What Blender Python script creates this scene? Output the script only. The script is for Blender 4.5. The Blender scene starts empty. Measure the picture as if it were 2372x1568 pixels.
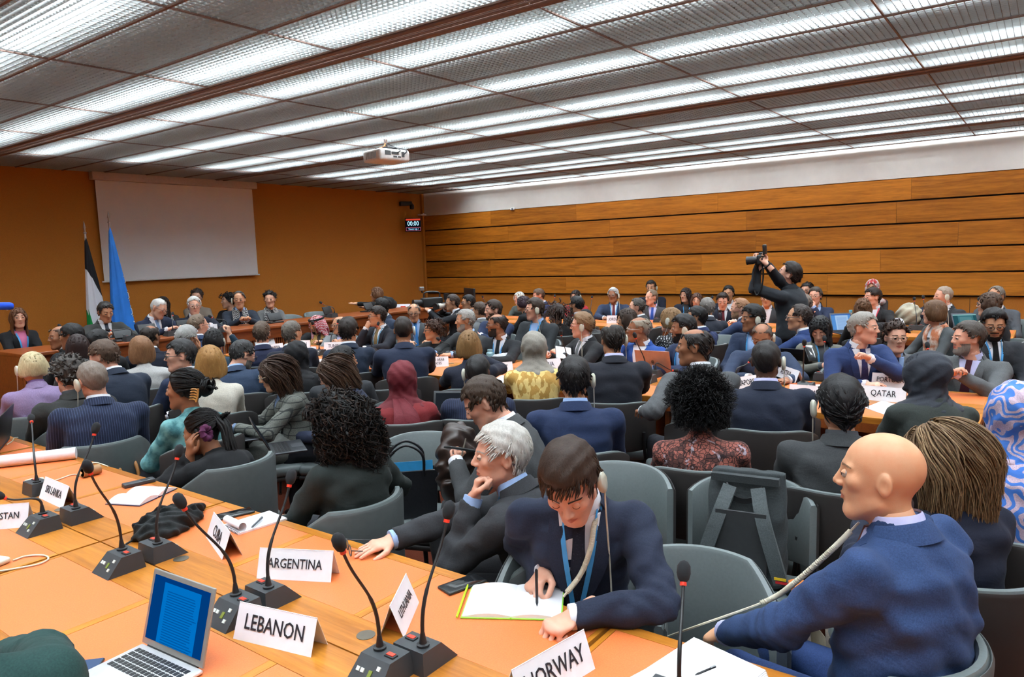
import bpy, math, random
import numpy as np
from mathutils import Vector, Matrix
from mathutils.bvhtree import BVHTree

S = bpy.context.scene
COL = S.collection
random.seed(7)
RNG = np.random.default_rng(7)

# ---------------------------------------------------------------- camera
F_PX, CX, CY, CAM_H = 1684.25, 1186.0, 784.0, 1.85
YAW, PITCH, ROLL = 0.931739, 0.114315, -0.033248
_f = np.array([math.sin(YAW) * math.cos(PITCH), math.cos(YAW) * math.cos(PITCH), -math.sin(PITCH)])
_r = np.array([math.cos(YAW), -math.sin(YAW), 0.0])
_u = np.cross(_r, _f)
_R = math.cos(ROLL) * _r + math.sin(ROLL) * _u
_U = -math.sin(ROLL) * _r + math.cos(ROLL) * _u
CAMP = np.array([0, 0, CAM_H])
cam_d = bpy.data.cameras.new('camera')
cam_d.sensor_width = 36.0
cam_d.lens = F_PX / 2372.0 * 36.0
cam_d.clip_start = 0.05
cam = bpy.data.objects.new('camera', cam_d)
M = Matrix(((_R[0], _U[0], -_f[0], 0), (_R[1], _U[1], -_f[1], 0), (_R[2], _U[2], -_f[2], CAM_H), (0, 0, 0, 1)))
cam.matrix_world = M
COL.objects.link(cam)
S.camera = cam

# ---------------------------------------------------------------- world, light level
W = bpy.data.worlds.new('world'); S.world = W
W.use_nodes = True
W.node_tree.nodes['Background'].inputs[0].default_value = (0.9, 0.95, 1.0, 1)
W.node_tree.nodes['Background'].inputs[1].default_value = 0.05
S.view_settings.view_transform = 'Standard'
S.view_settings.look = 'None'
S.view_settings.exposure = 0.0
S.view_settings.gamma = 1.0
S.view_settings.use_curve_mapping = False
LAMP_STRENGTH = 50.0
S.cycles.max_bounces = 5
S.cycles.diffuse_bounces = 3
S.cycles.transmission_bounces = 3
S.cycles.glossy_bounces = 3
S.cycles.caustics_reflective = False
S.cycles.caustics_refractive = False
S.cycles.sample_clamp_indirect = 6.0
S.cycles.use_denoising = True
S.cycles.use_adaptive_sampling = True
S.cycles.adaptive_threshold = 0.025
S.cycles.use_light_tree = False

# the place: x to the panelled wall, y to the wall with the screen
XW, YW, XL, YB, ZC = 12.0, 11.28, -3.2, -3.6, 3.25

def ray(px, py):
    d = _f + (px - CX) / F_PX * _R - (py - CY) / F_PX * _U
    return d / np.linalg.norm(d)
def at(px, py, z):
    """the point at height z that the photograph shows at this pixel"""
    d = ray(px, py); return CAMP + d * ((z - CAM_H) / d[2])
def at_x(px, py, x):
    d = ray(px, py); return CAMP + d * (x / d[0])
def at_y(px, py, y):
    d = ray(px, py); return CAMP + d * (y / d[1])
def depth(p):
    return float((np.asarray(p) - CAMP) @ _f)

# ---------------------------------------------------------------- mesh helpers
class Geo:
    def __init__(s):
        s.V = []; s.Fq = []; s.mq = []; s.n = 0; s.lock = []
    def add(s, V, F, m=0, lock=None):
        V = np.asarray(V, float).reshape(-1, 3)
        for f in (F if isinstance(F, list) and not isinstance(F[0], tuple) else [F]):
            f = np.asarray(f, int)
            if f.size == 0: continue
            s.Fq.append(f + s.n); s.mq.append(np.full(len(f), m))
        s.V.append(V); s.n += len(V)
        s.lock.append(np.zeros(len(V)) if lock is None else lock)
        return s
    def box(s, c, size, m=0, rz=0.0, taper=None):
        x, y, z = np.array(size) / 2.0
        v = np.array([(-x,-y,-z),(x,-y,-z),(x,y,-z),(-x,y,-z),(-x,-y,z),(x,-y,z),(x,y,z),(-x,y,z)], float)
        if taper: v[4:, 0] *= taper[0]; v[4:, 1] *= taper[1]
        if rz:
            c_, s_ = math.cos(rz), math.sin(rz)
            v = v @ np.array([[c_, s_, 0], [-s_, c_, 0], [0, 0, 1]])
        return s.add(v + np.array(c), [(0,3,2,1),(4,5,6,7),(0,1,5,4),(1,2,6,5),(2,3,7,6),(3,0,4,7)], m)
    def rbox(s, c, size, r, m=0, rz=0.0, seg=3):
        """box with rounded vertical and top/bottom edges (superellipse rings)"""
        x, y, z = np.array(size) / 2.0; r = min(r, x, y, z) * 0.999
        def ring(inset, zz):
            P = []
            for sx, sy, a0 in ((1,1,0),(-1,1,90),(-1,-1,180),(1,-1,270)):
                for k in range(seg + 1):
                    a = math.radians(a0 + 90.0 * k / seg)
                    P.append((sx * (x - r) + (r - inset) * math.cos(a), sy * (y - r) + (r - inset) * math.sin(a), zz))
            return P
        R = []
        for k in range(seg + 1):
            a = math.radians(90.0 * k / seg); R.append(ring(r * (1 - math.sin(a)), -z + r * (1 - math.cos(a))))
        for k in range(seg + 1):
            a = math.radians(90.0 * k / seg); R.append(ring(r * (1 - math.cos(a)), z - r * (1 - math.sin(a))))
        V, F = loft(np.array(R))
        if rz:
            c_, s_ = math.cos(rz), math.sin(rz)
            V = V @ np.array([[c_, s_, 0], [-s_, c_, 0], [0, 0, 1]])
        return s.add(V + np.array(c), F, m)
    def tube(s, path, rad, n=8, m=0, cap=True):
        V, F = tube(path, rad, n, cap); return s.add(V, F, m)
    def obj(s, name, mats, parent=None, smooth=True, loc=None):
        V = np.vstack(s.V)
        me = bpy.data.meshes.new(name)
        me.vertices.add(len(V)); me.vertices.foreach_set('co', V.ravel().astype(np.float32))
        idx = np.concatenate([f.ravel() for f in s.Fq]); tot = np.concatenate([np.full(len(f), f.shape[1]) for f in s.Fq])
        st = np.concatenate([[0], np.cumsum(tot)[:-1]])
        me.loops.add(len(idx)); me.loops.foreach_set('vertex_index', idx.astype(np.int32))
        me.polygons.add(len(tot)); me.polygons.foreach_set('loop_start', st.astype(np.int32))
        try: me.polygons.foreach_set('loop_total', tot.astype(np.int32))
        except Exception: pass
        mats = mats if isinstance(mats, (list, tuple)) else [mats]
        for mt in mats: me.materials.append(mt)
        if len(mats) > 1: me.polygons.foreach_set('material_index', np.concatenate(s.mq).astype(np.int32))
        me.polygons.foreach_set('use_smooth', np.full(len(tot), bool(smooth)))
        lk = np.concatenate(s.lock)
        if lk.any():
            a = me.attributes.new('lock', 'FLOAT', 'POINT'); a.data.foreach_set('value', lk.astype(np.float32))
        me.update(calc_edges=True)
        if smooth and smooth != 'all':
            try: me.set_sharp_from_angle(angle=math.radians(50))
            except Exception: pass
        return link(name, me, parent, loc)

def link(name, data, parent=None, loc=None):
    o = bpy.data.objects.new(name, data); COL.objects.link(o)
    if parent is not None: o.parent = parent
    if loc is not None: o.location = loc
    return o
def empty(name, loc=(0, 0, 0), rz=0.0):
    o = bpy.data.objects.new(name, None); COL.objects.link(o)
    o.location = loc; o.rotation_euler = (0, 0, rz); o.empty_display_size = 0.1
    return o
def tag(o, label=None, cat=None, group=None, kind=None):
    if label: o['label'] = label
    if cat: o['category'] = cat
    if group: o['group'] = group
    if kind: o['kind'] = kind
    return o
def copy_tree(o, parent=None):
    c = o.copy(); COL.objects.link(c)
    if parent is not None: c.parent = parent
    for ch in o.children: copy_tree(ch, c)
    return c
def loft(R, cap=True, closed=True):
    R = np.asarray(R, float); K, n = R.shape[:2]
    V = R.reshape(-1, 3); i = np.arange(K - 1)[:, None]; j = np.arange(n if closed else n - 1)[None, :]
    j2 = (j + 1) % n
    F = np.stack([i * n + j, i * n + j2, (i + 1) * n + j2, (i + 1) * n + j], -1).reshape(-1, 4)
    out = [F]
    if cap and closed:
        c0, c1 = R[0].mean(0), R[-1].mean(0); V = np.vstack([V, c0, c1]); jj = np.arange(n); b = (K - 1) * n
        out.append(np.stack([np.full(n, K * n), (jj + 1) % n, jj], -1))
        out.append(np.stack([np.full(n, K * n + 1), b + jj, b + (jj + 1) % n], -1))
    return V, out
def frames(P):
    P = np.asarray(P, float); T = np.gradient(P, axis=0); T /= np.linalg.norm(T, axis=1)[:, None] + 1e-9
    a = np.array([0, 0, 1.0]) if abs(T[0][2]) < 0.9 else np.array([1.0, 0, 0])
    N = []; n = a - T[0] * (a @ T[0]); n /= np.linalg.norm(n)
    for t in T:
        n = n - t * (n @ t); n /= np.linalg.norm(n) + 1e-9; N.append(n)
    N = np.array(N); return T, N, np.cross(T, N)
def tube(path, rad, n=8, cap=True):
    P = np.asarray(path, float); rad = np.broadcast_to(np.asarray(rad, float), (len(P),))
    T, N, B = frames(P); a = np.arange(n) * 2 * math.pi / n
    R = P[:, None] + rad[:, None, None] * (np.cos(a)[None, :, None] * N[:, None] + np.sin(a)[None, :, None] * B[:, None])
    return loft(R, cap)
def bez(p0, p1, p2, p3, n=16):
    t = np.linspace(0, 1, n)[:, None]; p0, p1, p2, p3 = map(np.asarray, (p0, p1, p2, p3))
    return (1-t)**3*p0 + 3*(1-t)**2*t*p1 + 3*(1-t)*t*t*p2 + t**3*p3
def smooth_path(P, n=24):
    """Catmull-Rom through points"""
    P = np.asarray(P, float); Q = np.vstack([2*P[0]-P[1], P, 2*P[-1]-P[-2]]); out = []
    m = len(P) - 1; per = max(2, n // m)
    for i in range(m):
        a, b, c, d = Q[i:i+4]; t = np.linspace(0, 1, per, endpoint=False)[:, None]
        out.append(0.5*((2*b)+(-a+c)*t+(2*a-5*b+4*c-d)*t*t+(-a+3*b-3*c+d)*t**3))
    return np.vstack(out + [P[-1:]])

# ---------------------------------------------------------------- materials
MATS = {}
def lin(c):
    """sRGB 0-255 to linear"""
    o = []
    for v in c:
        v = v / 255.0; o.append(v / 12.92 if v <= 0.04045 else ((v + 0.055) / 1.055) ** 2.4)
    return tuple(o) + (1.0,)
class NT:
    def __init__(s, name):
        s.m = bpy.data.materials.new(name); s.m.use_nodes = True; s.t = s.m.node_tree; s.n = s.t.nodes
        s.b = s.n['Principled BSDF']
    def node(s, t, **kw):
        o = s.n.new(t)
        for k, v in kw.items():
            if k.startswith('i_'):
                key = k[2:]; o.inputs[int(key) if key.isdigit() else key].default_value = v
            else: setattr(o, k, v)
        return o
    def l(s, a, b): s.t.links.new(a, b)
    def coord(s, out='Object', scale=None, rot=None):
        c = s.node('ShaderNodeTexCoord')
        if scale is None and rot is None: return c.outputs[out]
        mp = s.node('ShaderNodeMapping'); s.l(c.outputs[out], mp.inputs[0])
        if scale is not None: mp.inputs['Scale'].default_value = scale
        if rot is not None: mp.inputs['Rotation'].default_value = rot
        return mp.outputs[0]
    def noise(s, vec, scale, detail=3.0, rough=0.55, dist=0.0):
        o = s.node('ShaderNodeTexNoise'); s.l(vec, o.inputs['Vector'])
        o.inputs['Scale'].default_value = scale; o.inputs['Detail'].default_value = detail
        o.inputs['Roughness'].default_value = rough; o.inputs['Distortion'].default_value = dist
        return o.outputs[0]
    def ramp(s, fac, stops, interp='LINEAR'):
        o = s.node('ShaderNodeValToRGB'); s.l(fac, o.inputs[0]); o.color_ramp.interpolation = interp
        e = o.color_ramp.elements
        while len(e) < len(stops): e.new(0.5)
        for el, (p, c) in zip(e, stops): el.position = p; el.color = c
        return o.outputs[0]
    def mix(s, fac, a, b, mode='MIX'):
        o = s.node('ShaderNodeMix', data_type='RGBA', blend_type=mode)
        for k, v in ((0, fac), (6, a), (7, b)):
            if hasattr(v, 'is_linked') or hasattr(v, 'links'): s.l(v, o.inputs[k])
            else: o.inputs[k].default_value = v
        return o.outputs[2]
    def math(s, op, a, b=None):
        o = s.node('ShaderNodeMath', operation=op)
        for k, v in ((0, a), (1, b)):
            if v is None: continue
            if hasattr(v, 'links'): s.l(v, o.inputs[k])
            else: o.inputs[k].default_value = v
        return o.outputs[0]
    def bump(s, h, strength=0.3, dist=0.01):
        o = s.node('ShaderNodeBump'); s.l(h, o.inputs['Height']); o.inputs['Strength'].default_value = strength
        o.inputs['Distance'].default_value = dist; s.l(o.outputs[0], s.b.inputs['Normal'])
    def set(s, color=None, rough=None, metal=None, spec=None, **kw):
        for key, v in (('Base Color', color), ('Roughness', rough), ('Metallic', metal), ('Specular IOR Level', spec)):
            if v is None: continue
            if hasattr(v, 'links'): s.l(v, s.b.inputs[key])
            else: s.b.inputs[key].default_value = v
        for k, v in kw.items(): s.b.inputs[k.replace('_', ' ')].default_value = v
        return s.m
def plain(name, c, rough=0.5, metal=0.0, spec=0.5, var=0.06, sc=30.0, bump=0.0):
    key = ('plain', name, tuple(c), rough, metal)
    if key in MATS: return MATS[key]
    t = NT(name); col = lin(c); v = t.coord('Object')
    nz = t.noise(v, sc, 3)
    lo = tuple(x * (1 - var) for x in col[:3]) + (1,); hi = tuple(min(1, x * (1 + var)) for x in col[:3]) + (1,)
    t.set(t.ramp(nz, [(0.3, lo), (0.7, hi)]), rough, metal, spec)
    if bump: t.bump(nz, bump, 0.004)
    MATS[key] = t.m; return t.m
def fabric(name, c, kind='plain', c2=None, rough=0.85):
    """woven cloth: fine weave grain plus soft creases; kind adds a woven or printed pattern"""
    key = ('fab', name, tuple(c), kind)
    if key in MATS: return MATS[key]
    t = NT(name); lc_ = lin(c); lum = 0.2126*lc_[0] + 0.7152*lc_[1] + 0.0722*lc_[2]; col = tuple(0.82 * (x * 0.84 + lum * 0.16) for x in lc_[:3]) + (1.0,); v = t.coord('Object')
    base = t.ramp(t.noise(v, 260, 2), [(0.3, tuple(x*0.78 for x in col[:3])+(1,)), (0.7, tuple(min(1,x*1.22) for x in col[:3])+(1,))])
    c2l = lin(c2) if c2 else None
    if kind == 'pinstripe':
        w = t.node('ShaderNodeTexWave', wave_type='BANDS', bands_direction='X'); t.l(v, w.inputs[0]); w.inputs['Scale'].default_value = 24
        base = t.mix(t.ramp(w.outputs[0], [(0.9, (0,0,0,1)), (1.0, (1,1,1,1))]), base, c2l)
    elif kind == 'check':
        m = None
        for ax in ('X', 'Z'):
            w = t.node('ShaderNodeTexWave', wave_type='BANDS', bands_direction=ax); t.l(v, w.inputs[0]); w.inputs['Scale'].default_value = 6.5
            r = t.ramp(w.outputs[0], [(0.93, (0,0,0,1)), (0.98, (1,1,1,1))]); m = r if m is None else t.mix(1.0, m, r, 'ADD')
        base = t.mix(m, base, c2l)
        base = t.mix(0.5, base, t.ramp(t.noise(v, 420, 1), [(0.4, lin((60,60,58))), (0.6, lin((190,190,182)))]), 'OVERLAY')
    elif kind == 'tweed':
        base = t.mix(t.ramp(t.noise(v, 170, 4, 0.8), [(0.6, (0,0,0,1)), (0.72, (1,1,1,1))]), base, c2l)
    elif kind == 'blotch':
        vo = t.node('ShaderNodeTexVoronoi', feature='F1', distance='MANHATTAN'); t.l(t.coord('Object', (1, 1, 0.55)), vo.inputs[0]); vo.inputs['Scale'].default_value = 34
        base = t.mix(t.ramp(vo.outputs['Color'], [(0.52, (0,0,0,1)), (0.56, (1,1,1,1))]), base, c2l)
    elif kind == 'flower':
        d = t.noise(v, 9, 5, 0.65, 1.5); base = t.mix(t.ramp(d, [(0.5, (0,0,0,1)), (0.53, (1,1,1,1))]), base, c2l)
        vo = t.node('ShaderNodeTexVoronoi', feature='DISTANCE_TO_EDGE'); t.l(v, vo.inputs[0]); vo.inputs['Scale'].default_value = 46
        base = t.mix(t.ramp(vo.outputs[0], [(0.03, (1,1,1,1)), (0.09, (0,0,0,1))]), base, lin((40, 28, 30)))
        base = t.mix(t.ramp(t.noise(v, 6, 4, 0.7, 2.0), [(0.6, (0,0,0,1)), (0.64, (1,1,1,1))]), base, lin((168, 158, 170)))
    elif kind == 'swirl':
        w = t.node('ShaderNodeTexWave', wave_type='RINGS', rings_direction='SPHERICAL'); t.l(v, w.inputs[0])
        w.inputs['Scale'].default_value = 5.5; w.inputs['Distortion'].default_value = 26; w.inputs['Detail'].default_value = 1.2; w.inputs['Detail Scale'].default_value = 2.0
        base = t.mix(t.ramp(w.outputs[0], [(0.46, (0,0,0,1)), (0.54, (1,1,1,1))]), base, c2l)
    elif kind == 'zigzag':
        vo = t.node('ShaderNodeTexVoronoi', distance='CHEBYCHEV', feature='F1'); t.l(t.coord('Object', None, (0, 0.785, 0.785)), vo.inputs[0]); vo.inputs['Scale'].default_value = 55; vo.inputs['Randomness'].default_value = 0.2
        base = t.mix(t.ramp(vo.outputs[0], [(0.24, (0,0,0,1)), (0.30, (1,1,1,1))]), base, c2l)
    elif kind == 'net':
        m = None
        for r in ((0.0, 0.785, 0.785), (0.0, -0.785, -0.785)):
            w = t.node('ShaderNodeTexWave', wave_type='BANDS', bands_direction='X'); t.l(t.coord('Object', None, r), w.inputs[0]); w.inputs['Scale'].default_value = 16
            q = t.ramp(w.outputs[0], [(0.70, (0,0,0,1)), (0.80, (1,1,1,1))]); m = q if m is None else t.mix(1.0, m, q, 'ADD')
        base = t.mix(m, base, c2l)
    elif kind == 'melange':
        base = t.mix(t.ramp(t.noise(v, 14, 3), [(0.4, (0,0,0,1)), (0.6, (1,1,1,1))]), base, c2l)
    t.set(base, rough, 0, 0.25)
    t.b.inputs['Sheen Weight'].default_value = 0.02
    cr = t.noise(t.coord('Object', (1.0, 1.0, 2.0)), 6.0, 3, 0.5, 0.8)
    wv = t.noise(v, 600, 1)
    t.bump(t.math('ADD', t.math('MULTIPLY', cr, 1.0), t.math('MULTIPLY', wv, 0.03)), 0.34, 0.018)
    MATS[key] = t.m; return t.m
def skin(c):
    key = ('skin', tuple(c))
    if key in MATS: return MATS[key]
    t = NT('skin'); col = lin(c); v = t.coord('Object')
    n1 = t.noise(v, 22, 4, 0.6)
    red = (min(1, col[0]*1.0), col[1]*0.88, col[2]*0.82, 1)
    t.set(t.ramp(n1, [(0.35, col), (0.72, red)]), 0.5, 0, 0.4)
    t.bump(t.noise(v, 420, 2), 0.12, 0.002)
    MATS[key] = t.m; return t.m
def hairmat(c, c2=None):
    key = ('hair', tuple(c), c2)
    if key in MATS: return MATS[key]
    t = NT('hair'); col = lin(c); hi = lin(c2) if c2 else tuple(min(1, x*1.5 + 0.003) for x in col[:3]) + (1,)
    at_ = t.node('ShaderNodeAttribute', attribute_name='lock')
    n = t.noise(t.coord('Object', (1, 1, 0.25)), 130, 3, 0.7)
    f = t.math('ADD', t.math('MULTIPLY', at_.outputs['Fac'], 0.38), t.math('MULTIPLY', n, 0.62))
    t.set(t.ramp(f, [(0.2, tuple(x*0.6 for x in col[:3])+(1,)), (0.5, col), (0.85, hi)]), 0.5, 0, 0.25)
    t.bump(n, 0.5, 0.006)
    MATS[key] = t.m; return t.m
def wood(name, c1, c2, axis=0, sc=1.0, rough=0.35, contrast=1.0):
    key = ('wood', name)
    if key in MATS: return MATS[key]
    t = NT(name); s3 = [9*sc, 9*sc, 9*sc]; s3[axis] = 0.55*sc
    oi = t.node('ShaderNodeObjectInfo')
    add = t.node('ShaderNodeVectorMath', operation='ADD'); t.l(t.coord('Object'), add.inputs[0])
    sc_ = t.node('ShaderNodeVectorMath', operation='SCALE'); sc_.inputs[0].default_value = (7.3, 5.1, 3.7); t.l(oi.outputs['Random'], sc_.inputs['Scale']); t.l(sc_.outputs[0], add.inputs[1])
    mp = t.node('ShaderNodeMapping'); t.l(add.outputs[0], mp.inputs[0]); mp.inputs['Scale'].default_value = s3
    n1 = t.noise(mp.outputs[0], 2.2, 6, 0.62, 0.5)
    n2 = t.noise(mp.outputs[0], 11, 4, 0.6, 0.2)
    f = t.math('ADD', t.math('MULTIPLY', n1, 0.65), t.math('MULTIPLY', n2, 0.35))
    f = t.math('ADD', f, t.math('MULTIPLY', t.math('SUBTRACT', oi.outputs['Random'], 0.5), 0.16))
    colr = t.ramp(f, [(0.5 - 0.16*contrast, lin(c1)), (0.5 + 0.16*contrast, lin(c2))])
    t.set(colr, rough, 0, 0.4); t.bump(n2, 0.06, 0.002)
    MATS[key] = t.m; return t.m
def emit(name, c, strength):
    t = NT(name); t.n.remove(t.b); e = t.node('ShaderNodeEmission'); e.inputs[0].default_value = lin(c); e.inputs[1].default_value = strength
    t.l(e.outputs[0], t.n['Material Output'].inputs[0]); return t.m
def text_mesh(name, body, size, mat, parent, matrix, sx=0.8, align='CENTER', extrude=0.0004):
    cu = bpy.data.curves.new(name, 'FONT'); cu.body = body; cu.size = size; cu.align_x = align; cu.align_y = 'CENTER'
    cu.extrude = extrude; cu.resolution_u = 2; cu.offset = 0.006 * size
    o = bpy.data.objects.new(name, cu); COL.objects.link(o)
    o.parent = parent; o.matrix_local = matrix @ Matrix.Diagonal((sx, 1, 1, 1)); TEXTS.append((o, mat)); return o
TEXTS = []
def finish_texts():
    """turn all lettering into meshes in one pass"""
    dg = bpy.context.evaluated_depsgraph_get(); done = []
    for o, mat in TEXTS:
        me = bpy.data.meshes.new_from_object(o.evaluated_get(dg)); me.materials.clear(); me.materials.append(mat); done.append(me)
    for (o, mat), me in zip(TEXTS, done):
        n = o.name; par, ml = o.parent, o.matrix_local.copy(); bpy.data.objects.remove(o); q = link(n, me, par); q.matrix_local = ml
# ================================================================ the room
M_WOODWALL = wood('wall_wood', (140, 80, 18), (202, 124, 38), axis=1, sc=1.0, rough=0.38)
M_WOODTAB = wood('table_wood', (150, 88, 24), (192, 124, 46), axis=1, sc=1.3, rough=0.3)
M_WOODX = wood('table_wood_cross', (158, 94, 24), (200, 130, 44), axis=0, sc=1.3, rough=0.3)
M_PODIUM = wood('podium_wood', (100, 46, 18), (138, 70, 29), axis=0, sc=1.2, rough=0.35)
M_DARK = plain('dark_gap', (26, 16, 10), 0.8)
def wallcloth():
    t = NT('wall_covering'); v = t.coord('Object')
    n = t.noise(v, 160, 4, 0.7); b = t.noise(v, 1.2, 2)
    t.set(t.mix(t.math('MULTIPLY', b, 0.5), t.ramp(n, [(0.3, lin((168, 102, 36))), (0.7, lin((200, 126, 52)))]), lin((178, 108, 40))), 0.8, 0, 0.2)
    t.bump(n, 0.25, 0.003); return t.m
M_CLOTHWALL = wallcloth()
M_WHITEWALL = plain('white_plaster', (212, 206, 198), 0.75, var=0.03, sc=6)
def carpet():
    t = NT('carpet'); v = t.coord('Object'); n = t.noise(v, 240, 4, 0.8); b = t.noise(v, 5, 3)
    t.set(t.mix(t.math('MULTIPLY', b, 0.6), t.ramp(n, [(0.32, lin((70, 30, 20))), (0.7, lin((128, 66, 46)))]), lin((88, 42, 30))), 0.95, 0, 0.1)
    t.bump(n, 0.6, 0.006); return t.m
floor = tag(Geo().box(((XL+XW)/2, (YB+YW)/2, -0.05), (XW-XL, YW-YB, 0.1)).obj('floor', carpet(), smooth=False), 'reddish brown carpeted floor of the meeting room', kind='structure')
wf = tag(Geo().box(((XL+XW)/2, YW+0.06, ZC/2+0.2), (XW-XL+0.3, 0.12, ZC+0.4)).obj('wall_front', M_CLOTHWALL, smooth=False), 'ochre brown fabric covered wall behind the screen', kind='structure')
# right wall: ochre base, boards, white band above
wr = tag(Geo().box((XW+0.09, (YB+YW)/2, ZC/2+0.2), (0.12, YW-YB+0.3, ZC+0.4), 0).obj('wall_right', M_CLOTHWALL, smooth=False), 'long right wall with wooden boards below a white band', kind='structure')
zb = [CAM_H + XW*k for k in (-0.0655, -0.0370, -0.0073, 0.0222, 0.0494, 0.0765)]
wh = Geo().box((XW+0.015, (YB+YW)/2, (zb[-1]+ZC+0.3)/2), (0.03, YW-YB, ZC+0.3-zb[-1])).obj('upper_band', M_WHITEWALL, wr, smooth=False)
rr = random.Random(3)
mesh_cache = {}
for i in range(5):
    z0, z1 = zb[i], zb[i+1]; y = YW - 0.02 - rr.uniform(0.9, 2.4); ys = [YW]
    while y > YB: ys.append(y); y -= rr.uniform(1.9, 2.9)
    ys.append(YB)
    Geo().box((XW+0.02, (YB+YW)/2, z0), (0.02, YW-YB, 0.02)).obj('board_gap', M_DARK, wr, smooth=False)
    for a, b in zip(ys[:-1], ys[1:]):
        g = Geo().box((0, 0, 0), (0.032, a-b-0.0025, z1-z0-0.026)); o = g.obj('board', M_WOODWALL, wr, smooth=False)
        o.location = (XW - 0.002 + rr.uniform(-.0006, .0006), (a+b)/2, (z0+z1)/2)
# vertical seams of the lower wall covering
for y in np.arange(-1.0, 10.5, 1.9):
    Geo().box((XW+0.0295, y, zb[0]/2), (0.003, 0.006, zb[0]-0.05)).obj('seam', M_DARK, wr, smooth=False)
tag(Geo().box((XW+0.01, (YB+YW)/2, 0.05), (0.04, YW-YB, 0.1)).obj('baseboard_right', M_DARK, smooth=False), 'dark baseboard along the right wall', kind='structure')
tag(Geo().box(((XL+XW)/2, YW-0.01, 0.05), (XW-XL, 0.03, 0.1)).obj('baseboard_front', M_DARK, smooth=False), 'dark baseboard along the front wall', kind='structure')
tag(Geo().box((XW-0.03, YW-0.03, ZC/2), (0.06, 0.06, ZC)).obj('trim_1', M_CLOTHWALL, smooth=False), 'narrow vertical trim in the far corner', kind='structure')
tag(Geo().box((XL-0.06, (YB+YW)/2, ZC/2+0.2), (0.12, YW-YB, ZC+0.4)).obj('wall_left', M_CLOTHWALL, smooth=False), 'left wall out of view', kind='structure')
tag(Geo().box(((XL+XW)/2, YB-0.06, ZC/2+0.2), (XW-XL+0.3, 0.12, ZC+0.4)).obj('wall_back', M_CLOTHWALL, smooth=False), 'rear wall out of view', kind='structure')

# ---------------------------------------------------------------- luminous louvre ceiling
M_FRAME = plain('ceiling_bar', (124, 101, 90), 0.55, var=0.1)
M_PLEN = plain('plenum', (158, 158, 156), 0.9)
def louvre():
    t = NT('louvre_plastic'); t.set(lin((188, 191, 190)), 0.35, 0, 0.5)
    tr = t.node('ShaderNodeBsdfTranslucent'); tr.inputs[0].default_value = lin((205, 210, 208))
    mx = t.node('ShaderNodeMixShader'); mx.inputs[0].default_value = 0.42
    t.l(t.b.outputs[0], mx.inputs[1]); t.l(tr.outputs[0], mx.inputs[2]); t.l(mx.outputs[0], t.n['Material Output'].inputs[0])
    return t.m
M_LOUV = louvre()
M_TUBE = emit('fluorescent_tube', (232, 243, 252), LAMP_STRENGTH)
ceil = tag(Geo().box(((XL+XW)/2, (YB+YW)/2, ZC+0.30), (XW-XL, YW-YB, 0.04)).obj('ceiling', M_PLEN, smooth=False), 'luminous ceiling of grey louvre panels in brown bars', kind='structure')
XLINES = [-2.42, -1.83, -1.25, -0.68, -0.12, 0.15, 0.47, 1.06, 1.65, 2.24, 2.83, 3.385, 3.585, 4.10, 4.68, 5.20, 5.81, 6.42, 6.96, 7.13, 7.74, 8.33, 8.92, 9.50, 10.08, 10.64, 10.74, 11.28, 11.86]
VENTS = {(3.385, 3.585): 4, (6.96, 7.13): 3, (-0.12, 0.15): 4, (10.64, 10.74): 0}
LIT = {-1.83, -0.68, 0.15, 1.65, 2.83, 3.585, 4.68, 5.81, 6.42, 7.74, 8.33, 9.50, 10.08, 11.28, 0.47}
YL = [0.90 + 1.508*k for k in range(-3, 8)]
Y1 = YL[-2]                       # lamps end one panel short of the front wall
def louvre_mesh():
    g = Geo(); L, Wd, d = 1.508, 0.58, 0.024; n1, n2 = 36, 14
    for k in range(n1 + 1):
        y = -L/2 + L*k/n1; g.box((0, y, d/2), (Wd, 0.0022, d))
    for k in range(n2 + 1):
        x = -Wd/2 + Wd*k/n2; g.box((x, 0, d/2), (0.0022, L, d))
    return g
lp = louvre_mesh().obj('louvre_panel', M_LOUV, ceil, smooth=False)
tube0 = None; first = True
def tube_lamp():
    g = Geo(); g.box((0, 0, 0.055), (0.05, 1.42, 0.03), 1); g.box((0, 0, 0.02), (0.13, 1.40, 0.036), 0); return g
for i in range(len(XLINES) - 1):
    a, b = XLINES[i], XLINES[i+1]
    if (a, b) in VENTS:
        n = VENTS[(a, b)]; w = b - a
        # slotted air diffuser: rails with open slots between
        fw = 0.045 if n else w
        for yk in range(len(YL) - 1):
            y0, y1 = YL[yk], YL[yk+1]
            v = Geo(); yc = (y0+y1)/2; ly = y1-y0-0.004
            v.box((a+fw/2, yc, ZC-0.006), (fw, ly, 0.022)); 
            if n:
                v.box((b-fw/2, yc, ZC-0.006), (fw, ly, 0.022)); pit = (w-2*fw)/n
                for q in range(1, n): v.box((a+fw+pit*q, yc, ZC-0.002), (pit*0.38, ly, 0.016))
                v.box(((a+b)/2, yc, ZC+0.05), (w-2*fw, ly, 0.004), 1)
            v.obj('air_diffuser', [M_FRAME, M_DARK], ceil, smooth=False)
        continue
    for yk in range(len(YL) - 1):
        y0, y1 = YL[yk], min(YL[yk+1], YW)
        if first: o = lp; first = False
        else: o = lp.copy(); COL.objects.link(o)
        o.parent = ceil; o.location = ((a+b)/2, (y0+y1)/2, ZC); o.scale = ((b-a)/0.58, (y1-y0)/1.508, 1)
        if a in LIT and YL[yk+1] <= Y1 + 0.01:
            if tube0 is None:
                tube0 = q = tube_lamp().obj('light_fitting', [M_TUBE, M_WHITEWALL], smooth=False)
            else: q = tube0.copy(); COL.objects.link(q)
            q.parent = ceil; q.location = ((a+b)/2, (y0+y1)/2, ZC+0.13)
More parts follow.
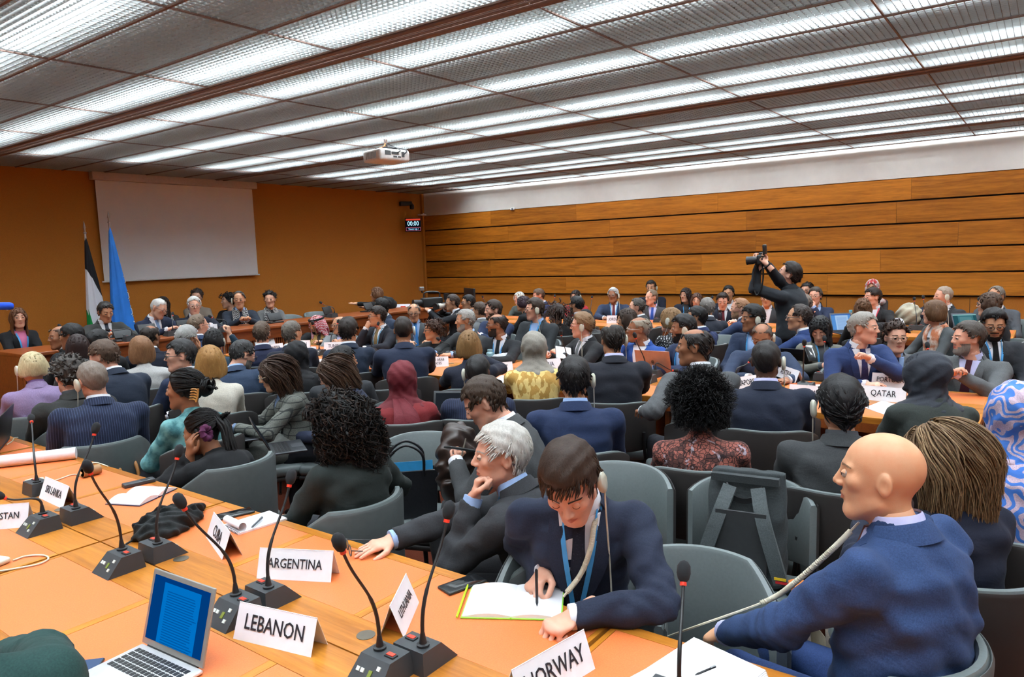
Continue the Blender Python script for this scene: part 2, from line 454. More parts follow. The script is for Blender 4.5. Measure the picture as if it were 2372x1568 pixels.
for x in XLINES:
    Geo().box((x, (YB+YW)/2, ZC-0.003), (0.018, YW-YB, 0.012)).obj('runner_bar', M_FRAME, ceil, smooth=False)
for y in YL[1:]:
    for a, b in zip(XLINES[:-1], XLINES[1:]):
        if (a, b) in VENTS: continue
        Geo().box(((a+b)/2, y, ZC-0.002), (b-a-0.018, 0.011, 0.010)).obj('cross_bar', M_FRAME, ceil, smooth=False)
# ================================================================ figures: distance fields meshed by surface nets
def nets(fn, lo, hi, h):
    """mesh the zero level of fn over a box (naive surface nets)"""
    lo = np.asarray(lo, float); n = np.maximum(3, np.ceil((np.asarray(hi) - lo) / h).astype(int) + 1)
    ax = [lo[i] + h * np.arange(n[i]) for i in range(3)]
    B = 4; nc = -(-n // B)
    cx = [lo[i] + h * (B * np.arange(nc[i]) + (B - 1) / 2) for i in range(3)]
    fc = fn(np.stack(np.meshgrid(*cx, indexing='ij'), -1).reshape(-1, 3)).reshape(nc)
    near = np.abs(fc) < h * B * 1.35
    up = lambda a: np.repeat(np.repeat(np.repeat(a, B, 0), B, 1), B, 2)[:n[0], :n[1], :n[2]]
    f = up(np.where(fc < 0, -1.0, 1.0)); mk = up(near); X = np.argwhere(mk)
    f[mk] = fn(lo + h * X)
    s = f < 0
    c = np.zeros(n - 1, int)
    for dx in (0, 1):
        for dy in (0, 1):
            for dz in (0, 1): c += s[dx:n[0]-1+dx, dy:n[1]-1+dy, dz:n[2]-1+dz]
    act = (c > 0) & (c < 8); I = np.argwhere(act); ids = -np.ones(n - 1, int); ids[act] = np.arange(len(I))
    cor = np.array([(a, b, d) for a in (0, 1) for b in (0, 1) for d in (0, 1)])
    val = np.stack([f[I[:, 0]+k[0], I[:, 1]+k[1], I[:, 2]+k[2]] for k in cor], 1)
    acc = np.zeros((len(I), 3)); cnt = np.zeros(len(I))
    for a in range(8):
        for b in range(a + 1, 8):
            if np.abs(cor[a] - cor[b]).sum() != 1: continue
            va, vb = val[:, a], val[:, b]; m = (va < 0) != (vb < 0)
            t = np.where(m, va / np.where(m, va - vb, 1), 0)[:, None]
            acc += np.where(m[:, None], cor[a] + t * (cor[b] - cor[a]), 0); cnt += m
    V = lo + h * (I + acc / cnt[:, None])
    Q = []
    for d in range(3):
        e1, e2 = [(1, 2), (2, 0), (0, 1)][d]
        sl = [slice(None)] * 3; sl2 = [slice(None)] * 3
        sl[d] = slice(0, n[d]-1); sl2[d] = slice(1, n[d])
        a, b = s[tuple(sl)], s[tuple(sl2)]; X = np.argwhere(a != b)
        X = X[(X[:, e1] > 0) & (X[:, e2] > 0) & (X[:, e1] < n[e1]-1) & (X[:, e2] < n[e2]-1)]
        o1 = np.zeros(3, int); o1[e1] = 1; o2 = np.zeros(3, int); o2[e2] = 1
        q = np.stack([ids[tuple((X - k).T)] for k in (o1 * 0, o1, o1 + o2, o2)], 1)
        fl = a[tuple(X.T)]
        q[~fl] = q[~fl][:, ::-1]
        Q.append(q)
    return V, np.vstack(Q)[:, ::-1] * 1
def smin(a, b, k):
    h = np.clip(0.5 + 0.5 * (b - a) / k, 0, 1); return b + (a - b) * h - k * h * (1 - h)
def smax(a, b, k): return -smin(-a, -b, k)
def s_cap(p, a, b, ra, rb=None):
    a = np.asarray(a, float); b = np.asarray(b, float); rb = ra if rb is None else rb
    d = b - a; t = np.clip((p - a) @ d / (d @ d + 1e-12), 0, 1)
    return np.linalg.norm(p - a - t[:, None] * d, axis=1) - (ra + (rb - ra) * t)
def s_ell(p, c, r):
    q = (p - np.asarray(c)) / np.asarray(r); k0 = np.linalg.norm(q, axis=1); k1 = np.linalg.norm(q / np.asarray(r), axis=1)
    return k0 * (k0 - 1) / (k1 + 1e-9)

# ---- head in its own space: y to the face, z up, chin -0.118, crown 0.118
def f_head(p):
    q = p.copy(); q[:, 0] = np.abs(q[:, 0])
    d = s_ell(q, (0, -0.014, 0.030), (0.0745, 0.098, 0.088))
    d = smin(d, s_ell(q, (0, 0.024, -0.036), (0.056, 0.062, 0.078)), 0.03)
    d = smin(d, s_cap(q, (0, 0.066, -0.094), (0.012, 0.062, -0.094), 0.020), 0.022)
    d = smin(d, s_cap(q, (0.05, 0.0, -0.058), (0.022, 0.055, -0.09), 0.016), 0.022)
    d = smin(d, s_ell(q, (0.042, 0.058, -0.006), (0.02, 0.018, 0.018)), 0.022)
    d = smin(d, s_cap(q, (0.0, 0.079, 0.031), (0.040, 0.066, 0.030), 0.0095), 0.012)
    d = smax(d, -s_ell(q, (0.031, 0.099, 0.011), (0.019, 0.016, 0.0125)), 0.010)
    d = smin(d, s_cap(q, (0, 0.083, 0.022), (0, 0.1015, -0.0165), 0.0068, 0.0105), 0.011)
    d = smin(d, s_ell(q, (0.0125, 0.0925, -0.021), (0.0088, 0.010, 0.0072)), 0.006)
    d = smax(d, -s_cap(q, (0, 0.099, -0.052), (0.025, 0.085, -0.054), 0.0022), 0.005)
    d = smin(d, s_cap(q, (0, 0.087, -0.0465), (0.019, 0.079, -0.0495), 0.0048, 0.003), 0.005)
    d = smin(d, s_cap(q, (0, 0.086, -0.0605), (0.016, 0.079, -0.058), 0.0056, 0.003), 0.005)
    e = s_ell(q @ np.array([[0.94, 0.34, 0], [-0.34, 0.94, 0], [0, 0, 1]]).T, (0.0665, -0.040, 0.0), (0.0085, 0.019, 0.031))
    e = smax(e, -s_ell(q, (0.0875, -0.009, 0.001), (0.0085, 0.0115, 0.019)), 0.002)
    d = smin(d, e, 0.006)
    d = smin(d, s_cap(q, (0, -0.025, -0.05), (0, -0.040, -0.150), 0.050, 0.054), 0.025)
    return d
HEADS = {}
_GL, _GH = np.array([-0.21, -0.23, -0.25]), 0.006
_gn = (72, 78, 74)
_gx = np.stack(np.meshgrid(*[_GL[i] + _GH * np.arange(_gn[i]) for i in range(3)], indexing='ij'), -1)
_gf = f_head(_gx.reshape(-1, 3)).reshape(_gn)
_gg = np.stack(np.gradient(_gf, _GH), -1); _gg /= np.linalg.norm(_gg, axis=-1)[..., None] + 1e-9
def head_look(p):
    q = np.clip((p - _GL) / _GH, 0, np.array(_gn) - 1.001); i = q.astype(int); t = q - i; out = 0; og = 0
    for a in (0, 1):
        for b in (0, 1):
            for c in (0, 1):
                w = (t[:, 0] if a else 1 - t[:, 0]) * (t[:, 1] if b else 1 - t[:, 1]) * (t[:, 2] if c else 1 - t[:, 2])
                I = (i[:, 0] + a, i[:, 1] + b, i[:, 2] + c); out = out + w * _gf[I]; og = og + w[:, None] * _gg[I]
    return out + np.linalg.norm(p - (_GL + _GH * np.clip((p - _GL) / _GH, 0, np.array(_gn) - 1.001)), axis=1), og
def hgrad(p): return head_look(p)[1]
def head_mesh(h):
    if h not in HEADS:
        V, F = nets(f_head, (-0.1, -0.125, -0.155), (0.1, 0.13, 0.13), h)
        keep = V[:, 2] > -0.148
        HEADS[h] = (V, F)
    return HEADS[h]
def grad(fn, p, e=0.002):
    g = np.stack([fn(p + np.eye(3)[i] * e) - fn(p - np.eye(3)[i] * e) for i in range(3)], 1)
    return g / (np.linalg.norm(g, axis=1)[:, None] + 1e-9)
PCACHE = {}
def cproject(key, p, off):
    if key not in PCACHE: PCACHE[key] = project(p, off)
    return PCACHE[key]
def project(p, off=0.0, it=4):
    """bring points onto the head surface and lift them by off"""
    for _ in range(it):
        p = p - grad(f_head, p) * (f_head(p) - off)[:, None] * 0.9
    return p
def ang(p):
    """azimuth from the face (0 front, pi back) and elevation round the head centre"""
    r = np.linalg.norm(p - np.array([0, -0.008, 0.012]), axis=1)
    q = p - np.array([0, -0.008, 0.012])
    return np.arctan2(np.abs(q[:, 0]), q[:, 1]), np.arcsin(np.clip(q[:, 2] / r, -1, 1))
def hairline(az, style):
    """lowest elevation that carries hair at each azimuth"""
    a = np.degrees(az)
    if style == 'bald': return np.full_like(a, 200.0)
    x = [0, 35, 52, 62, 78, 92, 110, 140, 180]
    y = [42, 40, 34, 8, 4, 2, -22, -40, -44]
    if style == 'recede': y = [62, 56, 36, 12, 4, 2, -22, -40, -44]
    if style == 'woman': y = [38, 34, 22, 0, -14, -20, -34, -46, -50]
    return np.interp(a, x, y)
def hair_shell(h, style, thick, top=1.0, rnd=None, rough=0.004, balding=False, fringe=0.0):
    V, F = head_mesh(h)
    az, el = ang(V); eld = np.degrees(el)
    m = (eld - hairline(az, style))
    if fringe: m = np.where(np.degrees(az) < 55, eld - (42 - fringe), m)
    if balding:
        m = np.minimum(m, np.where(np.degrees(az) < 150, 46 + 14*np.sin(az) - eld, 66 - eld))
    ear = (np.abs(V[:, 0]) > 0.0735) & (np.abs(V[:, 1] + 0.012) < 0.03) & (np.abs(V[:, 2]) < 0.036) & (style != 'woman')
    m = np.where(ear, -5, m)
    m = np.where((V[:, 2] < -0.11), -5, m)
    k = m > 0
    w = np.clip(m / 16.0, 0, 1) ** 0.7
    t = thick * w * (0.75 + 0.45 * top * np.clip((eld) / 80, 0, 1))
    ph = rnd.uniform(0, 6.28, 6)
    nz = np.sin(V @ np.array([70, 40, 25]) + ph[0]) * np.sin(V @ np.array([-30, 80, 45]) + ph[1]) + 0.6*np.sin(V @ np.array([160, -90, 110]) + ph[2])
    N = hgrad(V)
    P = V + N * (t + rough * nz * w * 0.6 + 0.0012)[:, None]
    keepf = k[F].all(1); F2 = F[keepf]; used = np.unique(F2); mp = -np.ones(len(V), int); mp[used] = np.arange(len(used))
    return P[used], mp[F2]
def locks(root, steps, ds, flow, push=0.010, rad=0.004, taper=True, wave=0.0, curl=0.0, freq=60.0, rnd=None, sides=3, grav=0.0, keep_off=None):
    """hair locks: grow from roots along a flow field, kept off the head, then tubed"""
    n = len(root); P = [root.copy()]; p = root.copy(); d = flow(p, 0)
    for k in range(steps):
        f = flow(p, k); d = d * 0.45 + f * 0.55; d[:, 2] -= grav; d /= np.linalg.norm(d, axis=1)[:, None] + 1e-9
        p = p + d * ds
        sd, g = head_look(p); need = np.maximum(0, push - sd); p = p + g * need[:, None]
        if keep_off is not None: p = keep_off(p)
        P.append(p.copy())
    P = np.stack(P, 1); K = steps + 1                       # n,K,3
    T = np.gradient(P, axis=1); T /= np.linalg.norm(T, axis=2)[..., None] + 1e-9
    up = np.array([0.31, 0.2, 0.93]); N = np.cross(T, up); N /= np.linalg.norm(N, axis=2)[..., None] + 1e-9; B = np.cross(T, N)
    ph = rnd.uniform(0, 6.28, n)[:, None]; s = np.arange(K)[None, :] * ds * freq
    env = np.minimum(1, np.arange(K) / (0.25 * K))[None, :]
    if wave: P = P + N * (wave * np.sin(s + ph) * env)[..., None]
    if curl: P = P + N * (curl * np.sin(s + ph) * env)[..., None] + B * (curl * np.cos(s + ph) * env)[..., None]
    r = rad * rnd.uniform(0.7, 1.25, n)[:, None] * (np.interp(np.linspace(0, 1, K), [0, 0.15, 0.7, 1], [0.5, 1, 1, 0.25])[None, :] if taper else np.ones((1, K)))
    a = np.arange(sides) * 2 * math.pi / sides
    R = P[:, :, None] + r[..., None, None] * (np.cos(a)[:, None] * N[:, :, None] + np.sin(a)[:, None] * B[:, :, None])
    V = R.reshape(-1, 3); i = np.arange(n)[:, None, None] * K * sides + np.arange(K-1)[None, :, None] * sides; j = np.arange(sides)[None, None, :]; j2 = (j + 1) % sides
    F = np.stack([i + j, i + j2, i + sides + j2, i + sides + j], -1).reshape(-1, 4)
    lk = np.repeat(rnd.uniform(0.05, 1, n), K * sides)
    return V, F, lk
def scalp_points(n, style, rnd, balding=False, fringe=0.0, min_el=-90):
    """random points of the hairy scalp"""
    out = []; c = 0
    while c < n:
        d = rnd.normal(size=(n * 3, 3)); d /= np.linalg.norm(d, axis=1)[:, None]
        p = np.array([0, -0.012, 0.02]) + d * np.array([0.078, 0.1, 0.092])
        az, el = ang(p); e = np.degrees(el); m = e - hairline(az, style) > 4
        if fringe: m = np.where(np.degrees(az) < 50, e > 46 - fringe, m)
        if balding: m &= e < 48 + 14*np.sin(az)
        m &= e > min_el
        m &= ~((np.abs(p[:, 0]) > 0.072) & (np.abs(p[:, 1] + 0.012) < 0.028) & (p[:, 2] < 0.036) & (p[:, 2] > -0.04))
        out.append(p[m]); c += m.sum()
    p = np.vstack(out)[:n]
    for _ in range(2):
        d, g = head_look(p); p = p - g * (d - 0.003)[:, None] * 0.9
    return p
CROWN = np.array([0, -0.062, 0.108])
def flow_from(c, bias=(0, 0, 0), swirl=0.0):
    c = np.asarray(c, float); bias = np.asarray(bias, float)
    def f(p, k):
        v = p - c; g = hgrad(p); v = v / (np.linalg.norm(v, axis=1)[:, None] + 1e-6) + bias
        if swirl: v = v + swirl * np.cross(g, v)
        v = v - g * (v * g).sum(1)[:, None]; return v / (np.linalg.norm(v, axis=1)[:, None] + 1e-9)
    return f
def hair_body(L, full, fo, h, side):
    key = ('hb', round(L, 3), round(full, 3), round(fo, 3), h, side)
    if key in HEADS: return HEADS[key]
    zc, hz_ = -0.02 - L / 2, 0.085 + L / 2
    def f(p):
        d = f_head(p) - 0.010 - full * 0.25
        q = p.copy()
        cur = s_ell(q, (0, -0.030, zc), (0.088 + full * 0.6, 0.078 + full * 0.4, hz_))
        d = smin(d, cur, 0.03)
        d = smax(d, q[:, 2] * -1 - (0.045 + L) + 0.006 * np.sin(q[:, 0] * 90), 0.012)
        az_ = np.arctan2(q[:, 0], q[:, 1] + 0.02)
        d = d - 0.0016 * np.sin(az_ * 34 + 3 * np.sin(q[:, 2] * 22)) - 0.0022 * np.sin(az_ * 13 + q[:, 2] * 14)
        w = 0.056 + 0.006 * np.clip(-q[:, 2] / 0.1, 0, 1)
        face = np.maximum(np.abs(q[:, 0]) - w * np.sqrt(np.clip(1 - ((q[:, 2] - 0.0) / 0.062)**2, 0.02, 1)) * (q[:, 2] > 0) - w * (q[:, 2] <= 0), -(q[:, 1] - fo + 0.02 + 0.075 * np.clip((-0.085 - q[:, 2]) / 0.05, 0, 1)))
        d = smax(d, -np.maximum(face, q[:, 2] - 0.064), 0.012)
        return smax(d, -(f_head(p) - 0.002), 0.003)
    HEADS[key] = nets(f, (-0.16, -0.17, -0.09 - L), (0.16, 0.14, 0.16), h); return HEADS[key]
def build_hair(sp, lod, rnd):
    """returns list of (geo, partname) in head space"""
    st = sp.get('hair', 'short'); h = (0.005, 0.0082, 0.0105, 0.0125)[lod]; g = Geo(); N = (0.9, 0.25, 0.11, 0.06)[lod]; DS = (1.3, 1.8, 2.4, 3.0)[lod]
    R = (0.8, 1.7, 2.3, 2.9)[lod]
    if st == 'bald': return None
    if st in ('short', 'crew', 'recede', 'wavy', 'quiff', 'side'):
        th = {'short': 0.016, 'crew': 0.007, 'recede': 0.012, 'wavy': 0.026, 'quiff': 0.024, 'side': 0.020}[st]
        sty = 'recede' if st == 'recede' else 'man'; fr = sp.get('fringe', 0)
        V, F = hair_shell(h, sty, th, 1.2, rnd, 0.004, fringe=fr); g.add(V, F, 0, np.full(len(V), 0.35))
        if st != 'crew':
            n = int(1000 * N); root = scalp_points(n, sty, rnd, fringe=fr)
            b = {'quiff': (0, 0.5, 0.5), 'side': (0.30, 0.12, -0.1), 'wavy': (0, -0.5, 0)}.get(st, (0, 0.25, 0))
            fl = flow_from(CROWN if st != 'wavy' else (0, 0.06, 0.11), b)
            V, F, lk = locks(root, 5 if lod < 2 else 3, (0.0072 if st != 'wavy' else 0.012) * (1 if lod < 2 else 1.5), fl, th * 0.75, 0.0034 * R, rnd=rnd, wave=0.003 if st != 'wavy' else 0.006, freq=90)
            g.add(V, F, 0, lk)
    elif st == 'balding':
        V, F = hair_shell(h, 'man', 0.011, 0.6, rnd, 0.003, balding=True); g.add(V, F, 0, np.full(len(V), 0.35))
        root = scalp_points(int(330 * N), 'man', rnd, balding=True)
        V, F, lk = locks(root, 5 if lod < 2 else 3, 0.008 if lod < 2 else 0.012, flow_from((0, 0.03, 0.12), (0, -0.4, -0.4)), 0.009, 0.0036 * R, rnd=rnd, wave=0.002); g.add(V, F, 0, lk)
    elif st in ('bob', 'long', 'straight', 'up', 'pony'):
        L = sp.get('len', {'bob': 0.10, 'long': 0.30, 'straight': 0.30, 'up': 0.0, 'pony': 0.0}[st]); th = sp.get('thick', {'bob': 0.024, 'up': 0.018, 'pony': 0.014}.get(st, 0.015 if lod else 0.019))
        if st in ('up', 'pony'): V, F = hair_shell(h, 'woman', th * 0.85, 1.0, rnd, 0.004)
        else: V, F = hair_body(max(0.0, L), th, sp.get('face_open', 0.040), (0.0062, 0.0085, 0.0105, 0.0125)[lod], 0)
        g.add(V, F, 0, np.full(len(V), 0.4))
        n = int(1800 * ((0.75, 0.27, 0.15, 0.10) if st in ('up', 'pony') else (0.62, 0.18, 0.02, 0.02))[lod]); RL = (0.9, 1.1, 1.85, 2.2)[lod]; root = scalp_points(n, 'woman', rnd, min_el=-20 if L else -45)
        part = np.array([sp.get('part', 0.02), 0.05, 0.115]); wv = sp.get('wave', 0.004)
        if st in ('up', 'pony'):
            knot = np.array([0, -0.115, 0.02 if st == 'up' else 0.045])
            def fl(p, k):
                v = knot - p; gg = hgrad(p); v = v - gg * (v * gg).sum(1)[:, None]; return v / (np.linalg.norm(v, axis=1)[:, None] + 1e-9)
            V, F, lk = locks(root, 8 if lod < 2 else 5, 0.016 if lod < 2 else 0.025, fl, th * 0.7, 0.0040 * R, rnd=rnd, wave=0.002); g.add(V, F, 0, lk)
            if st == 'up':
                m = int(160 * N) + 40; u = rnd.uniform(0, 6.28, m); a0 = rnd.uniform(0, 6.28, m)
                root2 = knot + np.array([0, -0.025, 0]) + np.stack([np.cos(u) * 0.03, rnd.uniform(-0.02, 0.02, m), np.sin(u) * 0.035], 1)
                fl2 = lambda p, k: np.stack([-(p[:, 2] - knot[2]), rnd.normal(size=len(p)) * 0.008, p[:, 0]], 1) / 0.04
                V, F, lk = locks(root2, 7, 0.014, fl2, 0.0, 0.008, rnd=rnd); g.add(V, F, 0, lk)
            else:
                m = int(240 * N) + 60; root2 = knot + rnd.normal(size=(m, 3)) * np.array([0.016, 0.008, 0.014]) + np.array([0, -0.012, 0])
                kl = sp.get('len', 0.26) or 0.26
                fl2 = lambda p, k: np.array([0, -0.35, -1.0]) * np.ones((len(p), 1)) + rnd.normal(size=p.shape) * 0.10 if k < 3 else np.array([0, 0.05, -1.0]) * np.ones((len(p), 1)) + rnd.normal(size=p.shape) * 0.06
                V, F, lk = locks(root2, 12, kl / 12, fl2, 0.008, 0.006 * min(R, 1.4), rnd=rnd, wave=wv, freq=30); g.add(V, F, 0, lk)
        else:
            steps = int((9 + int(L / 0.02)) / DS); face = sp.get('face_open', 0.052)
            def fl(p, k):
                v = p - part; gg = hgrad(p); v = v / (np.linalg.norm(v, axis=1)[:, None] + 1e-6); v[:, 2] -= 0.5; v[:, 1] -= 0.35
                out = v - gg * np.minimum(0, (v * gg).sum(1))[:, None] if False else v - gg * (v * gg).sum(1)[:, None]
                low = np.clip((0.03 - p[:, 2]) / 0.05, 0, 1)[:, None]
                out = out * (1 - low) + np.array([0, -0.06, -1.0]) * low
                return out / (np.linalg.norm(out, axis=1)[:, None] + 1e-9)
            zend = -0.03 - L
            def off(p):
                side = p[:, 1] > face - 0.012                   # keep the face free
                m = side & (p[:, 2] < 0.06)
                p[:, 1] = np.where(m, np.minimum(p[:, 1], face), p[:, 1])
                r = np.hypot(p[:, 0], p[:, 1] + 0.03); below = p[:, 2] < -0.05
                tgt = 0.082 + 0.010 * np.clip((-0.05 - p[:, 2]) / 0.25, 0, 1)
                sc = np.where(below & (r < tgt), tgt / (r + 1e-6), 1.0)
                p[:, 0] *= sc; p[:, 1] = (p[:, 1] + 0.03) * sc - 0.03
                p[:, 2] = np.maximum(p[:, 2], zend + 0.03 * np.sin(p[:, 0] * 60)); return p
            if lod < 2:
                V, F, lk = locks(root, steps, 0.0165 * DS, fl, th * 0.9, (0.0036 if lod == 0 else 0.0034) * RL, rnd=rnd, wave=wv, freq=28, keep_off=off); g.add(V, F, 0, lk)
    elif st in ('curly', 'afro'):
        rad = sp.get('vol', 0.055 if st == 'curly' else 0.075); L = sp.get('len', 0.12 if st == 'curly' else 0.0)
        V, F = hair_shell(h, 'woman', rad * 0.6, 1.0, rnd, 0.012); g.add(V, F, 0, np.full(len(V), 0.3))
        n = int((900 if st == 'curly' else 1500) * (N + 0.02)); root = scalp_points(n, 'woman', rnd, min_el=-25)
        if st == 'curly':
            steps = 14 if lod == 0 else 7
            def fl(p, k):
                gg = hgrad(p); v = gg * max(0.0, 0.9 - 0.12 * k) + np.array([0, -0.15, -0.55 - 0.06 * k]) + rnd.normal(size=p.shape) * 0.25
                return v / (np.linalg.norm(v, axis=1)[:, None] + 1e-9)
            def off(p):
                m = (p[:, 1] > 0.05) & (p[:, 2] < 0.05); p[:, 1] = np.where(m, np.minimum(p[:, 1], 0.06), p[:, 1]); return p
            V, F, lk = locks(root, steps, (rad * 1.2 + L) / steps * 1.2, fl, 0.006, (0.0052 if lod == 0 else 0.0036) * min(R, 1.7), rnd=rnd, curl=0.015, freq=150 if lod == 0 else 90, keep_off=off); g.add(V, F, 0, lk)
        else:
            fl = lambda p, k: hgrad(p) + rnd.normal(size=p.shape) * 0.45 + np.array([0, -0.1, -0.12])
            V, F, lk = locks(root, 9, rad / 6.2, fl, 0.006, 0.0036 * min(R, 1.8), rnd=rnd, curl=0.008, freq=260); g.add(V, F, 0, lk)
    elif st == 'curlshort':
        V, F = hair_shell(h, 'man', 0.020, 1.2, rnd, 0.010); g.add(V, F, 0, np.full(len(V), 0.3))
        root = scalp_points(int(520 * (N + 0.1)), 'man', rnd)
        fl = lambda p, k: hgrad(p) * 0.8 + rnd.normal(size=p.shape) * 0.6
        V, F, lk = locks(root, 5, 0.010, fl, 0.004, 0.0048 * min(R, 1.5), rnd=rnd, curl=0.006, freq=170); g.add(V, F, 0, lk)
    return g if g.V else None
def veil_field(style):
    """cloth wrapped round head and neck, falling on the shoulders (head space)"""
    def f(p):
        d = f_head(p) - 0.017
        d = smin(d, s_ell(p, (0, -0.035, 0.03), (0.093, 0.105, 0.1)), 0.02)
        sp_ = 0.085 if style == 'hijab' else 0.10
        q = p.copy()
        neck = s_cap(q, (0, -0.02, -0.06), (0, -0.03, -0.16), sp_, sp_ + 0.02)
        cape = s_ell(q, (0, -0.03, -0.225), (0.175, 0.135, 0.085))
        d = smin(d, neck, 0.03); d = smin(d, cape, 0.05)
        ax = np.arctan2(q[:, 0], q[:, 1] + 0.03)
        d = d - 0.006 * (0.5 - np.abs(np.sin(ax * 4 + q[:, 2] * 26 + 0.6*np.sin(q[:, 2]*40)))) * np.clip((0.06 - q[:, 2]) / 0.08, 0, 1) - 0.0025 * np.sin(q @ np.array([40, 60, 75.0]) + 2*np.sin(q[:, 0]*30))
        face = s_ell(q, (0, 0.11, -0.012), (0.060, 0.075, 0.088))
        d = smax(d, -face, 0.008)
        inner = f_head(p) - 0.004
        return smax(d, -inner, 0.004)
    return f
def ghutra_field():
    def f(p):
        d = f_head(p) - 0.014
        q = p.copy(); q[:, 0] = np.abs(q[:, 0])
        flap = s_ell(q, (0.088, -0.01, -0.13), (0.026, 0.075, 0.19)) 
        back = s_ell(q, (0, -0.10, -0.13), (0.11, 0.03, 0.19))
        d = smin(smin(d, flap, 0.03), back, 0.04)
        d = d - 0.004 * np.sin(q[:, 1] * 110 + q[:, 2] * 20) * np.clip((0.05 - q[:, 2]) / 0.08, 0, 1)
        d = smax(d, -s_ell(p, (0, 0.12, -0.03), (0.066, 0.085, 0.13)), 0.008)
        return smax(d, -(f_head(p) - 0.004), 0.004)
    return f
VEILS = {}
# ---- hands: wrist at origin, fingers +y, back of hand +z, thumb at -x
def hand_mesh(pose, h):
    key = (pose, h)
    if key in HEADS: return HEADS[key]
    curl = {'flat': 7, 'relax': 26, 'fist': 78, 'hold': 56, 'point': 20}[pose]
    segs = []
    for i, (x, L, y0) in enumerate([(-0.031, 0.073, 0.088), (-0.0105, 0.081, 0.092), (0.0105, 0.075, 0.090), (0.031, 0.058, 0.083)]):
        c = curl * (1 + 0.10 * i) if pose != 'flat' else curl
        p = np.array([x, y0 - 0.012, 0.0]); a = math.radians(c * 0.55); sp = (x / 0.031) * (0.11 if pose == 'flat' else 0.04); r = 0.0093 - 0.0006 * i
        for k, fr in enumerate((0.46, 0.30, 0.24)):
            d = np.array([math.sin(sp), math.cos(sp) * math.cos(a), -math.sin(a)]); q = p + d * L * fr
            segs.append((p, q, r, r * 0.93)); p = q; r *= 0.92; a += math.radians(c * (0.95 if k == 0 else 0.6))
    tc = {'flat': 0.0, 'relax': 0.35, 'fist': 0.95, 'hold': 0.75, 'point': 0.3}[pose]
    t0 = np.array([-0.026, 0.026, -0.006]); t1 = t0 + np.array([-0.028 * (1 - 0.2*tc), 0.028, -0.010 - 0.012 * tc]); t2 = t1 + np.array([-0.010 + 0.022 * tc, 0.030, -0.004 - 0.012 * tc]); t3 = t2 + np.array([-0.002 + 0.020 * tc, 0.022, -0.003])
    segs += [(t0, t1, 0.0145, 0.0115), (t1, t2, 0.0112, 0.0098), (t2, t3, 0.0098, 0.0078)]
    def f(p):
        d = s_ell(p, (0, 0.052, -0.001), (0.043, 0.050, 0.0155))
        d = smin(d, s_cap(p, (-0.029, 0.08, 0.001), (0.029, 0.076, 0.001), 0.0125), 0.012)
        d = smin(d, s_cap(p, (0, -0.075, 0), (0, 0.01, 0), 0.031, 0.0265), 0.018)
        dd = None
        for a, b, ra, rb in segs:
            e = s_cap(p, a, b, ra, rb); dd = e if dd is None else smin(dd, e, 0.0025)
        return smin(d, dd, 0.006)
    HEADS[key] = nets(f, (-0.09, -0.085, -0.10), (0.07, 0.19, 0.04), h); return HEADS[key]
def ik(s, t, l1, l2, hint):
    v = t - s; d = np.linalg.norm(v); dm = min(d, (l1 + l2) * 0.995)
    if d > dm: t = s + v / d * dm; v = t - s; d = dm
    a = (l1*l1 - l2*l2 + d*d) / (2*d); hh = math.sqrt(max(0, l1*l1 - a*a)); u = v / d
    hint = np.asarray(hint, float); hint = hint - u * (hint @ u); hint /= np.linalg.norm(hint) + 1e-9
    return s + u * a + hint * hh, t
def mat3(x, y, z): return np.stack([x, y, z], 1)
def rotz(a): c, s = math.cos(a), math.sin(a); return np.array([[c, -s, 0], [s, c, 0], [0, 0, 1.0]])
def rotx(a): c, s = math.cos(a), math.sin(a); return np.array([[1.0, 0, 0], [0, c, -s], [0, s, c]])
def roty(a): c, s = math.cos(a), math.sin(a); return np.array([[c, 0, s], [0, 1.0, 0], [-s, 0, c]])
ARMS = {  # hand x (mirrored), y, z, elbow hint (x out, y, z), hand pose
    'lap':   (0.10, 0.36, 0.64, (0.7, -0.5, -0.6), 'relax'),
    'knee':  (0.13, 0.42, 0.63, (0.7, -0.5, -0.6), 'relax'),
    'table': (0.13, 0.46, 0.785, (0.9, -0.2, -0.5), 'relax'),
    'flat':  (0.16, 0.50, 0.775, (0.9, -0.2, -0.5), 'flat'),
    'clasp': (0.03, 0.45, 0.80, (0.9, -0.1, -0.6), 'fist'),
    'clap':  (0.03, 0.45, 0.80, (0.9, -0.1, -0.6), 'fist'),
    'cross': (-0.10, 0.20, 0.86, (0.9, 0.1, -0.4), 'relax'),
    'phone': (0.06, 0.34, 0.84, (0.7, -0.2, -0.7), 'hold'),
    'type':  (0.09, 0.42, 0.80, (0.8, -0.3, -0.5), 'relax'),
    'side':  (0.27, 0.05, 0.62, (0.6, -0.8, 0.0), 'relax'),
    'hang':  (0.27, 0.02, 0.80, (0.6, -0.8, 0.0), 'relax'),
}
HAT = {'hijab', 'ghutra'}
PEOPLE = []
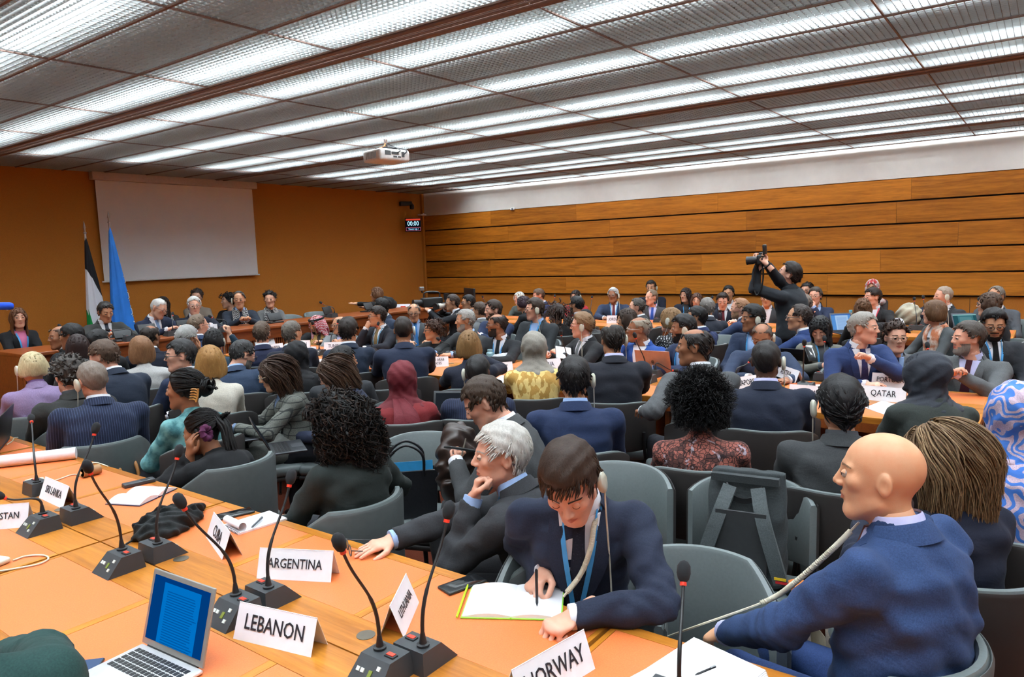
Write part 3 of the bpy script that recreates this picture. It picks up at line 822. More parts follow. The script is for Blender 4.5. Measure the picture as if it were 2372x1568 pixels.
def person(label, px, py, body=0, head=None, z=1.17, x=None, y=None, pitch=0, roll=0, lean=0.06, side=0.0, skin_c=(196, 150, 124),
           hair='short', hc=(34, 28, 26), hc2=None, top=(34, 38, 48), topk='plain', top2=None, shirt=None, tie=None, lapel=True, collar=True,
           arms=('lap', 'lap'), glasses=None, ear=None, lanyard=None, beard=None, female=False, size=1.0, wide=1.0, stand=False, floor_z=0.0,
           legs=(30, 32, 40), veil=None, veilk='plain', veil2=None, scarf=None, scarfk='plain', scarf2=None, chair='chair', lower_eyes=False, hs=1.0, noseat=False, coat=None, **kw):
    """one seated or standing figure; body and head angles: 0 = back to the camera, 90 = facing left, 180 = facing the camera"""
    if x is not None: H = at_x(px, py, x)
    elif y is not None: H = at_y(px, py, y)
    else: H = at(px, py, z)
    az = math.atan2(H[1], H[0])
    head = body if head is None else head
    fa = az + math.radians(body)                     # facing angle in the room, from +x
    ha = math.radians(head - body)                   # head turn relative to the trunk
    D = depth(H); lod = kw['lod'] if 'lod' in kw else 0 if D < 3.0 else 1 if D < 5.2 else 2 if D < 8.0 else 3
    rnd = np.random.default_rng(abs(hash(label)) % (2**31) if False else sum(ord(c) * (i + 7) for i, c in enumerate(label)) % 99991)
    Rw = rotz(fa - math.pi / 2)                      # local +y = facing
    loc_xy = H[:2] - (Rw @ np.array([side, lean, 0]))[:2]
    root = empty('person', (loc_xy[0], loc_xy[1], floor_z), fa - math.pi / 2)
    tag(root, label, 'person', 'people in the meeting room')
    Hl = np.array([side, lean, H[2] - floor_z])      # head centre, local
    hz = 0.92 * size if stand else 0.55
    hip = np.array([0, 0.0 if not stand else kw.get('hipy', 0.0), hz])
    Rh = rotz(ha) @ rotx(math.radians(pitch)) @ roty(math.radians(roll))
    sc = np.array([1.0, 1.03, 1.03]) * hs * (0.96 if female else 1.0)
    neck = Hl + Rh @ (np.array([0, -0.035, -0.100]) * sc) + np.array([0, -0.020, -0.030])
    sv = neck - hip; sl = np.linalg.norm(sv); sd = sv / sl
    rx = np.array([1.0, 0, 0]); rx = rx - sd * (rx @ sd); rx /= np.linalg.norm(rx); fw = np.cross(sd, rx)
    wS = (0.150 if female else 0.181) * wide; aL = (0.285 if not female else 0.262) * size, (0.255 if not female else 0.236) * size
    # ---- trunk sections (t along spine, half width, half depth, forward shift)
    if female: sec = [(-0.10, .16, .13, 0), (0.0, .178, .135, 0.0), (0.22, .155, .112, .0), (0.45, .140, .102, .006), (0.68, .156, .122, .016), (0.84, .150, .104, 0.0), (0.93, .112, .080, -.012), (1.0, .056, .054, -.014), (1.06, .052, .05, -.01)]
    else: sec = [(-0.10, .165, .135, 0), (0.0, .180, .142, 0.0), (0.22, .172, .135, .008), (0.45, .170, .127, .010), (0.68, .182, .130, .010), (0.84, .176, .112, 0.0), (0.93, .130, .084, -.012), (1.0, .066, .060, -.014), (1.06, .056, .052, -.01)]
    sec = np.array(sec); bow = kw.get('bow', 0.035); sec[:, 1:3] *= wide; belly = kw.get('belly', 0.0)
    tt = sec[:, 0]
    def trunk(p, grow=0.0):
        q = p - hip; t = np.clip(q @ sd / sl, tt[0], tt[-1]); w = np.interp(t, tt, sec[:, 1]) + grow; dp = np.interp(t, tt, sec[:, 2]) + grow
        sh = np.interp(t, tt, sec[:, 3]) - bow * 4 * np.clip(t, 0, 1) * (1 - np.clip(t, 0, 1)) + belly * np.exp(-((t - 0.25) / 0.25)**2)
        a = q @ rx; b = q @ fw - sh; ax = q @ sd - t * sl
        k = ((np.abs(a) / w)**2.4 + (np.abs(b) / dp)**2.4)**(1/2.4)
        d = (k - 1) * np.minimum(w, dp) * 0.9
        return np.where(np.abs(ax) > 1e-6, np.sqrt(np.maximum(d, 0)**2 + ax**2), d)
    sh_c = neck - sd * 0.084 + fw * (-0.012)
    turn = kw.get('twist', 0.0); rxs = rx * math.cos(turn) + fw * math.sin(turn)
    drop = kw.get('drop', (0, 0))
    SH = {+1: sh_c + rxs * wS - sd * drop[1], -1: sh_c - rxs * wS - sd * drop[0]}   # +1 right, -1 left
    ends = {}
    for sgn, a in ((-1, arms[0]), (1, arms[1])):
        hint = None; hd = None; pn = None
        if isinstance(a, str):
            if a == 'chin':
                t = Hl + Rh @ (np.array([sgn * 0.035, 0.115, -0.150]) * sc) ; hint = (sgn * 0.35, 0.35, -1.0); pose = 'fist'; hd = np.array([-sgn * 0.35, -0.35, 1.0]); pn = np.array([0, 1.0, 0.2])
            elif a == 'cheek':
                t = Hl + Rh @ (np.array([sgn * 0.095, 0.045, -0.11]) * sc); hint = (sgn * 0.5, 0.5, -1.0); pose = 'relax'; hd = np.array([0, -0.15, 1.0]); pn = np.array([sgn * 1.0, 0.2, 0])
            elif a == 'mouth':
                t = Hl + Rh @ (np.array([sgn * 0.02, 0.135, -0.135]) * sc); hint = (sgn * 0.4, 0.4, -1.0); pose = 'fist'; hd = np.array([-sgn * 0.4, -0.3, 0.9]); pn = np.array([0.0, 1.0, 0.3])
            else:
                X, Y, Z, hn, pose = ARMS[a]; t = np.array([sgn * X + side * 0.5, Y, Z - floor_z if a in () else Z]); hint = (sgn * hn[0], hn[1], hn[2])
                if stand and a == 'hang': t = np.array([sgn * 0.25, 0.04, hz - 0.12])
                if a in ('table', 'flat', 'clasp', 'type', 'clap') and floor_z: t[2] += kw.get('desk_dz', 0.0)
        else:
            t = np.array(a['p'], float)
            if 'pxx' in a:
                t = Rw.T @ (at_x(*a['pxx']) - np.array([loc_xy[0], loc_xy[1], floor_z]))
            if 'px' in a:
                wpt = at(*a['px']); t = Rw.T @ (wpt - np.array([loc_xy[0], loc_xy[1], floor_z]))
            hint = a.get('hint', (sgn * 0.8, -0.3, -0.6)); pose = a.get('pose', 'relax'); hd = a.get('dir'); pn = a.get('palm')
            if hd is not None: hd = np.array(hd, float)
            if pn is not None: pn = np.array(pn, float)
        stretch = max(1.0, min(1.18, np.linalg.norm(t - SH[sgn]) / (sum(aL) * 0.985)))
        e, t = ik(SH[sgn], t, aL[0] * stretch, aL[1] * stretch, hint); fd = (t - e) / np.linalg.norm(t - e)
        if hd is None: hd = fd * 0.75 + np.array([0, 0.0, 0]) ; 
        hd = hd / np.linalg.norm(hd)
        if isinstance(a, str) and a in ('table', 'flat', 'lap', 'knee', 'type'): hd = fd.copy(); hd[2] = max(hd[2], -0.25) * 0.5; hd /= np.linalg.norm(hd)
        if pn is None: pn = np.array([sgn * 0.25, 0, 1.0]) if not (isinstance(a, str) and a in ('clasp', 'phone', 'hold')) else np.array([sgn * 0.9, 0.1, 0.45])
        ends[sgn] = (e, t, hd, pn, pose)
    jr = (0.055 if female else 0.066) * wide**0.5, (0.050 if female else 0.057), (0.037 if female else 0.043)
    ph = rnd.uniform(0, 6.28, 8)
    def fold(p, amp):
        w = p + 0.03 * np.sin(p[:, [1, 2, 0]] * 11 + ph[:3])
        return amp * (0.9 * (0.45 - np.abs(np.sin(w @ np.array([7, 9, 19]) + 1.3 * np.sin(w @ np.array([9, -7, 5]) + ph[0])))) + np.sin(w @ np.array([24, 10, 40]) + ph[3]) * np.sin(w @ np.array([-16, 28, 17]) + ph[4]) + 0.6 * np.sin(w @ np.array([34, -30, 58]) + ph[5]) * np.sin(w @ np.array([20, 14, -9]) + ph[6]))
    bare = kw.get('bare', False)
    def jtrunk(p):
        d = trunk(p)
        for sgn in (-1, 1): d = smin(d, s_cap(p, neck - sd * 0.055 - fw * 0.01, SH[sgn] + sd * 0.008, 0.048, 0.050), 0.032)
        return d - fold(p, kw.get('folds', 0.0034 if lod else 0.0046))
    def jacket(p):
        d = trunk(p)
        for sgn in (-1, 1):
            e, t, hd, pn, pose = ends[sgn]; s = SH[sgn]
            m = e + (e - (s + t) / 2) * 0.04
            fd_ = (t - e) / np.linalg.norm(t - e)
            a = smin(s_cap(p, s, m, jr[0], jr[1]), smax(s_cap(p, m, t, jr[1] * 1.03, jr[2]), (p - t) @ fd_ + 0.004, 0.004), 0.02)
            # elbow creases
            ce = np.exp(-((np.linalg.norm(p - m, axis=1)) / 0.09)**2)
            a = a + 0.006 * ce * np.sin((p @ ((t - s) / np.linalg.norm(t - s))) * 150 + ph[7])
            d = smin(d, a, 0.022)
        for sgn in (-1, 1): d = smin(d, s_cap(p, neck - sd * 0.055 - fw * 0.01, SH[sgn] + sd * 0.008, 0.048, 0.050), 0.032)
        return d - fold(p, kw.get('folds', 0.0034 if lod else 0.0046))
    cell = (0.0105, 0.016, 0.022, 0.027)[lod]
    pts = np.array([hip - [.25, .25, .12], hip + [.25, .25, 0], neck + [.12, .12, .05], neck - [.12, .12, 0]] + [q for sgn in (-1, 1) for q in (SH[sgn], ends[sgn][0], ends[sgn][1])])
    V, F = nets(jacket, pts.min(0) - 0.09, pts.max(0) + 0.09, cell)
    mt = fabric('clothing', top, topk, top2)
    geo = Geo().add(V, F); jk = geo.obj(kw.get('topname', 'jacket' if lapel else 'top'), mt, root, 'all')
    # ---- body: head, neck, hands (skin)
    ms = skin(skin_c); bg = Geo()
    hv, hf = head_mesh((0.0042, 0.0066, 0.0090, 0.0112)[lod])
    jaw = 0.94 + 0.08 * rnd.random(); ln = 0.97 + 0.06 * rnd.random()
    def toL(v):
        v = v * np.array([1, 1, ln]); k = np.clip((0.0 - v[:, 2]) / 0.1, 0, 1)[:, None]; v = v * (1 - k * np.array([1 - jaw, 0, 0])) * sc
        return v @ Rh.T + Hl
    bg.add(toL(hv), hf)
    nk = Hl + Rh @ (np.array([0, -0.030, -0.08]) * sc)
    nr = (0.047 if female else 0.057)
    bg.tube(bez(nk, nk + Rh @ np.array([0, -0.004, -0.05]), neck + sd * 0.03, neck - sd * 0.08, 7), np.array([nr*.92, nr, nr, nr*1.03, nr*1.1, nr*1.25, nr*1.3]), 16 if lod == 0 else 10)
    bg.tube([hip + sd * sl * q - fw * bow * 4 * q * (1 - q) for q in (0.0, 0.3, 0.6, 0.85)], [0.07, 0.07, 0.075, 0.06], 8)
    hh = (0.0054, 0.0085, 0.0115, 0.014)[lod]
    for sgn in (-1, 1):
        e, t, hd, pn, pose = ends[sgn]
        yv = hd; zv = pn - yv * (pn @ yv); zv /= np.linalg.norm(zv) + 1e-9; xv = np.cross(yv, zv)
        v, f = hand_mesh(pose, hh * (1.25 if lod > 0 and arms[(sgn + 1) // 2] == 'lap' else 1.0)); v = v * (0.92 if female else 1.0)
        if sgn == -1: v = v * np.array([-1, 1, 1]); f = f[:, ::-1]
        bg.add(v @ mat3(xv, yv, zv).T + t, f)
        bg.tube([SH[sgn], e, t], [0.045, 0.036, 0.027], 7)
    bg.obj('body', ms, root, 'all')
    # ---- shirt cuffs
    if shirt is not None and lapel:
        m = plain('shirt_cotton', shirt, 0.7)
        for sgn in (-1, 1):
            e, t, hd, pn, pose = ends[sgn]; fd = (t - e) / np.linalg.norm(t - e)
            Geo().tube([t - fd * 0.03, t - fd * 0.006, t + fd * 0.013, t + fd * 0.0145, t + fd * 0.004], [jr[2] * 0.84, jr[2] * 0.88, jr[2] * 0.88, jr[2] * 0.84, jr[2] * 0.80], 16, cap=False).obj('shirt_cuff', m, root)
    # ---- front of the chest: patches laid on the jacket
    ks = np.linspace(0.26, -0.10, 73)
    def surf(P, off):
        """front of the trunk for points P given on the spine plane"""
        Q = P[:, None] + fw * ks[:, None]; d = jtrunk(Q.reshape(-1, 3)).reshape(len(P), -1); i = np.where((d < 0).any(1), np.argmax(d < 0, 1), np.argmin(d, 1)); i = np.clip(i, 1, len(ks) - 1)
        r = np.arange(len(P)); d0, d1 = d[r, i-1], d[r, i]; t = np.clip(np.where(d1 < 0, d0 / (d0 - d1 + 1e-9), 1.0), 0, 1); k = ks[i-1] + (ks[i] - ks[i-1]) * t
        return P + fw * (k + off + cell * 0.22)[:, None]
    fr = body_front = abs(((body + 180) % 360) - 180) > 38
    def strip(us, off, thick, name, m, nu=5):
        """us: list of (s, u0, u1)"""
        A = surf(np.array([neck - sd * s + rx * (u0 + (u1 - u0) * k / (nu - 1)) for s, u0, u1 in us for k in range(nu)]), off).reshape(len(us), nu, 3)
        for _ in range(2):
            B = A.copy(); B[1:-1] = (A[:-2] + 2 * A[1:-1] + A[2:]) / 4; A = B
        Bk = A - fw * thick; K = len(us)
        R = np.concatenate([A, Bk[:, ::-1]], 1); v, f = loft(R); return Geo().add(v, f).obj(name, m, root)
    vdep = kw.get('vdep', 0.30)
    if fr and lapel and shirt is not None:
        ss = np.linspace(0.015, vdep, 9)
        strip([(s, -0.066 * (1 - s / vdep)**0.8 - 0.004, 0.066 * (1 - s / vdep)**0.8 + 0.004) for s in ss], 0.004, 0.010, 'shirt', plain('shirt_cotton', shirt, 0.7), 7)
        lm = mt
        for sgn in (-1, 1):
            def lu(s): return sgn * (0.066 * (1 - s / vdep)**0.8 + 0.002), sgn * (0.066 * (1 - s / vdep)**0.8 + 0.012 + 0.052 * np.interp(s / vdep, [0, 0.25, 0.42, 0.46, 0.75, 1], [0.2, 0.7, 1.0, 0.82, 0.5, 0.05]))
            strip([(s,) + lu(s) for s in np.linspace(0.0, vdep, 10)], 0.010, 0.008, 'lapel', lm, 4)
        if tie:
            tl = min(vdep + 0.01, 0.36)
            strip([(s, -w, w) for s, w in zip(np.linspace(0.012, tl, 8), [0.020, 0.017, 0.019, 0.023, 0.027, 0.031, 0.034, 0.036])], 0.012, 0.008, 'tie', fabric('tie', tie, kw.get('tiek', 'plain'), kw.get('tie2')), 3)
    elif fr and shirt is not None:
        ss = np.linspace(0.0, vdep * 0.8, 6); strip([(s, -0.05 * (1 - s / vdep) - 0.01, 0.05 * (1 - s / vdep) + 0.01) for s in ss], 0.004, 0.01, 'shirt', plain('shirt_cotton', shirt, 0.7), 5)
    def ring(r, h0, h1, a0, a1, flare, thick, name, m, tilt=0.0):
        """band standing round the neck from angle a0 to a1 (0 = nape)"""
        A = np.radians(np.linspace(a0, a1, 22)); R = []
        C = neck + sd * h0 - fw * 0.004
        up = (nk - neck) / (np.linalg.norm(nk - neck)); up = up * 0.6 + sd * 0.4; up /= np.linalg.norm(up)
        for a in A:
            o = rx * math.sin(a) - fw * math.cos(a); dz = tilt * (1 - math.cos(a)) / 2
            b = C + o * r * 1.04 - up * dz; tp = C + o * (r - flare) + up * (h1 - dz)
            R.append([b + o * thick, tp + o * thick, tp + o * thick * 0.3 + up * 0.003, b - o * 0.002])
        v, f = loft(np.array(R)); return Geo().add(v, f).obj(name, m, root)
    if collar and shirt is not None:
        ring(nr * 1.20, -0.006, 0.060, -158, 158, 0.008, 0.005, 'shirt_collar', plain('shirt_cotton', shirt, 0.7), 0.026)
    if lapel:
        ring(nr * 1.50, -0.004, 0.044, -112, 112, 0.016, 0.010, 'jacket_collar', mt, 0.04)
    elif collar and shirt is None and not (veil is not None):
        ring(nr * 1.25, -0.018, 0.030, -180, 180, 0.006, 0.006, 'neckline', fabric('clothing', kw.get('neck_c', top), topk if 'neck_c' not in kw else 'plain', top2), 0.02)
    if lanyard:
        m = plain('lanyard', lanyard, 0.6)
        if fr:
            for sgn in (-1, 1):
                strip([(s, sgn * w - 0.008, sgn * w + 0.008) for s, w in zip(np.linspace(0.0, 0.34, 8), np.linspace(0.062, 0.012, 8))], 0.016, 0.003, 'lanyard', m, 2)
            strip([(s, -0.04, 0.04) for s in np.linspace(0.34, 0.44, 4)], 0.018, 0.004, 'badge', plain('badge', (232, 236, 240), 0.4), 3)
        ring(nr * 1.34, 0.004, 0.014, -120, 120, 0.003, 0.003, 'lanyard_neck_strap', m, 0.03)
    # ---- hair, veil, beard, brows, eyes, mouth
    mh = hairmat(hc, hc2)
    if veil is not None:
        key = (hair, lod)
        if key not in VEILS:
            VEILS[key] = nets(veil_field('hijab') if hair == 'hijab' else ghutra_field(), (-0.2, -0.19, -0.34), (0.2, 0.16, 0.15), (0.006, 0.0095, 0.012, 0.015)[lod])
        v, f = VEILS[key]
        # the veil turns with the head above, settles with the shoulders below
        k = np.clip((-0.08 - v[:, 2]) / 0.12, 0, 1)[:, None]
        lowv = v * sc * np.array([1.05, 1.05, 1]); lowp = lowv @ np.eye(3) + np.array([Hl[0], Hl[1], Hl[2]]) + (neck - (Hl + np.array([0, -0.055, -0.17]))) * 0.8
        vv = (v * np.array([1, 1, ln]) * sc) @ Rh.T + Hl
        Geo().add(vv * (1 - k) + lowp * k, f).obj('headscarf', fabric('headscarf', veil, veilk, veil2, 0.7), root, 'all')
        if kw.get('tail'):
            for k_ in (-1, 1):
                b0 = Hl + Rh @ np.array([0.02*k_, -0.115, -0.10]); b1 = neck - fw*(0.155 + bow) - sd*0.06 + rx*0.03*k_; b2 = b1 - sd*0.16 - fw*0.035 + rx*0.02*k_; b3 = b2 - sd*0.10 - fw*0.01
                Pt = smooth_path([b0, b1, b2, b3], 14); W_ = np.interp(np.linspace(0, 1, len(Pt)), [0, .3, 1], [0.02, 0.045, 0.06])
                Rg = np.array([[p - rx*w - fw*0.010, p - rx*w*0.3 - fw*0.022, p + rx*w*0.3 - fw*0.006, p + rx*w - fw*0.018, p + rx*w + fw*0.002, p - rx*w + fw*0.002] for p, w in zip(Pt, W_)])
                v, f = loft(Rg); Geo().add(v, f).obj('scarf_tail', fabric('headscarf', veil, veilk, veil2, 0.7), root)
        if hair == 'ghutra':
            a = np.linspace(0, 2*math.pi, 40, endpoint=False)
            for dz in (0.070, 0.084):
                P_ = np.stack([0.088*np.cos(a), -0.02 + 0.108*np.sin(a), np.full(40, dz) + 0.012*np.sin(a)], 1); P_ = np.vstack([P_, P_[:1]])
                Geo().tube(toL(P_), 0.0075, 7).obj('head_cord', plain('cord', (18, 18, 18), 0.8), root)
    else:
        hg = build_hair(dict(kw, hair=hair), kw.get('hlod', lod), rnd)
        if hg is not None:
            hg.V = [toL(v) for v in hg.V]; hg.obj('hair', mh, root, 'all')
    hface = abs(((head + 180) % 360) - 180)
    if hface > 40:
        for sgn in (-1, 1):
            c = np.array([sgn * 0.031, 0.0782 - (0.0025 if (lower_eyes or pitch < -18) else 0), 0.0105]); a, b = np.meshgrid(np.linspace(0, math.pi, 7), np.linspace(0, 2*math.pi, 10, endpoint=False), indexing='ij')
            eg = Geo(); dirs = np.stack([np.sin(a)*np.cos(b), np.cos(a), np.sin(a)*np.sin(b)], -1)
            v, f = loft(c + 0.0114 * dirs[1:-1]); eg.add(toL(v), f, 0)
            dn = -0.25 if lower_eyes or pitch < -18 else 0.0; gx = kw.get('gaze', 0.0)
            ic = c + np.array([gx * 0.004, 0.0056, dn * 0.012]); v, f = loft(ic + np.array([0.0068, 0.0068, 0.0072]) * dirs[1:-1]); eg.add(toL(v), f, 1)
            eye = eg.obj('eye', [plain('eye_white', (170, 160, 150), 0.4), plain('iris', (30, 20, 16), 0.25)], root)
            lid = Geo(); lo_ = 0.3 if not (lower_eyes or pitch < -18) else -0.35
            aa, bb = np.meshgrid(np.linspace(lo_, 1.5, 5), np.linspace(-1.5, 1.5, 9), indexing='ij')
            R = c + 0.0128 * np.stack([np.cos(aa)*np.sin(bb), np.cos(aa)*np.cos(bb), np.sin(aa)], -1); v, f = loft(R, False, False); lid.add(toL(v), f); lo = lid.obj('eyelid', ms, root)
            bl = np.linspace(-1.15, 1.15, 9); Geo().tube(toL(c + 0.0134 * np.stack([np.cos(lo_) * np.sin(bl), np.cos(lo_) * np.cos(bl), np.full(9, np.sin(lo_))], 1)), (0.0009, 0.0012, 0.0016, 0.002)[lod], 4).obj('eyelash', plain('lash', (26, 20, 18), 0.8), lo)
            k = np.linspace(0, 1, 9); bx = sgn * (0.012 + 0.036 * k); bz = 0.0315 + 0.006 * np.sin(k * 2.4) - 0.005 * k
            top_ = np.stack([bx, np.full(9, 0.086) - 0.022*k**2, bz + 0.0035 * (1 - 0.6*k)], 1); bot = top_ - np.array([0, 0, 1]) * (0.0065 * (1 - 0.55 * k))[:, None]
            A = cproject(('bt', sgn), top_, 0.0018); B = cproject(('bb', sgn), bot, 0.0012); v, f = loft(np.stack([A, B], 0), False, False); Geo().add(toL(v), f).obj('eyebrow', mh if hair not in ('bald',) else hairmat(kw.get('browc', (120, 92, 70))), root)
        k = np.linspace(-1, 1, 11); 
        up_ = np.stack([0.023*k, np.full(11, 0.09) - 0.008*k**2, -0.0465 + 0.001*np.cos(k*6) - 0.005*k**2], 1); mid = np.stack([0.024*k, np.full(11, 0.09) - 0.008*k**2, -0.0525 - 0.0005*k**2], 1); dn_ = np.stack([0.021*k, np.full(11, 0.09) - 0.008*k**2, -0.0635 + 0.008*k**2], 1)
        v, f = loft(np.stack([cproject(('lp', i_), q, 0.0010) for i_, q in enumerate((up_, mid, dn_))], 0), False, False)
        lc = kw.get('lips', tuple(int(c * m_) for c, m_ in zip(skin_c, (0.86, 0.66, 0.66)))); Geo().add(toL(v), f).obj('lips', plain('lips', lc, 0.4), root)
        if beard:
            bs = kw.get('beards', 1.0)
            bh = (0.0045, 0.007, 0.009, 0.0105)[lod]; bv, bf = head_mesh(bh); x_, y_, z_ = bv.T
            jawm = (z_ < -0.022 - 0.0*x_) & (z_ > -0.125) & (y_ > 0.005)
            moust = (np.abs(z_ + 0.036) < 0.0085) & (np.abs(x_) < 0.032) & (y_ > 0.07)
            lipm = (np.abs(z_ + 0.054) < 0.0125) & (np.abs(x_) < 0.025) & (y_ > 0.06)
            chk = (z_ > -0.050) & (np.abs(x_) < 0.045)
            m_ = (jawm & ~chk & ~lipm) | moust if beard != 'mustache' else moust
            if beard == 'goatee': m_ = (m_ & (np.abs(x_) < 0.034))
            keep = m_[bf].all(1); F2 = bf[keep]; us = np.unique(F2); mp = -np.ones(len(bv), int); mp[us] = np.arange(len(us))
            if len(us): Geo().add(toL(bv[us] + hgrad(bv[us]) * (0.0035 + 0.0025 * rnd.random(len(us)))[:, None] * bs), mp[F2]).obj('beard', hairmat(kw.get('bc', hc)), root, 'all')
    if glasses and hface > 35:
        gm = plain('spectacle_frame', glasses, 0.35)
        for sgn in (-1, 1):
            a = np.linspace(0, 2*math.pi, 20); P_ = np.stack([sgn*0.032 + 0.0235*np.cos(a), 0.0985 - 0.006*np.abs(np.cos(a)) * (np.cos(a)*sgn > 0), 0.008 + 0.0185*np.sin(a)], 1)
            fo = Geo().tube(toL(P_), 0.0016 if lod < 2 else 0.0024, 6).obj('spectacle_rim', gm, root)
            Geo().tube(toL(np.array([(sgn*0.0555, 0.092, 0.012), (sgn*0.076, 0.06, 0.014), (sgn*0.080, 0.0, 0.014), (sgn*0.079, -0.018, 0.002)])), 0.0017 if lod < 2 else 0.0024, 5).obj('spectacle_temple', gm, root)
        Geo().tube(toL(np.array([(-0.009, 0.102, 0.013), (0, 0.106, 0.0145), (0.009, 0.102, 0.013)])), 0.0016 if lod < 2 else 0.0024, 5).obj('spectacle_bridge', gm, root)
    if ear:
        sgn = 1 if ear == 'R' else -1; em = plain('ivory_plastic', (208, 208, 190), 0.35)
        a = np.linspace(0, 2*math.pi, 18, endpoint=False); R = []
        xo_ = kw.get('earx', 0.010)
        for r, xo in ((0.3, 0.0975 + xo_), (0.75, 0.098 + xo_), (1.0, 0.092 + xo_), (1.0, 0.083 + xo_), (0.8, 0.075 + xo_)):
            R.append(np.stack([np.full(18, sgn*xo), -0.012 + 0.026*r*np.cos(a), -0.004 + 0.040*r*np.sin(a)], 1))
        v, f = loft(np.array(R)); ep = Geo().add(toL(v), f).obj('earpiece', em, root)
        p0 = toL(np.array([[sgn*(0.089 + xo_), -0.008, -0.040]]))[0]; p3 = neck + rx * sgn * 0.11 + fw * 0.12 - sd * kw.get('cable', 0.22)
        Geo().tube(bez(p0, p0 + np.array([0, 0, -0.07]), p3 + np.array([0, 0, 0.12]), p3, 14), 0.0028, 6).obj('earpiece_cable', em, root)
    if scarf is not None:
        sm = fabric('scarf', scarf, scarfk, scarf2)
        for sgn in (-1, 1):
            strip([(s, sgn * w - 0.04, sgn * w + 0.045) for s, w in zip(np.linspace(-0.005, 0.40, 9), [0.055, 0.066, 0.07, 0.07, 0.066, 0.062, 0.06, 0.058, 0.056])], 0.022, 0.014, 'scarf', sm, 5)
        ring(nr * 1.75, -0.03, 0.06, -140, 140, 0.02, 0.016, 'scarf_collar', sm, 0.035)
    # ---- legs and shoes
    lm = fabric('trousers', legs); hipw = 0.085
    kn = {}; fo = {}
    for sgn in (-1, 1):
        if stand:
            kn[sgn] = np.array([sgn*0.09, 0.03, 0.5*size]); fo[sgn] = np.array([sgn*0.10, 0.0, 0.09])
        else:
            sp = kw.get('spread', 0.11); kn[sgn] = np.array([sgn*sp, 0.43, 0.53]); fo[sgn] = np.array([sgn*(sp*0.95), 0.40 + kw.get('foot', 0.0), 0.09])
    def trous(p):
        d = s_ell(p, hip + np.array([0, 0.01, 0.0]), (0.185, 0.15, 0.115))
        for sgn in (-1, 1):
            a = hip + np.array([sgn*hipw, 0.03, -0.01])
            d = smin(d, smin(s_cap(p, a, kn[sgn], 0.090, 0.064), s_cap(p, kn[sgn], fo[sgn], 0.062, 0.046), 0.02), 0.03)
        return d - fold(p, 0.003)
    V, F = nets(trous, np.array([-0.26, -0.2, 0.03]), np.array([0.26, 0.56 if not stand else 0.22, hz + 0.14]), (0.019, 0.034, 0.040, 0.046)[lod])
    Geo().add(V, F).obj('trousers' if not kw.get('skirt') else 'skirt', lm, root, 'all')
    for sgn in (-1, 1):
        f0 = fo[sgn]; R = []
        for yy, w, hgt in ((-0.075, 0.022, 0.05), (-0.06, 0.034, 0.085), (0.0, 0.038, 0.095), (0.06, 0.043, 0.07), (0.13, 0.044, 0.05), (0.175, 0.034, 0.04), (0.19, 0.014, 0.028)):
            a = np.linspace(0, 2*math.pi, 12, endpoint=False)
            R.append(np.stack([f0[0] + w*np.cos(a), np.full(12, f0[1] + yy), np.maximum(0.0, 0.5*hgt + 0.5*hgt*np.sin(a)*1.0)], 1))
        v, f = loft(np.array(R)); Geo().add(v, f).obj('shoe', plain('shoe_leather', kw.get('shoes', (22, 20, 20)), 0.35), root)
    PEOPLE.append(dict(root=root, label=label, seat=(not stand and not noseat), chair=chair, lod=lod, D=D, fa=fa, loc=(loc_xy[0], loc_xy[1], floor_z), H=H, ends=ends, Rw=Rw, short=kw.get('short')))
    return root
# ================================================================ chairs
M_LEATHER = plain('grey_leather', (104, 112, 112), 0.42, spec=0.5, var=0.05, sc=90, bump=0.08)
M_SHELL = plain('dark_shell', (44, 41, 40), 0.5, var=0.05)
M_STEEL = plain('black_steel', (22, 22, 23), 0.4, metal=0.3)
M_CHROME = plain('chrome_glide', (150, 150, 150), 0.25, metal=1.0)
def back_panel(a, r0, r1, zlo, zhi, arm_z=None, n=26, cy=0.05, rake=0.06, rnd_=0.012):
    """curved back between radii, angle a each side of straight behind"""
    R = []
    for k in range(n):
        t = -1 + 2 * k / (n - 1); th = math.radians(a) * t; d = np.array([math.sin(th), -math.cos(th)])
        u = abs(t); top = zhi - (zhi - arm_z) * np.clip((u * a - 48) / 45, 0, 1)**1.0 if arm_z else zhi - 0.05 * u**4
        lo_ = zlo + (0.02 * u**3 if not arm_z else 0.0)
        ring = []
        for rr_, zz in ((r0, lo_ + rnd_), (r0 + rnd_*0.5, lo_), (r1 - rnd_*0.5, lo_), (r1, lo_ + rnd_), (r1, top - rnd_), (r1 - rnd_*0.5, top), (r0 + rnd_*0.5, top), (r0, top - rnd_)):
            back = rake * np.clip((zz - 0.5) / 0.35, 0, 1.2) * max(0, math.cos(th))
            ring.append((d[0] * rr_, cy + d[1] * (rr_ + back), zz))
        R.append(ring)
    return loft(np.array(R))
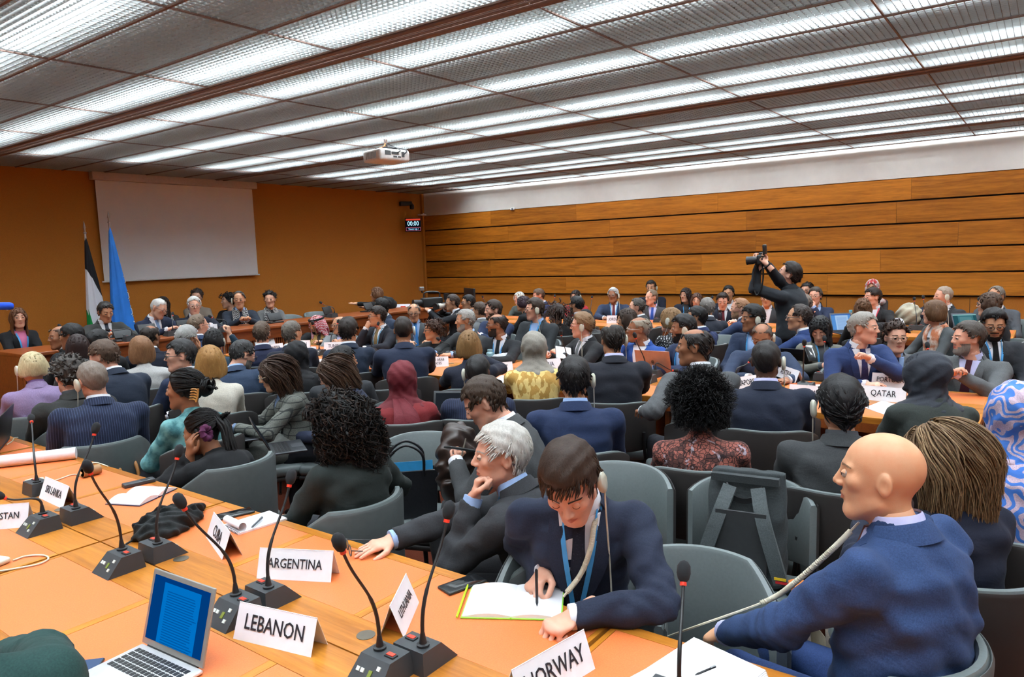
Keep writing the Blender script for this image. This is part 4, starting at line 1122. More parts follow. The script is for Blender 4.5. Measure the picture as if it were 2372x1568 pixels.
def make_chair(tub):
    root = empty('tub_armchair' if tub else 'side_chair')
    seat = Geo().rbox((0, 0.10, 0.425), (0.47 if tub else 0.46, 0.46, 0.075), 0.03, seg=3).obj('seat', M_LEATHER, root)
    Geo().rbox((0, 0.12, 0.375), (0.44, 0.42, 0.03), 0.012).obj('seat_base', M_SHELL, root)
    if tub:
        v, f = back_panel(104, 0.262, 0.292, 0.36, 0.80, 0.64, 34, 0.10, 0.03); Geo().add(v, f).obj('backrest', M_LEATHER, root)
        v, f = back_panel(103, 0.290, 0.304, 0.33, 0.792, 0.632, 34, 0.10, 0.03); Geo().add(v, f).obj('back_shell', plain('grey_shell', (74, 78, 78), 0.5), root)
    else:
        v, f = back_panel(58, 0.285, 0.315, 0.50, 0.835, None, 22, 0.08); Geo().add(v, f).obj('backrest', M_LEATHER, root)
        v, f = back_panel(57.5, 0.314, 0.328, 0.485, 0.832, None, 22, 0.08); Geo().add(v, f).obj('back_shell', M_SHELL, root)
        for s in (-1, 1): Geo().tube(smooth_path([(s*0.17, 0.0, 0.37), (s*0.19, -0.17, 0.39), (s*0.18, -0.205, 0.50), (s*0.175, -0.225, 0.62)], 12), 0.011, 7).obj('back_bracket', M_STEEL, root)
    for sx in (-1, 1):
        for y0, y1 in ((0.30, 0.34), (-0.05, -0.14)):
            lg = Geo().tube([(sx*0.17, y0, 0.38), (sx*0.205, y1, 0.012)], [0.013, 0.010], 8).obj('leg', M_STEEL, root)
            Geo().tube([(sx*0.205, y1, 0.0), (sx*0.205, y1, 0.012)], 0.014, 8).obj('glide', M_CHROME, lg)
    return root
CH = {True: make_chair(True), False: make_chair(False)}
CH_USED = {True: False, False: False}
def chair_at(loc, fa, label, tub=False):
    if not CH_USED[tub]: o = CH[tub]; CH_USED[tub] = True
    else: o = copy_tree(CH[tub])
    o.location = loc; o.rotation_euler = (0, 0, fa - math.pi/2)
    tag(o, label, 'chair', 'grey leather conference chairs'); return o
def chairs_for_people():
    for p in PEOPLE:
        if not p['seat'] or p['chair'] is None: continue
        tub = p['chair'] == 'tub'
        chair_at(p['loc'], p['fa'], ('grey tub armchair under the ' if tub else 'grey chair under the ') + ' '.join(p['label'].split()[:11]), tub)
# ================================================================ desks in three double rows
M_PAD = None
def padmat():
    t = NT('orange_leather'); v = t.coord('Object'); n = t.noise(v, 220, 4, 0.7); b = t.noise(v, 3.0, 4)
    t.set(t.mix(t.math('MULTIPLY', b, 0.4), t.ramp(n, [(0.3, lin((206, 102, 50))), (0.7, lin((220, 122, 68)))]), lin((212, 108, 54))), 0.42, 0, 0.4); t.bump(n, 0.1, 0.002); return t.m
M_PAD = padmat()
TT = 0.75
DESKS = []
def desk(x_in, x_out, y0, y1, label, npad=3):
    """half desk: x_in at the spine of the double row, x_out the sitter's edge"""
    s = 1 if x_out > x_in else -1; L = y1 - y0 - 0.014; Wd = abs(x_out - x_in) - 0.006
    r = empty('desk', ((x_in + x_out) / 2, (y0 + y1) / 2, 0)); tag(r, label, 'desk', 'conference desks in double rows')
    band = 0.148; fr = 0.042
    Geo().box((0, 0, TT - 0.022), (Wd, L, 0.036)).obj('top', M_WOODTAB, r, smooth=False)
    Geo().box((-s * (Wd/2 - band/2), 0, TT - 0.002), (band, L, 0.004)).obj('centre_strip', M_WOODTAB, r, smooth=False)
    Geo().box((s * (Wd/2 - fr/2), 0, TT - 0.002), (fr, L, 0.004)).obj('edge_strip', M_WOODTAB, r, smooth=False)
    pw = Wd - band - fr - 0.003; st = 0.032; pl = (L - st * npad) / npad; xc = s * (Wd/2 - fr - 0.0015 - pw/2)
    for k in range(npad):
        yc = -L/2 + st/2 + pl/2 + k * (pl + st); Geo().box((xc, yc, TT - 0.0025), (pw, pl - 0.003, 0.004)).obj('leather_pad', M_PAD, r, smooth=False)
    for k in range(npad + 1):
        w = st if 0 < k < npad else st/2; yc = -L/2 + (w/2 if k == 0 else -w/2 if k == npad else 0) + k * (pl + st) * (1 if k < npad else L / (npad * (pl + st)))
        Geo().box((xc, yc, TT - 0.002), (pw, w, 0.004)).obj('divider_strip', M_WOODX, r, smooth=False)
    Geo().box((s * (Wd/2 - 0.012), 0, TT - 0.07), (0.022, L, 0.06)).obj('apron', M_PODIUM, r, smooth=False)
    Geo().box((-s * (Wd/2 - 0.015), 0, 0.40), (0.022, L - 0.02, 0.62)).obj('modesty_panel', M_PODIUM, r, smooth=False)
    for sy in (-1, 1):
        Geo().box((0.02 * s, sy * (L/2 - 0.05), 0.355), (Wd * 0.72, 0.035, 0.71)).obj('leg_panel', M_PODIUM, r, smooth=False)
    # slotted cable outlet discs
    for yc in ((-L/4, L/4) if s > 0 else ()):
        d = Geo(); d.tube([(-s*(Wd/2 - 0.085), yc + 0.06, TT - 0.001), (-s*(Wd/2 - 0.085), yc + 0.06, TT + 0.0015)], 0.028, 20).obj('cable_outlet', plain('outlet_metal', (120, 112, 100), 0.35, metal=0.8), r)
    DESKS.append(r); return r
seg = 2.055
T1 = [-1.05 + seg * k for k in range(5)]
n1 = ['out at the near right end', 'beside the seam by the LITHUANIA card', 'under the CUBA and SRI LANKA side', 'running toward the podium on the left']
for k in range(4):
    y0, y1 = T1[k], T1[k+1]
    desk(1.27, 1.83, y0, y1, ['orange leather topped desk at the bald man in blue', 'orange leather topped desk carrying the ARGENTINA card', 'orange leather topped desk carrying the SRI LANKA card', 'orange leather topped desk by the purple jacket at far left'][k])
    if k >= 1: desk(1.27, 0.71, y0, y1, [None, 'orange leather topped desk under the silver laptop', 'orange leather topped desk carrying the card ending in STAN', 'orange leather topped desk at the left picture edge'][k])
T2 = [0.30 + seg * k for k in range(5)]
l2a = ['middle row desk carrying the QATAR card on its near side', 'middle row desk carrying the KUWAIT card on its near side', 'middle row desk under the LIBYA card on its near side', 'middle row desk nearest the podium, camera side']
l2b = ['middle row desk carrying the PORTUGAL card on its far side', 'middle row desk before the grey bearded man, far side', 'middle row desk before the man in red checked headdress', 'middle row desk nearest the podium, wall side']
for k in range(4):
    if k == 3: T2[4] = 8.2
    desk(5.55, 4.97, T2[k], T2[k+1], l2a[k]); desk(5.55, 6.13, T2[k], T2[k+1], l2b[k])
l3a = ['wall side row desk carrying the MALTA card', 'wall side row desk between MALTA and JORDAN cards', 'wall side row desk carrying the JORDAN card', 'wall side row desk next to the video tripod']
l3b = ['wall side row desk in front of the bald man with earpiece', 'wall side row desk in front of the man resting chin on hands', 'wall side row desk in front of the woman in red', 'wall side row desk in front of the woman with white hair']
T3 = [0.30 + seg * k for k in range(5)]
for k in range(4):
    desk(10.05, 9.49, T3[k], T3[k+1], l3a[k]); desk(10.05, 10.61, T3[k], T3[k+1], l3b[k])

# ---------------------------------------------------------------- podium
PX0, PX1, PY, PZ = 2.95, 9.30, 8.50, 1.0
pl_ = tag(Geo().box(((PX0 + PX1)/2 + 0.1, (PY + YW)/2, 0.10), (PX1 - PX0 + 0.5, YW - PY - 0.02, 0.20)).obj('platform', carpet(), smooth=False), 'low carpeted platform under the podium', kind='structure')
pod = tag(empty('podium_desk', ((PX0 + PX1)/2, PY, 0)), 'long wooden podium desk with ribbed front below the screen', 'desk')
hw = (PX1 - PX0) / 2
Geo().rbox((0, 0.36, PZ - 0.02), (2*hw, 0.74, 0.04), 0.008).obj('top', M_PODIUM, pod)
Geo().box((0, 0.03, PZ - 0.10), (2*hw - 0.02, 0.03, 0.14)).obj('fascia', M_PODIUM, pod, smooth=False)
Geo().box((0, 0.08, 0.43), (2*hw - 0.04, 0.02, 0.84)).obj('backing_panel', M_DARK, pod, smooth=False)
rb = Geo(); M_RIB = wood('rib_wood', (112, 52, 20), (152, 78, 34), axis=2, sc=1.2)
for k in range(int(2*hw / 0.034)): rb.box((-hw + 0.03 + 0.034 * k, 0.06, 0.455), (0.020, 0.035, 0.77))
rb.obj('ribbed_front', M_RIB, pod, smooth=False)['kind'] = 'stuff'
Geo().box((0, 0.05, 0.04), (2*hw, 0.05, 0.08)).obj('plinth', M_PODIUM, pod, smooth=False)
for s in (-1, 1): Geo().box((s * (hw - 0.02), 0.38, 0.49), (0.03, 0.66, 0.98)).obj('end_panel', M_PODIUM, pod, smooth=False)
# ================================================================ the people
NAVY, DNAVY, BLACK, CHAR, GREY, BLUE = (30, 38, 62), (24, 29, 46), (24, 25, 28), (48, 50, 54), (88, 90, 92), (36, 70, 132)
LIGHT, PINK, TAN, BROWN, DARK = (208, 160, 134), (218, 166, 142), (188, 138, 106), (146, 98, 70), (84, 56, 44)
WHITE, SKY, LAV = (224, 226, 232), (150, 178, 220), (190, 190, 226)
HB, HD, HBR, HLB, HBL, HG, HW, HSP = (22, 20, 20), (38, 29, 24), (74, 50, 34), (112, 80, 52), (170, 130, 82), (128, 124, 118), (206, 204, 198), (74, 70, 66)
LAN = (62, 146, 206)
P = person
# ---- podium, sitting on the platform
FZ = 0.2
def pod_(px, py): return dict(floor_z=FZ, desk_dz=0.05)
P('woman with long brown hair in black jacket and pink sweater', 43, 737, 205, 190, y=9.55, female=True, hair='long', hc=(92, 58, 36), hc2=(150, 104, 66), top=BLACK, shirt=(206, 110, 150), vdep=0.42, collar=False, lanyard=LAN, skin_c=LIGHT, arms=('lap', 'lap'), floor_z=0.1, legs=BLACK)
P('man in grey suit looking down beside the flags', 245, 724, 196, 200, y=9.35, pitch=-16, lean=0.12, top=(62, 62, 60), shirt=WHITE, tie=(70, 84, 100), hair='short', hc=(44, 40, 38), skin_c=TAN, arms=(dict(p=(-.12, .42, .86)), dict(p=(.1, .44, .86))), floor_z=FZ)
P('white haired man in navy suit bowed over papers', 368, 716, 212, 232, y=9.2, pitch=-22, roll=-8, lean=0.16, top=NAVY, shirt=WHITE, tie=(128, 164, 208), hair='crew', hc=(196, 192, 186), skin_c=LIGHT, glasses=(60, 56, 54), arms=(dict(p=(-.12, .46, .86)), dict(p=(.1, .46, .86))), floor_z=FZ)
P('white haired man with moustache speaking at the podium', 450, 710, 186, 186, y=9.25, lean=0.10, top=DNAVY, shirt=WHITE, tie=(196, 196, 206), hair='short', hc=HW, skin_c=PINK, glasses=(150, 140, 130), beard='mustache', bc=HW, wide=1.06, arms=(dict(p=(-.14, .46, .86)), dict(p=(.14, .46, .86))), floor_z=FZ)
P('man with black and white checked scarf clasping his hands', 554, 696, 190, 176, y=9.3, lean=0.12, top=(34, 42, 56), shirt=SKY, tie=NAVY, hair='recede', hc=(60, 52, 46), skin_c=TAN, scarf=(214, 214, 210), scarfk='net', scarf2=(34, 34, 36), ear='R', arms=(dict(p=(-.03, .44, .88), pose='fist'), dict(p=(.03, .44, .88), pose='fist')), floor_z=FZ)
P('woman with short black curls in grey blazer and scarf', 625, 695, 196, 172, y=9.4, female=True, hair='curlshort', hc=HB, top=(104, 104, 104), shirt=(20, 20, 20), scarf=(212, 212, 210), scarfk='net', scarf2=(40, 40, 40), skin_c=LIGHT, floor_z=FZ)
P('woman with long dark hair behind the bowed man', 377, 706, 190, 160, y=10.3, female=True, hair='long', hc=(34, 24, 20), top=(46, 40, 38), lapel=False, scarf=(208, 208, 206), scarfk='net', scarf2=(40, 40, 40), skin_c=LIGHT, floor_z=FZ)
P('bespectacled woman in grey behind the speaking man', 456, 690, 200, 170, y=10.3, female=True, hair='up', hc=(48, 34, 28), top=(128, 112, 98), skin_c=LIGHT, glasses=(70, 50, 40), floor_z=FZ, lapel=False)
P('woman with black curls in black behind the scarfed man', 528, 698, 160, 100, y=10.2, female=True, hair='curly', vol=0.03, len=0.08, hc=HB, top=BLACK, skin_c=LIGHT, lapel=False, floor_z=FZ)
P('standing woman in black blazer stretching an arm over the podium', 872, 682, 112, 92, y=9.35, female=True, stand=True, floor_z=FZ, lean=0.22, face_open=0.02, hair='bob', len=0.02, thick=0.022, hc=(96, 64, 42), hc2=(150, 108, 70), top=BLACK, skin_c=TAN, arms=(dict(p=(0.05, 0.80, 0.92), pose='flat', hint=(-.3, -.2, -.9)), dict(p=(0.30, 0.34, 0.82), pose='flat')), legs=BLACK, bow=0.02, size=0.94)
# ---- rows between the camera side desks and the middle row, left part
P('man with thick black hair in dark suit near the podium end', 165, 782, 30, 60, x=3.1, top=BLACK, hair='short', hc=HB, skin_c=BROWN, shirt=WHITE)
P('balding man half hidden at the podium end', 138, 783, 60, 110, z=1.12, y=8.2, top=BLACK, hair='balding', hc=(70, 48, 34), skin_c=BROWN, shirt=WHITE)
P('woman with smooth dark brown bob seen from behind', 180, 806, 10, 10, z=1.15, female=True, hair='bob', len=0.05, hc=(44, 30, 28), top=GREY, skin_c=LIGHT)
P('dark haired man with glasses looking right by the podium', 231, 794, 0, -60, z=1.13, y=7.4, top=BLACK, hair='short', hc=HB, glasses=(30, 30, 30), skin_c=LIGHT, shirt=WHITE)
P('brown haired man in navy leaning to the left', 240, 828, 30, 52, x=2.52, pitch=-14, lean=0.16, top=(32, 42, 60), hair='short', hc=(84, 66, 54), skin_c=PINK, shirt=WHITE, wide=1.1)
P('woman with full wavy brown hair in pale grey jacket', 326, 812, 6, 20, x=3.12, female=True, hair='bob', len=0.06, thick=0.04, wave=0.008, hc=(120, 84, 56), hc2=(176, 130, 90), top=(184, 182, 178), skin_c=LIGHT, lapel=False)
P('balding man in navy behind the wavy haired woman', 350, 782, 0, -30, z=1.13, top=DNAVY, hair='balding', hc=HD, skin_c=BROWN, shirt=WHITE)
P('man with dark glasses turned in profile to the left', 416, 826, 40, 92, z=1.15, top=(34, 46, 74), hair='short', hc=(46, 44, 44), glasses=(24, 24, 26), skin_c=PINK, shirt=WHITE)
P('grey haired man with a hand at his face', 436, 786, 0, -48, x=4.05, top=CHAR, hair='wavy', hc=(150, 148, 144), skin_c=TAN, glasses=(60, 60, 60), arms=('lap', 'cheek'))
P('man in blue suit in profile before the podium card', 461, 756, 10, -62, z=1.13, y=7.6, top=(38, 58, 92), hair='recede', hc=(110, 92, 76), skin_c=PINK, glasses=(40, 30, 26), shirt=WHITE)
P('woman with short black hair and earpiece raising a hand', 497, 792, 6, -24, x=3.85, female=True, hair='bob', len=-0.02, thick=0.02, hc=HB, top=(30, 58, 76), ear='R', skin_c=LIGHT, lapel=False, arms=('lap', dict(p=(.16, .24, 1.16), hint=(.6, -.1, -1), pose='fist', dir=(0, .1, 1))))
P('woman with golden blonde bob in cream jacket', 487, 842, 4, 6, z=1.15, female=True, hair='bob', len=0.05, thick=0.034, hc=(150, 108, 58), hc2=(216, 176, 116), top=(222, 214, 196), neck_c=(24, 22, 22), skin_c=LIGHT, lapel=False)
P('bearded man with glasses reading, in blue grey suit', 563, 824, -12, -62, x=3.5, pitch=-22, lean=0.14, top=(44, 62, 88), hair='recede', hc=(48, 46, 46), beard='full', bc=(110, 104, 98), glasses=(24, 24, 24), skin_c=PINK, shirt=SKY)
P('woman with short pale blonde hair in lilac jacket', 76, 853, 8, 14, x=2.2, female=True, hair='bob', len=0.01, thick=0.026, hc=(196, 180, 140), hc2=(236, 226, 196), top=(152, 128, 172), ear='L', earx=0.024, skin_c=PINK, lapel=True, shirt=(120, 90, 140), wide=1.12, chair='tub')
P('person with dark grey curls in charcoal jacket', 159, 872, 16, 20, x=2.15, hair='curlshort', hc=(72, 66, 62), hc2=(130, 124, 118), top=(52, 52, 50), skin_c=PINK, wide=1.08, chair='tub', shirt=CHAR)
P('man with cropped grey hair in navy pinstripe suit', 214, 882, 6, 22, x=2.05, hair='crew', hc=(122, 110, 100), hc2=(170, 160, 150), top=(30, 40, 66), topk='pinstripe', top2=(66, 78, 108), shirt=WHITE, ear='L', skin_c=PINK, wide=1.16, roll=-6, lean=0.08, chair='tub')
P('woman with black hair in a claw clip and teal shawl', 425, 905, 30, 66, z=1.10, female=True, hair='up', hc=HB, top=(52, 118, 124), topk='melange', top2=(110, 160, 160), skin_c=BROWN, lapel=False, arms=('lap', 'lap'))
P('woman with purple scrunchie in black resting head on hand', 466, 1003, 34, 60, z=1.02, x=2.16, female=True, hair='pony', len=0.24, hc=HB, top=(26, 27, 30), skin_c=BROWN, lapel=False, pitch=-18, lean=0.22, roll=10, arms=('cheek', dict(p=(.12, .30, .80))), chair='tub')
# ---- middle row, left part
P('man with thinning brown hair in navy seen from behind', 607, 774, 2, -10, z=1.14, x=4.45, top=(32, 38, 66), hair='recede', hc=(86, 70, 58), skin_c=PINK, shirt=WHITE)
P('grey templed man in dark navy turned to the right', 678, 774, 0, -42, z=1.16, x=4.5, top=(32, 36, 50), hair='recede', hc=(96, 88, 80), skin_c=TAN, shirt=WHITE)
P('woman wearing a black headscarf behind the LIBYA card', 690, 826, 0, -20, x=3.7, female=True, hair='hijab', veil=(20, 20, 24), top=BLACK, lapel=False, skin_c=LIGHT)
P('man in red checked headdress and gold edged black cloak', 733, 752, 170, 128, x=6.45, pitch=-16, hair='ghutra', veil=(222, 200, 204), veilk='net', veil2=(176, 40, 56), top=(22, 22, 24), shirt=(30, 28, 28), skin_c=TAN, arms=('table', 'table'), beard='goatee', scarf=(196, 152, 70))
P('bald man with glasses in light grey suit', 786, 754, 176, 118, x=6.4, top=(118, 122, 124), hair='balding', hc=(120, 104, 90), glasses=(70, 66, 64), skin_c=TAN, shirt=LAV, tie=(60, 66, 110), arms=('clasp', 'clasp'))
P('dark haired man in navy with hands joined on desk', 808, 768, 0, -14, x=4.55, top=(32, 44, 64), hair='short', hc=(40, 32, 28), skin_c=TAN, shirt=WHITE, arms=('table', dict(p=(.22, .44, .80))))
P('man with glasses holding a hand to his mouth', 873, 734, 138, 96, x=6.3, top=(32, 34, 44), hair='short', hc=HD, glasses=(40, 30, 28), skin_c=TAN, shirt=WHITE, tie=(140, 120, 70), lanyard=(90, 140, 170), arms=('table', 'mouth'))
P('dark haired man in blue behind the thoughtful man', 882, 712, 120, 60, x=7.0, top=(42, 54, 76), hair='short', hc=HB, skin_c=TAN, shirt=WHITE)
P('balding man with blue tie and badge in grey suit', 959, 725, 186, 176, x=7.0, pitch=-8, top=(78, 82, 86), hair='balding', hc=(110, 100, 90), glasses=(90, 80, 76), skin_c=TAN, shirt=SKY, tie=(40, 130, 206), arms=('table', 'table'))
P('broad man in navy suit with cropped dark hair', 934, 766, 4, 0, x=4.6, top=(32, 42, 66), hair='crew', hc=(42, 34, 30), skin_c=BROWN, shirt=None, wide=1.14, arms=('table', 'table'), ear='R')
P('woman with brown curls and glasses in black shawl', 1002, 766, 150, 98, x=6.2, female=True, hair='curly', vol=0.022, len=0.06, hc=(66, 42, 30), top=(28, 27, 28), glasses=(60, 44, 36), skin_c=TAN, lapel=False, arms=('table', 'table'))
# ---- centre aisle rows
P('woman with half tied brown hair in checked grey blazer typing', 634, 868, -8, 78, z=1.08, x=3.0, body_dummy=0, female=True, hair='straight', len=0.16, wave=0.008, hc=(58, 40, 30), hc2=(96, 66, 46), top=(112, 114, 108), topk='check', top2=(54, 56, 56), shirt=(90, 110, 140), glasses=(196, 180, 150), skin_c=TAN, pitch=-14, lanyard=LAN, arms=('type', 'type'), legs=(112, 114, 108)) if False else P('woman with half tied brown hair in checked grey blazer typing', 634, 868, 96, 92, x=3.05, female=True, hair='straight', len=0.16, wave=0.008, hc=(58, 40, 30), hc2=(96, 66, 46), top=(116, 118, 112), topk='check', top2=(54, 56, 56), shirt=(90, 110, 140), glasses=(196, 180, 150), skin_c=TAN, pitch=-16, lean=0.12, arms=(dict(p=(-.08, .40, .74)), dict(p=(.08, .38, .74))), legs=(112, 114, 108), part=0.0)
P('woman with straight brown hair and glasses reading, navy top', 772, 868, 70, 84, x=3.3, z=1.1, female=True, hair='straight', len=0.12, wave=0.003, hc=(64, 44, 32), hc2=(108, 78, 56), top=(42, 50, 74), glasses=(50, 44, 48), skin_c=PINK, pitch=-26, lapel=False, lean=0.12)
P('black haired man in profile behind the reading woman', 797, 840, -10, -66, x=3.7, top=(44, 46, 50), hair='short', hc=HB, skin_c=BROWN, shirt=WHITE)
P('woman with big black curls in dark green jacket', 778, 985, 40, 76, z=1.16, x=2.1, female=True, hair='curly', vol=0.05, len=0.15, hc=(22, 20, 20), hc2=(70, 48, 34), top=(36, 44, 42), skin_c=TAN, wide=1.18, lapel=False, hlod=0, arms=('lap', dict(p=(.20, .22, .72), hint=(.9, -.4, -.3))), chair='tub', folds=0.005)
P('woman in wine red headscarf and red jacket', 934, 880, 4, -18, x=3.36, female=True, hair='hijab', veil=(112, 22, 36), top=(132, 30, 36), lapel=False, tail=True, skin_c=LIGHT, arms=('lap', dict(p=(.12, .40, .74))), wide=1.08)
P('man with dark cropped hair and earpiece in navy pinstripe', 1108, 866, -6, -14, x=3.7, hair='crew', hc=(34, 32, 32), top=(28, 36, 60), topk='pinstripe', top2=(56, 64, 92), ear='L', skin_c=DARK, shirt=WHITE)
P('man in charcoal suit bent over his phone', 1122, 936, 74, 84, x=2.75, pitch=-30, lean=0.20, hair='short', hc=(62, 48, 38), top=(70, 72, 74), shirt=WHITE, skin_c=PINK, arms=('phone', 'phone'), wide=1.04, legs=(60, 62, 64))
P('white haired man in dark suit with hand on the desk', 1157, 1058, 66, 100, x=2.2, hair='side', folds=0.006, hc=(196, 192, 184), hc2=(238, 236, 230), top=(52, 53, 57), shirt=SKY, lanyard=LAN, skin_c=PINK, lean=0.16, arms=('chin', dict(p=(0, 0, 0), px=(868, 1262, 0.775), pose='flat', hint=(.9, -.5, .1), palm=(0, 0, 1))), chair='tub', wide=1.06, legs=(50, 50, 54), bow=0.05)
P('young man in navy suit writing in a notebook', 1322, 1122, 178, 168, x=1.84, pitch=-38, roll=4, lean=0.26, hair='side', fringe=8, hc=(52, 36, 27), hc2=(104, 76, 56), folds=0.006, top=(36, 44, 66), shirt=WHITE, tie=(24, 27, 44), tiek='tweed', tie2=(110, 110, 130), skin_c=PINK, lanyard=LAN, ear='L', cable=0.30, vdep=0.36, arms=(dict(p=(0, 0, 0), px=(1330, 1428, 0.785), pose='fist', palm=(0.1, .1, 1), dir=(0.75, .62, -.12), hint=(-1, -.2, .1)), dict(p=(0, 0, 0), px=(1262, 1318, 0.815), pose='hold', palm=(.55, .1, .8), dir=(.40, .85, -.34), hint=(.35, -1, -.3))), chair='tub')
P('woman in silver grey headscarf and yellow patterned dress', 1236, 806, 4, 10, x=4.4, female=True, hair='hijab', veil=(150, 142, 130), top=(206, 152, 44), topk='blotch', top2=(226, 196, 126), lapel=False, skin_c=LIGHT, wide=1.14, arms=('table', 'table'))
P('woman with golden brown hair clip in navy tweed', 1086, 802, 4, 2, x=4.5, female=True, hair='bob', len=0.04, thick=0.028, hc=(122, 90, 54), hc2=(186, 144, 92), top=(30, 34, 50), topk='tweed', top2=(72, 78, 110), lapel=False, skin_c=LIGHT, wide=1.08, arms=('table', dict(p=(.10, .36, 1.0), hint=(.9, 0, -.4))))
P('dark haired man in blue suit with earpiece seen from behind', 1330, 880, 2, 4, x=3.35, hair='short', hc=(30, 27, 27), top=(32, 48, 84), shirt=SKY, ear='R', earx=0.016, skin_c=TAN, wide=1.1)
P('man with thinning dark hair and glasses in black suit', 1418, 788, 6, 16, x=4.55, hair='balding', hc=(44, 38, 34), top=(34, 36, 46), glasses=(40, 30, 28), ear='R', skin_c=TAN, shirt=LAV, wide=1.1, arms=('table', 'table'))
P('grey bearded man in profile in charcoal suit', 1076, 744, 140, 96, x=6.35, hair='short', hc=(150, 146, 140), beard='full', bc=(160, 156, 150), top=(58, 60, 62), skin_c=TAN, shirt=SKY, arms=('table', 'table'))
P('man with dark beard and lanyard leaning on the desk', 1150, 754, 158, 92, x=6.05, hair='balding', hc=(40, 32, 28), beard='full', glasses=(30, 26, 26), top=(36, 38, 42), skin_c=BROWN, shirt=WHITE, tie=(24, 26, 30), lanyard=LAN, arms=('clasp', 'clasp'))
P('man with brown beard in blue suit crossing his arms', 1141, 720, 150, 112, x=7.2, hair='side', hc=(50, 36, 28), beard='full', bc=(84, 62, 46), beards=0.6, top=(38, 52, 86), skin_c=PINK, shirt=WHITE, tie=(120, 160, 214), arms=('cross', 'cross'))
P('man in grey jacket with brown hair seen from behind', 1110, 722, 20, 60, x=7.9, hair='short', hc=(66, 50, 40), top=(104, 106, 108), glasses=(30, 30, 30), skin_c=TAN, shirt=WHITE)
P('man aiming a camera with a white telephoto lens', 1047, 702, 96, 94, x=8.6, hair='short', hc=(52, 40, 34), top=(34, 35, 40), glasses=(50, 44, 40), skin_c=TAN, shirt=WHITE, arms=(dict(p=(-.02, .42, 1.02), hint=(-.6, -.2, -.8), pose='hold'), dict(p=(.10, .16, 1.03), hint=(.8, -.2, -.6), pose='hold')))
P('dark haired man with glasses beside the telephoto man', 1084, 702, 130, 98, x=9.0, hair='short', hc=HB, glasses=(30, 30, 30), top=(86, 88, 90), skin_c=TAN, shirt=SKY)
P('woman with long white hair at the wall desk', 1202, 691, 150, 128, x=10.9, female=True, hair='long', len=0.12, hc=(206, 206, 196), hc2=(236, 236, 228), top=(84, 92, 86), topk='tweed', top2=(170, 176, 170), lapel=False, skin_c=PINK)
P('woman with plum dark hair in black jacket in profile', 1211, 704, 60, 88, x=9.0, female=True, hair='bob', len=0.01, thick=0.02, hc=(44, 26, 34), top=BLACK, skin_c=TAN)
P('man with brown hair in navy bending to his neighbour', 1247, 686, 120, 104, x=10.8, pitch=-12, hair='short', hc=(92, 72, 58), top=(40, 48, 84), skin_c=PINK, shirt=WHITE)
P('man with earpiece and blue lanyard in dark grey suit', 1237, 718, 150, 104, x=6.95, hair='side', hc=(54, 42, 34), glasses=(80, 60, 50), top=(50, 54, 58), skin_c=PINK, shirt=SKY, lanyard=LAN, ear='L', wide=1.08)
P('woman with mass of dark brown curls near wall desks', 1290, 730, 20, 20, x=7.75, female=True, hair='curly', vol=0.055, len=0.14, hc=(44, 28, 22), hc2=(84, 56, 40), top=(30, 28, 30), skin_c=TAN, lapel=False)
P('woman in red jacket with dark hair and earpiece', 1333, 688, 180, 152, x=10.85, female=True, hair='straight', len=0.16, hc=(36, 26, 24), top=(190, 30, 44), shirt=(30, 26, 28), glasses=(50, 40, 40), ear='L', skin_c=LIGHT)
P('black haired bearded man in grey before the red woman', 1334, 708, 30, 56, x=8.7, hair='short', hc=HB, beard='full', top=(70, 72, 74), skin_c=TAN, shirt=WHITE)
P('woman in black headscarf sitting with her back turned', 1356, 738, 20, 10, x=8.15, female=True, hair='hijab', veil=(24, 24, 28), top=(66, 66, 66), lapel=False, skin_c=LIGHT)
P('man with sandy hair holding an open white notebook', 1346, 756, 120, 86, x=6.3, hair='wavy', hc=(124, 94, 66), hc2=(170, 138, 100), glasses=(150, 60, 50), top=(38, 39, 42), skin_c=PINK, shirt=WHITE, tie=(120, 130, 130), ear='R' if False else 'L', wide=1.06, arms=(dict(p=(-.1, .36, .86), pose='hold'), dict(p=(.1, .40, .84), pose='hold')))
P('grey haired man behind the JORDAN card', 1420, 685, 178, 160, x=10.75, hair='short', hc=(178, 178, 176), glasses=(90, 80, 76), top=(40, 54, 82), shirt=WHITE, tie=(120, 44, 56), ear='L', lanyard=LAN, skin_c=BROWN, wide=1.12, arms=('table', 'table'))
P('woman with sunglasses pushed up on brown hair', 1450, 742, 150, 110, x=7.0, female=True, hair='bob', len=0.04, hc=(52, 38, 30), top=(60, 56, 54), skin_c=TAN, lapel=False)
P('bald man in bright blue suit covering his mouth', 1478, 764, 150, 96, x=6.25, hair='balding', hc=(140, 128, 112), glasses=(150, 140, 130), top=(36, 84, 168), skin_c=BROWN, shirt=WHITE, arms=('table', 'mouth'), wide=1.08)
P('cropped balding man in grey suit near the wall desks', 1474, 713, 70, 90, x=8.85, hair='recede', hc=(70, 62, 56), top=(64, 66, 70), skin_c=PINK, shirt=WHITE)
P('dark haired man with earpiece against the wall', 1508, 668, 176, 170, x=11.4, hair='short', hc=HB, top=DNAVY, ear='L', skin_c=TAN, shirt=WHITE)
P('man with thinning hair and blue tie at wall desk', 1508, 690, 176, 130, x=10.75, hair='recede', hc=(112, 96, 80), top=(70, 72, 76), skin_c=PINK, shirt=LAV, tie=(40, 84, 180))
P('woman with fair hair in black and white patterned top', 1552, 742, 30, 70, x=6.8, female=True, hair='bob', len=0.03, hc=(122, 92, 60), hc2=(170, 136, 96), top=(208, 206, 202), topk='zigzag', top2=(30, 30, 32), ear='L', skin_c=PINK, lapel=False)
